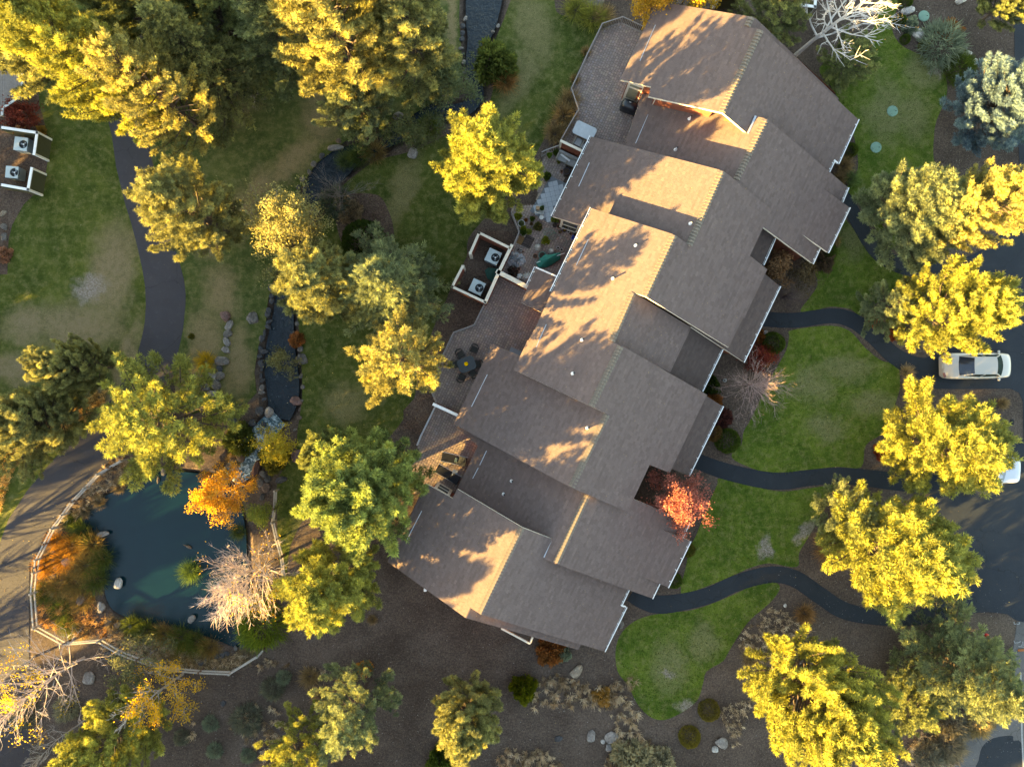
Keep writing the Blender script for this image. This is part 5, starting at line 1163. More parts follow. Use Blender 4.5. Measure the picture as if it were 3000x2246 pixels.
for a in [
 (661, 927, 17, 15, RED, 'reddish pointed boulder at the top of the rock row beside the wide path'), (672, 953, 16, 11, LGR, 'light boulder second from the top of the rock row'), (668, 978, 13, 12, MGR, 'squarish grey boulder third from the top of the rock row'), (665, 1001, 17, 9, LGR, 'flat pale boulder fourth from the top of the rock row'),
 (662, 1026, 10, 13, LGR, 'upright narrow boulder fifth from the top of the rock row'), (652, 1057, 20, 18, MGR, 'biggest boulder in the middle of the rock row'), (644, 1080, 12, 9, DGY, 'dark small boulder tucked under the biggest one in the rock row'), (622, 1102, 11, 17, LGR, 'tall pale boulder left in the double part of the rock row'),
 (645, 1101, 14, 14, MGR, 'grey boulder right in the double part of the rock row'), (634, 1128, 17, 13, MGR, 'mottled boulder below the double part of the rock row'), (602, 1135, 12, 15, MGR, 'dull boulder at the left edge of the lower rock row'), (625, 1152, 16, 11, LGR, 'pale flat boulder in the lower rock row'),
 (594, 1168, 9, 12, LGR, 'small upright boulder at the left foot of the rock row'), (632, 1178, 12, 9, LGR, 'pale boulder near the dark slatted bench'), (604, 1198, 17, 11, MGR, 'broad boulder at the bottom left of the rock row'), (641, 1199, 16, 13, BRN, 'brownish boulder at the bottom of the rock row beside the bench'),
 (741, 934, 19, 17, MGR, 'lone grey boulder on the meadow between the rock row and the stream'),
 (984, 434, 22, 11, LGR, 'long pale boulder at the left end of the lower pool'), (1086, 464, 10, 17, MGR, 'upright grey boulder at the right side of the lower pool'), (1209, 450, 16, 16, LGR, 'pale boulder on the grass right of the lower pool'), (1166, 341, 16, 11, MGR, 'grey boulder between the two low willows'),
 (798, 843, 13, 12, DGY, 'dark boulder where the stream comes out from under the willow'), (885, 1054, 17, 17, MGR, 'round grey-brown boulder on the right bank of the stream'), (774, 1030, 12, 9, DGY, 'dark boulder on the left bank beside the small willow'), (767, 1070, 11, 9, DGY, 'dark flat boulder on the left bank below the small willow'), (880, 1022, 9, 9, MGR, 'small boulder above the round one on the right bank'),
 (789, 1208, 13, 16, LGR, 'pale upright boulder at the head of the cascade'), (762, 1203, 15, 13, DGY, 'dark boulder left of the pale one at the head of the cascade'), (868, 1176, 14, 18, RED, 'reddish flat boulder at the right side above the cascade'), (881, 1335, 24, 26, RED, 'large reddish boulder on the lawn above the biggest round pine'),
 (706, 1340, 15, 13, BRN, 'wet brown boulder splitting the white water'), (752, 1372, 26, 12, (.10, .06, .055), 'long dark maroon boulder at the foot of the cascade'), (825, 1405, 17, 10, DGY, 'dark blue-grey pointed rock right of the cascade foot'), (780, 1426, 17, 14, BRN, 'rounded brown boulder above the start of the right rail fence'), (785, 1403, 13, 10, DGY, 'dark rock between the round brown boulder and the cascade'), (762, 1412, 9, 18, MGR, 'upright rock left of the round brown boulder'),
 (770, 1388, 12, 9, MGR, 'grey rock at the foot of the cascade'), (769, 1455, 10, 8, DGY, 'small dark rock by the first post of the right rail fence'), (744, 1386, 11, 8, (.05, .04, .04), 'blackish wet rock beside the long maroon boulder'), (772, 1243, 8, 7, DGY, 'small dark rock in the cascade pool'), (740, 1240, 12, 11, DGY, 'dark rock by the slatted bench end of the cascade'),
 (303, 1563, 17, 10, LGR, 'pale flat rock in the pond beside the west reeds'), (197, 1645, 14, 17, LGR, 'pale boulder among the orange reeds'), (348, 1708, 16, 13, WHT, 'whitish round boulder standing in the pond'), (297, 1778, 12, 17, LGR, 'pale pointed rock at the lower left corner of the pond'), (562, 1812, 10, 13, LGR, 'upright pale rock in the pond near the bright green bush'), (239, 1757, 21, 12, BRN, 'brown rock buried in the west reeds'),
 (188, 1700, 9, 10, MGR, 'small grey rock among the west reeds'), (324, 1922, 22, 18, DGY, 'dark blue-grey boulder outside the rail fence'), (262, 1984, 18, 19, LGR, 'pale grey boulder beside the yellow-leaved tree'), (480, 1382, 9, 11, MGR, 'small rock on the north shore of the pond'), (172, 1625, 8, 9, MGR, 'little grey rock by the rail fence on the west shore'), (385, 1380, 26, 9, MGR, 'long grey slab on the north-west shore of the pond'),
 (2658, 33, 19, 15, WHT, 'white boulder between the two upper clipped balls'), (2688, 103, 19, 15, WHT, 'white boulder left of the silvery juniper'), (2673, 84, 8, 12, WHT, 'narrow white rock above the boulder left of the juniper'), (2832, 161, 14, 9, WHT, 'white oval boulder right of the silvery juniper'), (2853, 183, 10, 11, WHT, 'white angular boulder right of the green juniper'), (2822, 142, 9, 11, LGR, 'grey-white rock at the juniper edge'), (2813, 3, 16, 12, WHT, 'white boulder cut by the top edge'),
 (1687, 1966, 14, 24, SND, 'big tan slab of rock below the rust-brown bush'), (1731, 2154, 17, 14, LGR, 'pale boulder left of the pair at the bottom slope'), (1791, 2157, 20, 17, LGR, 'largest pale grey boulder on the bottom slope'), (1766, 2171, 7, 6, WHT, 'small white rock between the two pale boulders'), (1783, 2189, 14, 10, LGR, 'flat pale rock below the largest boulder on the slope'), (1636, 2161, 11, 10, DGY, 'squarish blue-grey rock on the bottom slope'),
 (2113, 2174, 19, 17, LGR, 'pale tan boulder right of the ochre bushes'), (2094, 2193, 9, 11, WHT, 'small whitish rock touching the pale tan boulder'), (1818, 1826, 9, 15, MGR, 'grey-green boulder half under the bottom right gutter'), (2300, 1773, 5, 5, WHT, 'small white stone on the mulch below the bottom driveway'), (2222, 978, 8, 8, WHT, 'white rock by the gutter at the second driveway'), (2240, 973, 9, 7, LGR, 'pale rock beside the second driveway bush'),
 (14, 666, 12, 10, MGR, 'upper grey boulder on the left edge of the lawn'), (14, 695, 12, 10, MGR, 'lower grey boulder on the left edge of the lawn'), (10, 626, 12, 7, SND, 'tan rock above the two grey boulders at the left edge'), (654, 2058, 9, 9, DGY, 'small blue-grey rock on the dry slope below the fence'), (612, 2130, 9, 9, DGY, 'dark rock at the left of the dry slope'), (740, 2133, 8, 8, DGY, 'dark stump-like rock beside the sage bush'), (805, 2083, 7, 7, MGR, 'grey stump-like rock on the dry slope'),
 ]: rock(*a)
# small stones lining the water
rg = random.Random(9)
def line_rocks(pts, step, c, label, group, s=(5, 11), jit=5):
    for (x0, y0), (x1, y1) in zip(pts, pts[1:]):
        n = max(1, int(math.hypot(x1-x0, y1-y0)/step))
        for i in range(n):
            t = (i+.5)/n; col = rg.choice(c)
            rock(x0+(x1-x0)*t+rg.uniform(-jit, jit), y0+(y1-y0)*t+rg.uniform(-jit, jit), rg.uniform(*s), rg.uniform(*s), col, label, group, rg.uniform(-.06, .02), name='bank_stone')
g1 = 'stones lining the stream'; l1 = 'dark grey stone in the line edging the stream bank'
line_rocks([(795, 860), (788, 930), (776, 980), (768, 1010), (762, 1090), (772, 1180)], 17, [DGY, DGY, MGR], l1, g1)
line_rocks([(866, 900), (868, 990), (876, 1050), (886, 1120), (880, 1190), (872, 1240), (858, 1275)], 24, [DGY, MGR, BRN], l1, g1, (4, 9))
line_rocks([(1366, 40), (1355, 90), (1352, 150), (1362, 200), (1374, 245)], 19, [MGR, LGR, DGY], l1, g1, (5, 9))
line_rocks([(1458, 60), (1444, 110), (1425, 140)], 20, [MGR, LGR], l1, g1, (5, 9))
line_rocks([(1010, 408), (955, 450), (910, 488), (880, 540), (872, 590)], 24, [MGR, DGY, BRN], l1, g1, (5, 10))
g2 = 'dark stones on the south shore of the pond'; l2 = 'dark stone in the rough line along the south shore of the pond'
line_rocks([(275, 1822), (318, 1812), (360, 1830), (400, 1845)], 17, [DGY, MGR], l2, g2, (6, 12), 9)
line_rocks([(515, 1940), (580, 1935), (640, 1920), (700, 1905), (740, 1880)], 17, [DGY, DGY, MGR], l2, g2, (5, 11), 9)
line_rocks([(700, 1290), (690, 1330), (668, 1350)], 20, [BRN, DGY], l1, g1, (6, 12), 6)
line_rocks([(805, 1280), (770, 1330), (790, 1360), (800, 1385)], 18, [BRN, DGY], l1, g1, (6, 12), 7)
line_rocks([(128, 1690), (150, 1640), (160, 1600), (150, 1760)], 26, [MGR, LGR], 'pale stone on the bank between the rail fence and the west reeds', 'stones on the west bank of the pond', (5, 10), 8)
# ------------------------------------------------------------------ rail fence round the pond
m_wood = simple('weathered_rail', (.30, .27, .235), .9, .3, 12, .004)
m_wood2 = simple('rusty_post', (.14, .085, .055), .9, .3, 12, .004)
fen = empty('rail_fence', W(98, 1643), 0, 'weathered two-rail wooden fence curving round the pond', 'fence')
def fence_run(pix):
    pts = [W(x, y, 1.0) for x, y in pix]
    for i, p in enumerate(pts):
        b = MB(); b.box(-.06, .06, -.06, .06, -.1, 1.06); b.obj('post', m_wood2 if i % 3 == 1 else m_wood, fen, (p.x-fen.location.x, p.y-fen.location.y, 0), i*.7)
    for a, e in zip(pts, pts[1:]):
        for z in (.92, .52):
            b = MB(); o = Vector((fen.location.x, fen.location.y, 1.0-z)); b.bar(a-o, e-o, .10, .07); b.obj('rail', m_wood, fen)
fence_run(ql('I 970,688 870,745 780,800 675,910 570,1020 490,1130 408,1242 345,1365 280,1495 262,1600 M 262,50 240,262 262,540 500,672 785,648 940,740 1100,800 1240,850 1370,880 1600,900 1850,910 2080,768 2130,705'))
fence_run(ql('J 285,935 278,1080 262,1192 295,1330 335,1470 350,1600 N 355,60 370,180 350,380 325,500') if 'N' in CROP else ql('J 285,935 278,1080 262,1192 295,1330 335,1470 352,1650 '))
# ------------------------------------------------------------------ screens, railings
def cap_wall(parent, pts, h, wd, capw, wallmat, capmat=None, loc=Vector((0, 0, 0)), wz=0):
    for a, e in zip(pts, pts[1:]):
        d = (e-a).normalized(); b = MB(); b.bar(a-loc-d*capw*.45-Vector((0, 0, .03)), e-loc+d*capw*.45-Vector((0, 0, .03)), capw, .06); b.obj('wall_cap', capmat or m_cream, parent)
        b = MB(); A = Vector((a.x-loc.x, a.y-loc.y, (h-.06)/2+wz)); E_ = Vector((e.x-loc.x, e.y-loc.y, (h-.06)/2+wz)); b.bar(A, E_, wd, h-.06); b.obj('wall_panel', wallmat, parent)
def wpts(s, z): return [W(x, y, z) for x, y in ql(s)]
e1 = empty('screen_wall', (0, 0, 0), 0, 'red-brown screen walls with cream caps boxing in the two pale blue cooling units', 'wall')
for s, cw in (('Y 408,745 545,430 1012,660', .17), ('Y 290,950 130,1260 640,1500', .17), ('Y 1045,630 850,1030 645,1490', .22), ('Y 835,1030 1290,1265', .30)):
    cap_wall(e1, wpts(s, 1.75), 1.75, .12, cw, m_siding)
b = MB(); p = W(*q('Y', 408, 745), 1.7); b.box(p.x-.1, p.x+.1, p.y-.1, p.y+.1, 0, 1.68); b.obj('end_post', m_cream, e1)
b = MB(); p = W(*q('Y', 292, 948), 1.7); b.box(p.x-.1, p.x+.1, p.y-.1, p.y+.1, 0, 1.68); b.obj('end_post', m_cream, e1)
e2 = empty('screen_wall', (0, 0, 0), 0, 'short red screen wall with a cream cap behind the cushioned bench', 'wall')
cap_wall(e2, wpts('V 780,765 1365,1045', 1.85), 1.85, .12, .17, m_siding)
b = MB(); p = W(*q('V', 785, 770), 1.8); b.box(p.x-.09, p.x+.09, p.y-.09, p.y+.09, 0, 1.78); b.obj('end_post', m_cream, e2)
e3 = empty('screen_wall', (0, 0, 0), 0, 'lone screen wall with a white cap between the two lower patios', 'wall')
cap_wall(e3, wpts('Z 305,180 812,412', 1.8), 1.8, .12, .20, m_siding, m_white)
m_olive = simple('olive_panel', (.060, .062, .032), .8, .15, 12)
e4 = empty('screen_wall', (0, 0, 0), 0, 'olive screen with white caps round the upper cooling unit on the left edge', 'wall')
for s in ('j -60,135 0,143 685,245 630,640', ): cap_wall(e4, wpts(s, 1.5), 1.5, .10, .18, m_olive, m_white)
for c, x, y in (('j', 690, 240), ('j', 635, 640)):
    b = MB(); p = W(*q(c, x, y), 1.5); b.box(p.x-.07, p.x+.07, p.y-.07, p.y+.07, 0, 1.46); b.obj('corner_post', m_white, e4)
e5 = empty('screen_wall', (0, 0, 0), 0, 'olive screen with white caps round the lower cooling unit on the left edge', 'wall')
cap_wall(e5, wpts('A 255,1362 225,1532 0,1492 -60,1480', 1.5), 1.5, .10, .18, m_olive, m_white)
for x, y in ((255, 1362), (225, 1532)):
    b = MB(); p = W(*q('A', x, y), 1.5); b.box(p.x-.07, p.x+.07, p.y-.07, p.y+.07, 0, 1.46); b.obj('corner_post', m_white, e5)
e6 = empty('screen_wall', (0, 0, 0), 0, 'olive screen with pale posts cut by the top edge behind the top gable', 'wall')
cap_wall(e6, wpts('- 2108,-10 2182,-10', 1.5), 1.5, .10, .18, m_olive, m_white)
for x in (2108, 2182):
    b = MB(); p = W(x, -10, 1.5); b.box(p.x-.08, p.x+.08, p.y-.08, p.y+.08, 0, 1.46); b.obj('corner_post', m_white, e6)
e7 = empty('screen_wall', (0, 0, 0), 0, 'white-capped screen corner at the top edge beside the white leafless tree', 'wall')
cap_wall(e7, wpts('- 2345,14 2388,20 2392,-30', 1.5), 1.5, .10, .18, m_olive, m_white)
m_rail = simple('grey_railing', (.24, .215, .20), .6, .1, 6, 0, .2)
def railing(label, s, h=.95, step=.125, solid=None, mat=None, bal=True):
    pts = wpts(s, h); loc = Vector((pts[0].x, pts[0].y, 0)); mat = mat or m_rail
    e = empty('railing', loc, 0, label, 'railing')
    bb = MB(); bb.box(-.012, .012, -.012, .012, .1, h-.03); bme = bb.mesh('baluster', mat)
    for a, c in zip(pts, pts[1:]):
        b = MB(); b.bar(a-loc, c-loc, .06, .05); b.obj('top_rail', mat, e)
        b = MB(); o = Vector((loc.x, loc.y, h-.1)); b.bar(a-o, c-o, .04, .04); b.obj('bottom_rail', mat, e)
        d = c-a; n = max(1, int(d.length/step))
        if bal:
            for i in range(1, n): link('baluster', bme, e, (a.x-loc.x+d.x*i/n, a.y-loc.y+d.y*i/n, 0))
    bb = MB(); bb.box(-.035, .035, -.035, .035, 0, h+.02); pme = bb.mesh('post', mat)
    for a in pts: link('post', pme, e, (a.x-loc.x, a.y-loc.y, 0))
    return e
railing('grey baluster railing round the top paved terrace', 'T 1972,290 1510,70 1065,215 745,860 445,1510 398,1610 C 815,885 740,1010 668,1138')
railing('short grey railing beside the bench at the edge of the bright pine', 'V 725,880 385,1000 260,1060', 1.0)
railing('low grey railing with a bend beside the cluttered patio', 'G 272,195 335,352 288,462', .95, .14)
railing('grey railing round the patio with the dining set', 'F 1988,935 1900,1108 1735,1168 1640,1368 1555,1645 J 1592,215', .85, .16)
railing('thin pale railing on the outer edge of the lowest patio', 'J 1585,252 1468,488 1440,560', .85, .16, None, simple('pale_railing', (.36, .38, .40), .5, .1, 5))
# ------------------------------------------------------------------ deck on the left edge
dk = empty('timber_deck', (0, 0, 0), 0, 'raised timber deck with a pale railing cut by the upper left edge', 'deck')
m_deck = simple('deck_board', (.17, .145, .13), .85, .2, 10, .003)
dp = wpts('h -400,-150 150,-100 430,250 370,650 30,870 20,1000 -400,1000', 1.2)
b = MB(); b.prism([(p.x, p.y) for p in dp], .95, 1.13); b.obj('deck_frame', m_cream, dk)
dpp = [(p.x, p.y) for p in dp]; xs = [p[0] for p in dpp]; ys = [p[1] for p in dpp]; x = min(xs)
for bi in range(60):
    x0 = min(xs)+bi*.15
    if x0 > max(xs): break
    yy = []; n = len(dpp)
    for i in range(n):
        a, c = dpp[i], dpp[(i+1) % n]
        if (a[0] > x0+.07) != (c[0] > x0+.07): yy.append(a[1]+(x0+.07-a[0])*(c[1]-a[1])/(c[0]-a[0]))
    yy.sort()
    for k in range(0, len(yy)-1, 2):
        b = MB(); b.box(x0, x0+.138, yy[k]+.03, yy[k+1]-.03, 1.135, 1.165); b.obj('deck_board', m_deck, dk)
rp = wpts('h 425,230 385,640 55,870 40,1000', 2.1)
for a, c in zip(rp, rp[1:]):
    b = MB(); b.bar(a, c, .14, .05); b.obj('top_rail', simple('pale_cap', (.40, .44, .43), .6, .1, 5), dk)
    d = c-a; n = int(d.length/.14)
    for i in range(n+1):
        b = MB(); p = a+d*i/n; b.box(p.x-.015, p.x+.015, p.y-.015, p.y+.015, 1.16, 2.08); b.obj('baluster', m_rail, dk)
# ------------------------------------------------------------------ cooling units
m_ac = simple('pale_blue_enamel', (.40, .47, .47), .5, .08, 3, 0)
m_ac2 = simple('grey_enamel', (.20, .24, .26), .5, .1, 3, 0)
m_hole = simple('fan_well', (.010, .013, .016), .6, .2, 5)
def ac_unit(px, py, rz, label, wd=.92, dp_=.92, h=.85):
    e = empty('cooling_unit', W(px, py, h), rz, label, 'air conditioner'); e.location.z = 0
    b = MB(); b.box(-wd/2, wd/2, -dp_/2, dp_/2, .06, h-.12); b.obj('cabinet', m_ac2, e)
    # lid with round opening
    b = MB(); n = 24; cx, r = wd*.18, .30; ring = [(cx+r*math.cos(2*math.pi*k/n), r*math.sin(2*math.pi*k/n)) for k in range(n)]
    outer = []
    for k in range(n):
        a = 2*math.pi*k/n; c, s = math.cos(a), math.sin(a); X0, X1, Y0 = -wd/2-.01-cx, wd/2+.01-cx, dp_/2+.01
        t = min([q_ for q_ in ((X1/c if c > 1e-6 else 9), (X0/c if c < -1e-6 else 9), (Y0/s if s > 1e-6 else 9), (-Y0/s if s < -1e-6 else 9))]); outer.append((cx+c*t, s*t))
    vs = [(*p, h) for p in ring]+[(*p, h) for p in outer]+[(*p, h-.05) for p in outer]+[(*p, h-.08) for p in ring]
    fs = [(n+k, n+(k+1) % n, (k+1) % n, k) for k in range(n)]+[(2*n+k, 2*n+(k+1) % n, n+(k+1) % n, n+k) for k in range(n)]+[(k, (k+1) % n, 3*n+(k+1) % n, 3*n+k) for k in range(n)]
    b.add(vs, fs)
    for sx in (-1, 1):      # squared lid corners
        for sy in (-1, 1): b.box(sx*(wd/2-.10)-.11, sx*(wd/2-.10)+.11, sy*(dp_/2-.10)-.11, sy*(dp_/2-.10)+.11, h-.04, h-.003)
    b.obj('lid', m_ac, e)
    b = MB(); b.lathe([(.34, h-.09), (.0, h-.09)], 20, (cx, 0)); b.obj('fan_well', m_hole, e)
    b = MB(); b.lathe([(.0, h-.03), (.05, h-.03), (.06, h-.06)], 12, (cx, 0)); b.obj('hub', m_white, e)
    for k in range(3):
        a = k*2.094+.5; b = MB(); c, s = math.cos(a), math.sin(a); c2, s2 = math.cos(a+.75), math.sin(a+.75)
        b.add([(cx+.05*c, .05*s, h-.05), (cx+.22*c, .22*s, h-.045), (cx+.22*c2, .22*s2, h-.07), (cx+.05*c2, .05*s2, h-.06)], [(0, 1, 2, 3)]); b.obj('fan_blade', simple('fan_blade', (.22, .25, .27), .4, .1, 3), e)
    b = MB()
    for rr in (.10, .16, .215, .265):
        pts = [(cx+rr*math.cos(2*math.pi*k/20), rr*math.sin(2*math.pi*k/20), h+.005) for k in range(21)]; b.tube(pts, .005, 4, 0, False)
    g_ = b.obj('fan_grille', m_hole, e); g_['kind'] = 'stuff'
    return e
ac_unit(*q('Y', 762, 795), R(-25.2), 'pale blue square cooling unit, upper of the two inside the cream-capped walls')
ac_unit(*q('Y', 515, 1265), R(-25.2), 'pale blue square cooling unit, lower of the two inside the cream-capped walls')
ac_unit(*q('j', 385, 455), R(-7), 'pale blue cooling unit inside the upper olive screen on the left edge')
ac_unit(*q('A', 95, 1392), R(-5), 'dark-sided cooling unit inside the lower olive screen on the left edge', .86, .8)
m_greencloth = simple('green_canvas', (.010, .16, .125), .8, .15, 6, .004)
m_darkgreen = simple('dark_green_canvas', (.008, .045, .034), .8, .2, 6, .004)
def cloth_patch(name, s, hs, mat, label, cat, thick=.05, z0=0.02, parent=None):
    """a folded sheet: outline pixels with a height for each"""
    pts = ql(s); P = [W(x, y, h) for (x, y), h in zip(pts, hs)]; c = sum(P, Vector())/len(P); c.z = max(hs)*1.08
    vs = [c]+P+[Vector((p.x, p.y, z0)) for p in P]; n = len(P)
    fs = [(0, 1+(i+1) % n, 1+i) for i in range(n)]+[(1+i, 1+(i+1) % n, 1+n+(i+1) % n, 1+n+i) for i in range(n)]
    b = MB(); b.add([v-Vector((c.x, c.y, 0)) for v in vs], fs); o = b.obj(name, mat, parent, (c.x, c.y, 0)); o.data.validate()
    if label: tag(o, label, cat)
    return o
cloth_patch('garden_umbrella', 'Y 1425,885 1465,965 1580,955 1690,900 1795,820 1800,730 1650,765 1560,765 1490,825', [.5, .4, .35, .4, .6, .9, .8, .75, .6], m_greencloth, 'bright green folded garden umbrella lying on the cluttered patio', 'umbrella')
b = MB(); u0, u1 = W(*q('Y', 1430, 890), .6), W(*q('Y', 1860, 745), .9); b.tube([u0, u1], .022, 6)
cc = [o for o in bpy.data.objects if o.name.startswith('garden_umbrella')][0]
o = b.obj('pole', m_white, cc); o.matrix_parent_inverse = Matrix.Translation(-cc.location)
cloth_patch('equipment_cover', 'Y 630,1010 690,965 850,985 830,1060 750,1190 665,1120', [.35, .5, .55, .5, .3, .3], m_darkgreen, 'dark green cover between the two pale blue cooling units', 'cover')
# ------------------------------------------------------------------ flower pots and patio clutter
m_terra = simple('terracotta', (.26, .095, .05), .8, .2, 8, .003); m_potdark = simple('dark_glaze', (.02, .016, .028), .4, .2, 6); m_pale = simple('pale_plastic', (.52, .54, .52), .6, .1, 5)
m_teal = simple('teal_plastic', (.04, .19, .17), .5, .1, 5); m_blue = simple('blue_plastic', (.02, .07, .42), .5, .1, 5); m_soil = simple('potting_soil', (.045, .03, .022), .95, .4, 20, .01)
def pot(px, py, r, h, mat, label, plant=None, pr=None, soil=m_soil, cat='pot', name='flower_pot', z=.03):
    p = W(px, py, h); e = empty(name, (p.x, p.y, z), 0, label, cat)
    b = MB(); b.lathe([(0, 0), (r*.72, 0), (r*.95, h*.85), (r*1.04, h*.86), (r*1.04, h), (r*.90, h), (r*.86, h*.82)], 18); b.obj('body', mat, e, smooth=False)
    b = MB(); b.lathe([(r*.87, h*.84), (0, h*.87)], 18); b.obj('soil', soil, e)
    if plant:
        o = link('plant', BM['loose'][int(px) % 3], e, (0, 0, h*.8), px); o.scale = ((pr or r)*1.0, (pr or r)*1.0, (pr or r)*1.1); o.color = (*plant, 1)
    return e
YGR = (.22, .25, .03)
for a in [
 (('Y', 1145, 180), .20, .28, m_potdark, 'pot with a round yellow-green plant at the top of the patio rail', YGR, .24), (('Y', 1197, 285), .24, .32, m_pale, 'pale rimmed pot with green leaves beside the patio rail', (.16, .20, .09), .19), (('Y', 1230, 365), .16, .25, m_potdark, 'dark pot with a yellow-green plant below the pale rimmed pot', YGR, .20),
 (('Y', 1310, 415), .16, .22, m_potdark, 'pot with a bright leafy plant beside the mat', (.24, .27, .06), .20), (('Y', 1225, 420), .18, .25, m_teal, 'pot with dark green leaves at the bend of the patio rail', GRN, .22), (('Y', 1265, 235), .10, .18, m_potdark, 'small dark pot with a dry plant', RST, .12), (('Y', 1365, 215), .13, .18, m_potdark, 'small pot with a green plant at the corner of the pale tiles', GRN, .17),
 (('Y', 1350, 295), .10, .15, m_potdark, 'tiny dark pot beside the pale tiles', (.15, .09, .04), .11), (('Y', 1450, 340), .2, .12, m_terra, 'low planter with dull green leaves below the pale tiles', (.12, .12, .04), .28),
 (('Y', 1712, 222), .20, .30, m_potdark, 'wide pot with a green plant at the gutter corner', (.17, .20, .04), .25), (('Y', 1790, 250), .16, .28, m_terra, 'dark red pot beside the sliding door', None, None), (('Y', 1712, 315), .17, .30, m_potdark, 'black-blue glazed pot left of the orange pot', None, None), (('Y', 1775, 335), .15, .30, m_terra, 'orange terracotta pot right of the glazed pot', None, None),
 (('Y', 1862, 392), .14, .22, m_potdark, 'pot with yellow tools standing in it', (.4, .26, .04), .07), (('Y', 1920, 418), .09, .2, m_pale, 'small white jar on the patio', None, None), (('Y', 1952, 448), .10, .15, m_terra, 'small terracotta pot next to the white jar', None, None), (('Y', 1790, 415), .12, .14, m_soil, 'shallow dish with a pale dried plant', (.35, .3, .2), .09),
 (('Y', 1570, 552), .22, .55, m_pale, 'white raised planter with a bushy yellow-green plant in the middle of the patio', (.22, .25, .03), .27), (('Y', 1760, 662), .10, .22, m_pale, 'left of two white-rimmed small pots', None, None), (('Y', 1815, 690), .10, .22, m_pale, 'right of two white-rimmed small pots', None, None),
 (('Y', 1410, 790), .17, .32, m_terra, 'large terracotta pot beside the teal pot', None, None), (('Y', 1520, 780), .26, .30, m_teal, 'large teal pot half covered by the green umbrella', None, None), (('Y', 2025, 455), .12, .3, m_potdark, 'black pot above the blue crate', None, None),
 (('C', 718, 1382), .24, .35, m_potdark, 'round dark blue pot beside the cushioned bench', None, None), (('C', 678, 1385), .10, .2, m_terra, 'small red pot left of the round dark blue pot', None, None), (('C', 655, 1310), .10, .2, m_potdark, 'small potted plant in front of the cushioned bench', (.2, .2, .04), .12), (('C', 558, 1425), .21, .30, m_potdark, 'pot of green leaves at the upper corner of the pale tiles', GRN, .27), (('C', 635, 1235), .14, .25, m_potdark, 'potted green plant at the end of the bench', GRN, .22),
 (('C', 580, 1255), .14, .25, m_potdark, 'potted bright green plant by the short railing', (.14, .24, .03), .18), (('Y', 1150, 690), .07, .2, m_potdark, 'small dark can near the wall cap', None, None), (('Y', 1190, 695), .08, .2, m_pale, 'cream can near the wall cap', None, None), (('Y', 1220, 725), .07, .15, m_terra, 'brown small pot near the wall', None, None),
 (('Y', 1155, 985), .11, .25, m_terra, 'terracotta pot among the pale sacks', None, None)]:
    pot(*q(*a[0]), *a[1:4], a[4], a[5], a[6])
def box_thing(name, c, x, y, sx, sy, h, mat, label, cat, rz=0.0, z=.03, rim=None):
    p = W(*q(c, x, y), h+z); e = MB()
    if rim is None: e.box(-sx/2, sx/2, -sy/2, sy/2, 0, h, top=.94)
    else:
        t = rim
        e.box(-sx/2, sx/2, -sy/2, -sy/2+t, 0, h); e.box(-sx/2, sx/2, sy/2-t, sy/2, 0, h); e.box(-sx/2, -sx/2+t, -sy/2+t, sy/2-t, 0, h); e.box(sx/2-t, sx/2, -sy/2+t, sy/2-t, 0, h); e.box(-sx/2+t, sx/2-t, -sy/2+t, sy/2-t, 0, .03)
    o = e.obj(name, mat, None, (p.x, p.y, z), R(rz)); return tag(o, label, cat)
box_thing('storage_crate', 'Y', 2003, 500, .30, .26, .25, m_blue, 'small bright blue crate at the eave of the cluttered patio', 'crate', -15, rim=.03)
box_thing('door_mat', 'Y', 1185, 545, .42, .60, .02, simple('coir_mat', (.15, .085, .035), .95, .3, 20), 'brown coir mat at the patio rail', 'mat', -25)
m_slat = simple('dark_slat', (.045, .032, .028), .8, .25, 8)
e = empty('slatted_mat', W(*q('Y', 1300, 570), .05), R(-27), 'dark brown slatted wooden mat beside the coir mat', 'mat'); e.location.z = .03
for i in range(9):
    b = MB(); b.box(-.34+i*.075, -.34+i*.075+.055, -.42, .42, .02, .045); b.obj('slat', m_slat, e)
b = MB(); b.box(-.34, .34, -.30, -.25, 0, .02); b.box(-.34, .34, .25, .30, 0, .02); b.obj('batten', m_slat, e)
# sacks, tied pale covers
m_sack = simple('pale_sackcloth', (.42, .40, .37), .9, .25, 7, .01); m_plas = simple('clear_sheeting', (.36, .37, .38), .35, .35, 9, .02)
def sack(c, x, y, r, h, label, mat=None, rz=0, sx=1.0, name='covered_pot', cat='covered plant'):
    b = MB(); n = 26; rings = []
    for j, (rr, zz) in enumerate([(1, 0), (.92, .3), (.6, .62), (.22, .85), (.16, .92), (.34, 1.0), (.0, .97)]):
        for k in range(n):
            a = 2*math.pi*k/n; f = 1+(.16 if j < 4 else .1)*math.cos(k*math.pi)*(1-.1*j)
            b.v.append((rr*r*f*math.cos(a)*sx, rr*r*f*math.sin(a), zz*h))
    for j in range(6):
        for k in range(n): b.f.append((j*n+k, j*n+(k+1) % n, (j+1)*n+(k+1) % n, (j+1)*n+k)); b.mi.append(0)
    p = W(*q(c, x, y), h*.5); return tag(b.obj(name, mat or m_sack, None, (p.x, p.y, .03), rz), label, cat)
sack('Y', 1455, 650, .26, .55, 'plant tied up in a cream cloth left of the white planter'); sack('Y', 1665, 715, .24, .55, 'plant tied up in a white cloth beside the green umbrella'); sack('Y', 1285, 1115, .36, .45, 'large bundle of pale cloth at the small roof corner', sx=1.3, rz=.5)
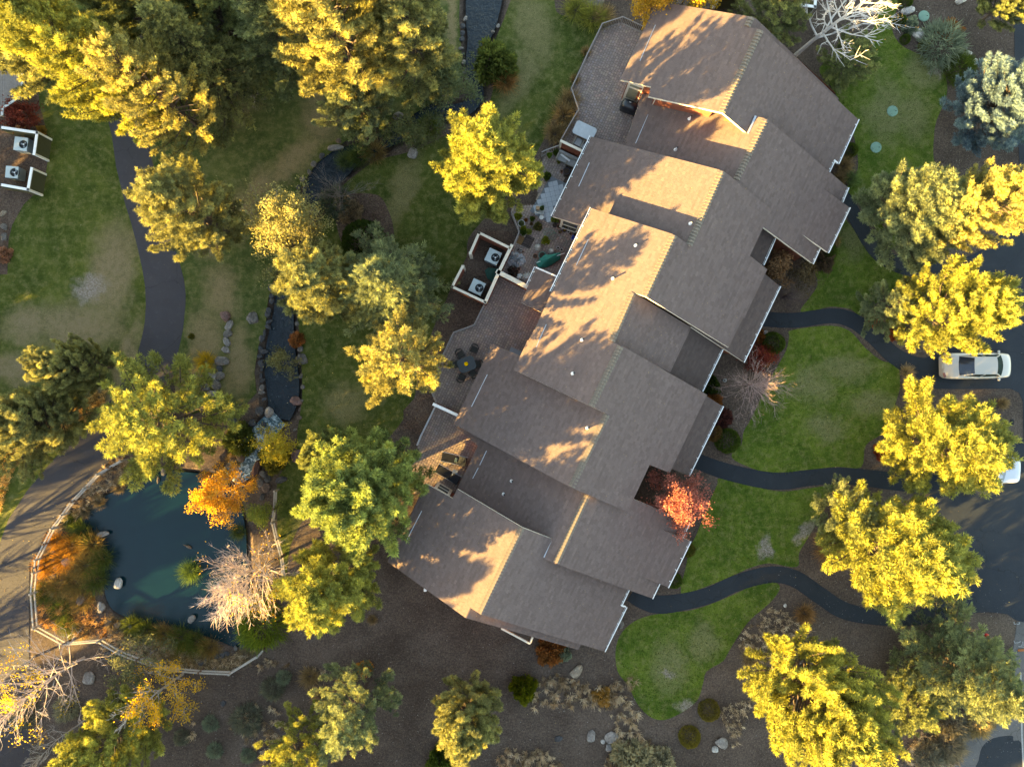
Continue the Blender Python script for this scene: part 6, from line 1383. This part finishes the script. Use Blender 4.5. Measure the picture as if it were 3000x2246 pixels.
def crumple(name, s, h, mat, label, cat, seed):
    pts = [W(x, y, 0) for x, y in ql(s)]; c = sum(pts, Vector())/len(pts); rgc = random.Random(seed); rings = [[], [], []]
    b = MB(); sm = smooth_poly([(p.x-c.x, p.y-c.y) for p in pts], 4); n = len(sm)
    for f, zz in ((1.0, .0), (.92, .5), (.62, .9), (.3, 1.0)):
        for (x, y) in sm: b.v.append((x*f*rgc.uniform(.84, 1.1)+rgc.uniform(-.05, .05), y*f*rgc.uniform(.84, 1.1)+rgc.uniform(-.05, .05), max(.01, h*zz*rgc.uniform(.2, 1.3)+(.0 if zz else .01))))
    b.v.append((0, 0, h*.8))
    for j in range(3):
        for k in range(n): b.f.append((j*n+k, j*n+(k+1) % n, (j+1)*n+(k+1) % n, (j+1)*n+k)); b.mi.append(0)
    for k in range(n): b.f.append((3*n+k, 3*n+(k+1) % n, 4*n)); b.mi.append(0)
    return tag(b.obj(name, mat, None, (c.x, c.y, .03)), label, cat)
crumple('plastic_sheet', 'Y 1010,780 1060,730 1160,740 1250,800 1260,860 1210,940 1130,960 1060,930 1020,960 990,880', .30, m_plas, 'heap of crumpled clear sheeting against the wall of the cluttered patio', 'sheeting', 1)
crumple('mulch_heap', 'Y 990,970 1060,950 1130,975 1140,1060 1100,1130 1020,1080 985,1030', .35, m_soil, 'heap of brown soil beside the sheeting', 'soil heap', 2)
sack('Y', 1062, 820, .17, .3, 'grey bucket-like bundle on the sheeting', m_ac2, 0, 1, 'bucket', 'bucket')
crumple('paper_bag', 'Y 1130,1090 1190,1060 1200,1130 1150,1150', .22, m_white, 'small white bag beside the soil heap', 'bag', 3)
# hose
def hose():
    rg = random.Random(4); c = Vector(q('Y', 1640, 450)); pts = []
    for i in range(90):
        a = i*.30; r = (62+22*math.sin(i*.21))/5.257; pts.append((c.x+r*1.25*math.cos(a)+math.sin(i*.13)*5, c.y+r*.85*math.sin(a)+math.cos(i*.11)*4))
    pts += [tuple(q('Y', *p)) for p in [(1700, 430), (1790, 480), (1870, 520), (1900, 580), (1870, 650), (1850, 600), (1900, 555), (1970, 580), (1980, 620), (1900, 660)]]
    b = MB(); b.tube([W(x, y, .05+.02*(i % 7)/7) for i, (x, y) in enumerate(smooth_poly(pts, 3, False))], .011, 5); return tag(b.obj('garden_hose', simple('hose_green', (.12, .22, .17), .5, .1, 5)), 'pale green garden hose coiled loosely on the pavers', 'hose')
hose()
b = MB(); b.tube([W(*q('Y', *p), .05) for p in [(610, 850), (640, 930), (720, 985), (700, 1080), (600, 1100), (480, 1110), (440, 1150)]], .014, 5)
tag(b.obj('refrigerant_pipe', m_black), 'thin dark pipe looping between the two cooling units', 'pipe')
# things on the pale tiles
box_thing('cold_frame', 'G', 503, 178, .62, .50, .30, m_pale, 'white open tray with a pane on the pale tiles', 'tray', -15, .07, .03)
box_thing('seed_box', 'G', 485, 160, .26, .24, .36, simple('cardboard', (.36, .24, .14), .9, .1, 6), 'tan box inside the white tray on the pale tiles', 'box', -8, .10)
o = shrub('loose', *q('G', 520, 165), .15, .42, (.14, .24, .09), 'green plant inside the white tray on the pale tiles', 'potted_plant', 'plant', None, .10)
pot(*q('G', 514, 240), .15, .30, m_pale, 'round white bucket on the lower corner of the pale tiles', None, None, m_pale, 'bucket', 'bucket', .07)
# ------------------------------------------------------------------ garden furniture
m_cush = simple('grey_cushion', (.26, .27, .27), .9, .12, 8, .004); m_frame = simple('tan_frame', (.24, .22, .18), .6, .12, 8)
def bench():
    p = W(*q('V', 960, 1260), .5); e = empty('bench', (p.x, p.y, .03), R(-25.2), 'long grey cushioned garden bench under the red screen wall', 'bench'); L_ = 1.55
    b = MB(); b.box(-L_/2, L_/2, -.30, .20, .22, .30); b.obj('seat_frame', m_frame, e)
    for k in range(2):
        b = MB(); b.box(-L_/2+.05+k*L_/2, -.05+k*L_/2+.02, -.29, .12, .30, .42, top=.94); b.obj('cushion', m_cush, e)
    b = MB(); b.box(-L_/2, L_/2, .14, .30, .3, .78); b.obj('backrest', m_cush, e)
    for s in (-1, 1):
        b = MB(); b.box(s*L_/2-.05, s*L_/2+.05, -.32, .28, .0, .58); b.obj('armrest', m_frame, e)
    b = MB(); b.bar((-L_*.4, .1, .5), (L_*.1, -.05, .47), .12, .03); b.obj('blanket', m_white, e)
bench()
def low_chair():
    p = W(*q('V', 1240, 790), .4); e = empty('garden_chair', (p.x, p.y, .03), R(-28), 'low grey cushioned chair above the red screen wall', 'chair')
    b = MB(); b.box(-.32, .32, -.34, .34, .14, .22); b.obj('seat_frame', m_frame, e)
    b = MB(); b.box(-.24, .24, -.28, .28, .22, .36, top=.92); b.obj('cushion', m_cush, e)
    for s in (-1, 1):
        b = MB(); b.box(s*.31-.035, s*.31+.035, -.36, .34, 0, .48); b.obj('armrest', m_frame, e)
    b = MB(); b.box(-.31, .31, .30, .38, .2, .60); b.obj('backrest', m_frame, e)
low_chair()
def round_rect(w_, h_, r, n=5):
    out = []
    for cx, cy, a0 in ((w_/2-r, h_/2-r, 0), (-w_/2+r, h_/2-r, 90), (-w_/2+r, -h_/2+r, 180), (w_/2-r, -h_/2+r, 270)):
        for k in range(n+1): a = R(a0+90*k/n); out.append((cx+r*math.cos(a), cy+r*math.sin(a)))
    return out
p = W(*q('V', 1405, 490), .72); e = empty('patio_table', (p.x, p.y, .03), R(-25.2), 'pale grey table with rounded corners on the top terrace', 'table')
b = MB(); b.prism(round_rect(1.55, .98, .18), .66, .70); b.obj('table_top', simple('pale_stone_top', (.36, .40, .42), .5, .10, 3, .001), e)
for sx in (-1, 1):
    for sy in (-1, 1):
        b = MB(); b.tube([(sx*.6, sy*.34, .66), (sx*.66, sy*.38, 0)], .022, 6); b.obj('leg', m_frame, e)
p = W(*q('V', 1420, 930), .45); b = MB(); b.lathe([(.24, 0), (.26, .40), (.22, .43), (0, .44)], 20)
tag(b.obj('ottoman', m_cush, None, (p.x, p.y, .03)), 'round grey stool half under the gutter beside the red screen wall', 'stool')
# covered grill
def grill():
    p = W(*q('g', 480, 800), .9); e = empty('covered_grill', (p.x, p.y, .03), R(-22), 'barbecue grill under a black cover beside the tall window', 'grill')
    b = MB(); n = 40; prof = [(1.0, .28), (1.02, .5), (.98, .75), (.90, .95), (.62, 1.10), (.0, 1.12)]
    for j, (rr, zz) in enumerate(prof):
        for k in range(n):
            a = 2*math.pi*k/n; c, s = math.cos(a), math.sin(a); sq = (abs(c)**4+abs(s)**4)**-.25
            fold = 1+(.045*math.sin(k*2.2)*(1-j*.17))
            b.v.append((rr*.62*c*sq*fold, rr*.36*s*sq*fold, zz+(.03*math.sin(k*1.3) if j == 0 else 0)))
    for j in range(len(prof)-1):
        for k in range(n): b.f.append((j*n+k, j*n+(k+1) % n, (j+1)*n+(k+1) % n, (j+1)*n+k)); b.mi.append(0)
    b.obj('cover', simple('black_vinyl', (.012, .017, .024), .38, .2, 4, .003, 0, .5), e, smooth=True)
    b = MB(); b.box(-.12, .02, .08, .12, 1.105, 1.13); b.obj('badge', m_pale, e)
    for sx in (-.5, .5):
        for sy in (-.25, .25):
            b = MB(); b.tube([(sx, sy, 0), (sx, sy, .35)], .02, 6); b.obj('leg', m_dark, e)
    b = MB(); b.box(-.55, .55, -.28, .28, .1, .13); b.obj('shelf', m_dark, e)
grill()
# dining set
def dchair(e_name, px, py, face, label, g='chairs round the dark dining table'):
    p = W(px, py, .45); e = empty('dining_chair', (p.x, p.y, .03), face, label, 'chair', g)
    m_sl = m_sling
    b = MB(); b.box(-.23, .23, -.22, .24, .42, .45, top=.96); b.obj('seat', m_sl, e)
    b = MB(); n = 9
    pts = [(-.25+.5*k/(n-1), -.25-.10*math.sin(math.pi*k/(n-1))) for k in range(n)]
    for k in range(n):
        x, y = pts[k]; b.v += [(x, y, .45), (x*1.02, y-.06, .92), (x, y+.02, .45), (x*1.02, y-.03, .92)]
    for k in range(n-1):
        a = 4*k; b.f += [(a, a+4, a+5, a+1), (a+2, a+3, a+7, a+6), (a+1, a+5, a+7, a+3)]; b.mi += [0]*3
    b.obj('backrest', m_sl, e)
    for s in (-1, 1):
        b = MB(); b.tube([(s*.27, -.25, .66), (s*.28, .18, .64)], .018, 6); b.obj('armrest', m_dark, e)
        for y in (-.22, .20):
            b = MB(); b.tube([(s*.25, y, 0), (s*.25, y, .64 if y > 0 else .7)], .014, 6); b.obj('leg', m_dark, e)
    return e
m_sling = simple('dark_sling', (.030, .029, .026), .75, .25, 8)
tc = q('S', 960, 960); pt = W(*tc, .72); e = empty('dining_table', (pt.x, pt.y, .03), R(20), 'dark glass-topped dining table with yellow flowers on the second patio', 'table')
b = MB(); b.prism(round_rect(1.25, 1.0, .25), .69, .705); b.obj('table_top', simple('smoked_glass', (.018, .022, .022), .15, .2, 3, 0, 0, .5), e)
for sx in (-1, 1):
    for sy in (-1, 1):
        b = MB(); b.tube([(sx*.45, sy*.34, .69), (sx*.5, sy*.4, 0)], .02, 6); b.obj('leg', m_dark, e)
for (x, y), lab in [((760, 640), 'dark chair at the upper left of the dining table'), ((1200, 480), 'dark chair at the top of the dining table nearest the eave'), ((600, 960), 'dark chair left of the dining table'), ((800, 1380), 'dark chair at the bottom of the dining table'), ((1170, 1250), 'dark chair at the lower right of the dining table'), ((1320, 940), 'dark chair right of the dining table, partly under the eave')]:
    p = q('S', x, y); dchair('c', *p, math.atan2(-(tc[1]-p[1]), tc[0]-p[0])-math.pi/2, lab)
pot(*q('S', 968, 955), .07, .18, m_terra, 'vase of bright yellow flowers on the dining table', None, None, name='flower_vase', cat='vase', z=.735)
vz = [o for o in bpy.data.objects if o.name.startswith('flower_vase')][0]
o = link('flowers', BM['clip'][0], vz, (0, 0, .16)); o.scale = (.13, .13, .12); o.color = (1.3, 1.05, .01, 1)
b = MB(); b.box(-.45, .45, -.22, .22, 0, .40, top=.97); p = W(*q('R5', 775, 300), .4); tag(b.obj('storage_chest', m_ac2, None, (p.x, p.y, .03), R(-25)), 'blue-grey storage chest half under the eave of the second patio', 'chest')
# loungers
def lounger(c, x, y, rz, label, pillow=False):
    p = W(*q(c, x, y), .35); e = empty('sun_lounger', (p.x, p.y, .03), R(rz), label, 'sun lounger')
    m_n = m_navy
    b = MB(); b.box(-.95, .15, -.30, .30, .30, .38, top=.98); b.obj('seat_pad', m_n, e)
    b = MB(); b.add([(.15, -.30, .32), (.15, .30, .32), (.85, .30, .62), (.85, -.30, .62), (.15, -.30, .40), (.15, .30, .40), (.82, .30, .70), (.82, -.30, .70)], [(4, 7, 6, 5), (0, 1, 2, 3), (0, 4, 5, 1), (3, 2, 6, 7), (0, 3, 7, 4), (1, 5, 6, 2)]); b.obj('back_pad', m_n, e)
    for s in (-1, 1):
        b = MB(); b.bar((-.98, s*.33, .28), (.9, s*.33, .28), .04, .05); b.obj('side_rail', m_metal, e)
        for xx in (-.85, .7):
            b = MB(); b.tube([(xx, s*.33, 0), (xx, s*.33, .28)], .02, 6); b.obj('leg', m_dark, e)
    if pillow:
        b = MB(); b.box(.02, .20, -.17, .17, .40, .48, top=.8); b.obj('head_pillow', simple('blue_grey_pillow', (.05, .09, .11), .85, .1, 5), e)
m_navy = simple('navy_canvas', (.007, .010, .016), .8, .25, 6)
lounger('a', 850, 600, -13, 'navy sun lounger with a blue-grey pillow on the lowest patio', True)
lounger('a', 680, 1010, -30, 'navy sun lounger nearest the corner window on the lowest patio')
p = W(*q('a', 850, 960), .45); e = empty('side_table', (p.x, p.y, .03), R(-13), 'small white side table between the two navy loungers', 'table')
b = MB(); b.box(-.18, .18, -.22, .22, .42, .45); b.obj('table_top', simple('grey_white_top', (.30, .33, .35), .6, .1, 5), e)
for sx in (-1, 1):
    for sy in (-1, 1):
        b = MB(); b.tube([(sx*.15, sy*.18, 0), (sx*.15, sy*.18, .42)], .015, 5); b.obj('leg', m_dark, e)
# bench of dark slats near the cascade
p = W(683, 1216); e = empty('slatted_bench', p, R(-76), 'dark blue-grey slatted bench at the bottom of the rock row', 'bench')
m_ben = simple('blue_grey_slat', (.045, .06, .075), .7, .2, 8)
for i in range(6):
    b = MB(); b.box(-.62, .62, -.27+i*.09, -.27+i*.09+.07, .42, .45); b.obj('slat', m_ben, e)
for sx in (-.5, .5):
    b = MB(); b.box(sx-.04, sx+.04, -.25, .25, 0, .42); b.obj('leg', m_ben, e)
b = MB(); b.box(-.62, .62, .27, .31, .42, .78); b.obj('backrest', m_ben, e)
# ------------------------------------------------------------------ round covers in the front lawn, marker
m_mint = simple('mint_plastic', (.13, .24, .18), .6, .12, 5, .0)
for c, x, y, lab in [('D', 1143, 900, 'mint green round utility cover, brightest one in the middle of the front lawn'), ('D', 1010, 1193, 'grey-green round utility cover nearer the house on the front lawn'), ('D', 1397, 132, 'green round utility cover on the mulch at the top right')]:
    p = W(*q(c, x, y)); b = MB(); b.lathe([(.39, -.02), (.39, .03), (.36, .05), (.12, .055), (0, .055)], 28); o = b.obj('utility_cover', m_mint, None, (p.x, p.y, 0)); tag(o, lab, 'cover')
    b = MB(); b.box(-.05, .05, -.02, .02, .055, .065); b.obj('bolt', m_dark, o, (.22, 0, 0))
p = W(*q('P', 1905, 592), .4); e = empty('marker_post', (p.x, p.y, 0), .4, 'small bright red marker beside the wide grey-green fir', 'marker')
b = MB(); b.lathe([(.03, 0), (.03, .35)], 8); b.obj('stake', m_white, e)
b = MB(); b.lathe([(.0, .34), (.13, .35), (.15, .42), (.08, .50), (0, .52)], 12); b.obj('red_cap', simple('red_paint', (.55, .008, .006), .5, .1, 5), e)
p = W(*q('P', 2185, 712), .05); b = MB(); b.box(-.22, .22, -.08, .08, 0, .06, top=.9); tag(b.obj('rusty_plate', simple('rust', (.30, .10, .03), .9, .3, 9), None, (p.x, p.y, .02), .1), 'rusty orange metal plate on the worn asphalt at the right edge', 'plate')
p = W(*q('K', 1995, 38), .1); b = MB(); b.lathe([(.10, 0), (.12, .25), (.10, .25), (.08, .05)], 14); tag(b.obj('white_ring_pot', m_pale, None, (p.x, p.y, 0)), 'white ring-shaped empty pot under the leafless grey tree', 'pot')
p = W(*q('L', 2112, 375)); b = MB(); b.box(-.10, .10, -.20, .20, 0, .05, top=.9); tag(b.obj('valve_box', m_black, None, (p.x, p.y, 0), .1), 'black valve box lid on the planted island', 'cover')
b = MB(); n_ = 14
# ducks
def duck(c, x, y, rz, label, dark=True):
    p = W(*q(c, x, y)); e = empty('duck', (p.x, p.y, -.15), rz, label, 'duck', None)
    m_d = simple('duck_brown', (.10, .075, .055), .8, .35, 20)
    import bmesh
    bm = bmesh.new(); prof = [(-.27, .0, .08), (-.20, .045, .08), (-.10, .085, .075), (.02, .10, .07), (.12, .08, .075), (.18, .045, .10), (.21, .035, .15), (.24, .04, .19), (.275, .033, .195), (.30, .012, .185)]
    b = MB(); b.tube([(a, 0, z) for a, r_, z in prof], [max(r_, .006) for a, r_, z in prof], 10); b.obj('body', m_d, e, smooth=True); bm.free()
    b = MB(); b.add([(.29, -.014, .185), (.29, .014, .185), (.35, .012, .175), (.35, -.012, .175), (.29, 0, .195)], [(0, 3, 2, 1), (4, 0, 1), (0, 4, 3), (1, 2, 4), (4, 2, 3)]); b.obj('bill', simple('bill', (.35, .22, .03), .6, .1, 5), e)
    for s in (-1, 1):
        b = MB(); b.add([(-.20, s*.03, .12), (.08, s*.085, .10), (.06, s*.11, .05), (-.16, s*.08, .06), (-.22, s*.02, .10)], [(0, 1, 2, 3), (0, 3, 4)]); b.obj('wing', simple('duck_wing', (.20, .17, .14), .8, .3, 20), e)
duck('I', 985, 905, .3, 'duck nearest the north-west shore of the pond'); duck('I', 1148, 865, 1.0, 'pale duck swimming at the north shore of the pond'); duck('I', 1275, 845, 1.4, 'duck beside the north shore under the spreading pine'); duck('I', 1520, 1385, 2.6, 'brown duck alone in the middle of the pond')
# ------------------------------------------------------------------ cars
def paint(name, col, rough=.28):
    m, t, o = newmat(name); p = finish(t, o, col, rough, None, 0, .5); p.inputs['Coat Weight'].default_value = .6; p.inputs['Coat Roughness'].default_value = .05; return m
m_trim = simple('car_trim', (.03, .03, .032), .5, .2, 4, 0); m_glassd = simple('windscreen_glass', (.012, .028, .022), .08, .3, 2, 0, 0, .7); m_glassb = simple('rear_glass', (.016, .024, .040), .10, .2, 2, 0, 0, .7)
m_lamp = simple('headlamp', (.55, .56, .58), .2, .1, 5, 0); m_tail = simple('tail_lamp', (.25, .10, .08), .3, .2, 5, 0); m_tyre = simple('tyre', (.018, .018, .018), .85, .2, 9, .002); m_rim = simple('rim', (.40, .40, .41), .35, .1, 6, 0, .7)
def car(name, label, cat, px, py, rz, body, L_=4.83, Wd=1.84, hood=.80, belt=.88, roofz=1.42, xs=None, cab=None, group=None, truck=False):
    p = W(px, py, .9); e = empty(name, (p.x, p.y, .02), R(rz), label, cat)
    # outline half-width and deck height along the car, front is +x
    hl = L_/2
    st = xs or [(-1.0, .62, .50), (-.985, .76, .66), (-.93, .86, .80), (-.82, .915, .93), (-.66, .93, .97), (-.45, .935, .95), (-.2, .935, .93), (.05, .935, .92), (.25, .93, .93), (.40, .925, .95), (.60, .91, .90), (.78, .875, .82), (.90, .80, .74), (.965, .66, .66), (1.0, .42, .52)]
    st = smooth_poly(st, 3, False); b = MB(); sec = []
    for (fx, fw, fz) in st:
        x = fx*hl; hw = fw*Wd/2/.935; z = fz
        row = [(hw*.90, .20), (hw*.985, .34), (hw, .52), (hw*.985, min(.70, z-.04)), (hw*.93, z-.03), (hw*.80, z+.015), (hw*.45, z+.045), (0, z+.055)]
        sec.append([(x, y, zz) for y, zz in row]+[(x, -y, zz) for y, zz in row[-2::-1]])
    m = len(sec[0])
    for s_ in sec: b.v += s_
    for i in range(len(sec)-1):
        for k in range(m-1): a = i*m+k; b.f.append((a, a+m, a+m+1, a+1)); b.mi.append(0)
    b.f.append(tuple(range(m))); b.mi.append(0); b.f.append(tuple((len(sec)-1)*m+k for k in range(m))[::-1]); b.mi.append(0)
    b.obj('body', body, e, smooth=True)
    # cabin: x of base/roof at front and rear, half widths
    bf, rf, rr, br, wb, wr = cab or (.36*hl, .14*hl, -.30*hl, -.66*hl, .80, .60)
    zb = belt+.06
    def arc(x0, z0, w0, bow, n=7): return [(x0+bow*(1-(2*k/(n-1)-1)**2), w0*(2*k/(n-1)-1), z0+.03*(1-(2*k/(n-1)-1)**2)) for k in range(n)]
    FB, FT, RT, RB = arc(bf, zb, wb, .16), arc(rf, roofz, wr, .05), arc(rr, roofz, wr, -.05), arc(br, zb+.02, wb*.94, -.10)
    def strip(A, B, nm, mat, t=0.0):
        b = MB(); n = len(A); b.v += A+B; b.f += [(k, k+1, n+k+1, n+k) for k in range(n-1)]; b.mi += [0]*(n-1); return b.obj(nm, mat, e, smooth=True)
    strip(FT, FB, 'windscreen', m_glassd); strip(RT, FT, 'roof', body); strip(RB, RT, 'rear_window', m_glassb)
    for s in (0, -1):
        sg = 1 if s == -1 else -1
        a0, a1, a2, a3 = FB[s], FT[s], RT[s], RB[s]
        mid0 = ((a0[0]+a3[0])/2, sg*(wb+.03), zb-.01); mid1 = ((a1[0]+a2[0])/2, a1[1], roofz)
        b = MB(); b.add([a0, mid0, mid1, a1], [(0, 1, 2, 3)]); b.add([mid0, a3, a2, mid1], [(0, 1, 2, 3)]); b.obj('side_window', m_glassd, e)
        b = MB(); b.bar(a0, a1, .07, .035); b.bar(a1, a2, .06, .03); b.bar(a2, a3, .09, .035); b.bar(mid0, mid1, .07, .02); b.obj('pillar', body, e)
        b = MB(); mx = bf-.12; b.bar((mx, sg*(Wd/2-.06), belt+.05), (mx-.04, sg*(Wd/2+.12), belt+.10), .14, .10); b.obj('mirror', body, e)
        b = MB(); b.add([(hl*.86, sg*Wd*.40, .70), (hl*.93, sg*Wd*.30, .66), (hl*.965, sg*Wd*.30, .60), (hl*.90, sg*Wd*.415, .62), (hl*.83, sg*Wd*.425, .70)], [(0, 1, 2, 3, 4) if sg < 0 else (4, 3, 2, 1, 0)])
        for v_ in range(len(b.v)): b.v[v_] = (b.v[v_][0]+.02, b.v[v_][1]*1.03, b.v[v_][2]+.04)
        b.obj('headlight', m_lamp, e)
        b = MB(); b.bar((-hl*.955, sg*Wd*.42, .74), (-hl*.985, sg*Wd*.26, .70), .10, .13); b.obj('tail_light', m_tail, e)
        b = MB(); b.bar((-.1, sg*(Wd/2-.005), .76), (-.28, sg*(Wd/2-.005), .76), .025, .02); b.obj('door_handle', body, e)
        for xx in (hl*.62, -hl*.58):
            w_ = MB(); pts = [(xx, sg*(Wd/2-.22), .32), (xx, sg*(Wd/2-.005), .32)]; w_.tube(pts, [.32, .32], 20); wo_ = w_.obj('wheel', m_tyre, e)
            w_ = MB(); w_.tube([(xx, sg*(Wd/2-.02), .32), (xx, sg*(Wd/2+.004), .32)], [.2, .2], 14); w_.obj('rim', m_rim, wo_)
    b = MB(); b.bar((-hl*.995, -.17, .62), (-hl*.995, .17, .62), .03, .12); b.obj('licence_plate', m_pale, e)
    b = MB(); b.bar((hl*.96, -.38, .50), (hl*.96, .38, .50), .05, .16); b.obj('grille', m_trim, e)
    b = MB(); b.bar((hl*.40, -.66, belt+.075), (hl*.40, .66, belt+.075), .05, .012); b.obj('wiper_cowl', m_trim, e)
    return e
m_beige = paint('beige_metallic', (.40, .365, .315), .35); m_wht = paint('white_paint', (.48, .50, .53), .35)
car('parked_car', 'beige four-door sedan parked nose right at the end of the second driveway', 'car', 2869, 1071, .5, m_beige, cab=(.60*2.42, .36*2.42, -.27*2.42, -.62*2.42, .76, .58))
ST = [(-1.0, .86, .62), (-.99, .915, .84), (-.90, .93, 1.0), (-.5, .935, 1.02), (0, .935, 1.02), (.30, .935, 1.02), (.45, .93, 1.03), (.65, .915, 1.0), (.82, .89, .97), (.92, .82, .93), (.975, .72, .86), (1.0, .60, .70)]
car('parked_car', 'white boxy car with only its bonnet showing from under the yellow-tipped fir', 'car', 2892, 1374, -2.5, m_wht, 4.75, 1.90, belt=.98, roofz=1.72, xs=ST, cab=(.44*2.37, .20*2.37, -.80*2.37, -.92*2.37, .82, .68))

number_group('stones lining the stream', 'dark grey stone edging the stream bank', lambda o: -o.location.y, 'bank stone from the top')
number_group('dark stones on the south shore of the pond', 'dark stone on the south shore of the pond', lambda o: o.location.x, 'shore stone from the left')
number_group('stones on the west bank of the pond', 'pale stone between the rail fence and the west reeds', lambda o: -o.location.y, 'from the top')
number_group('chairs round the dark dining table', 'x', lambda o: 0, 'x') if False else None
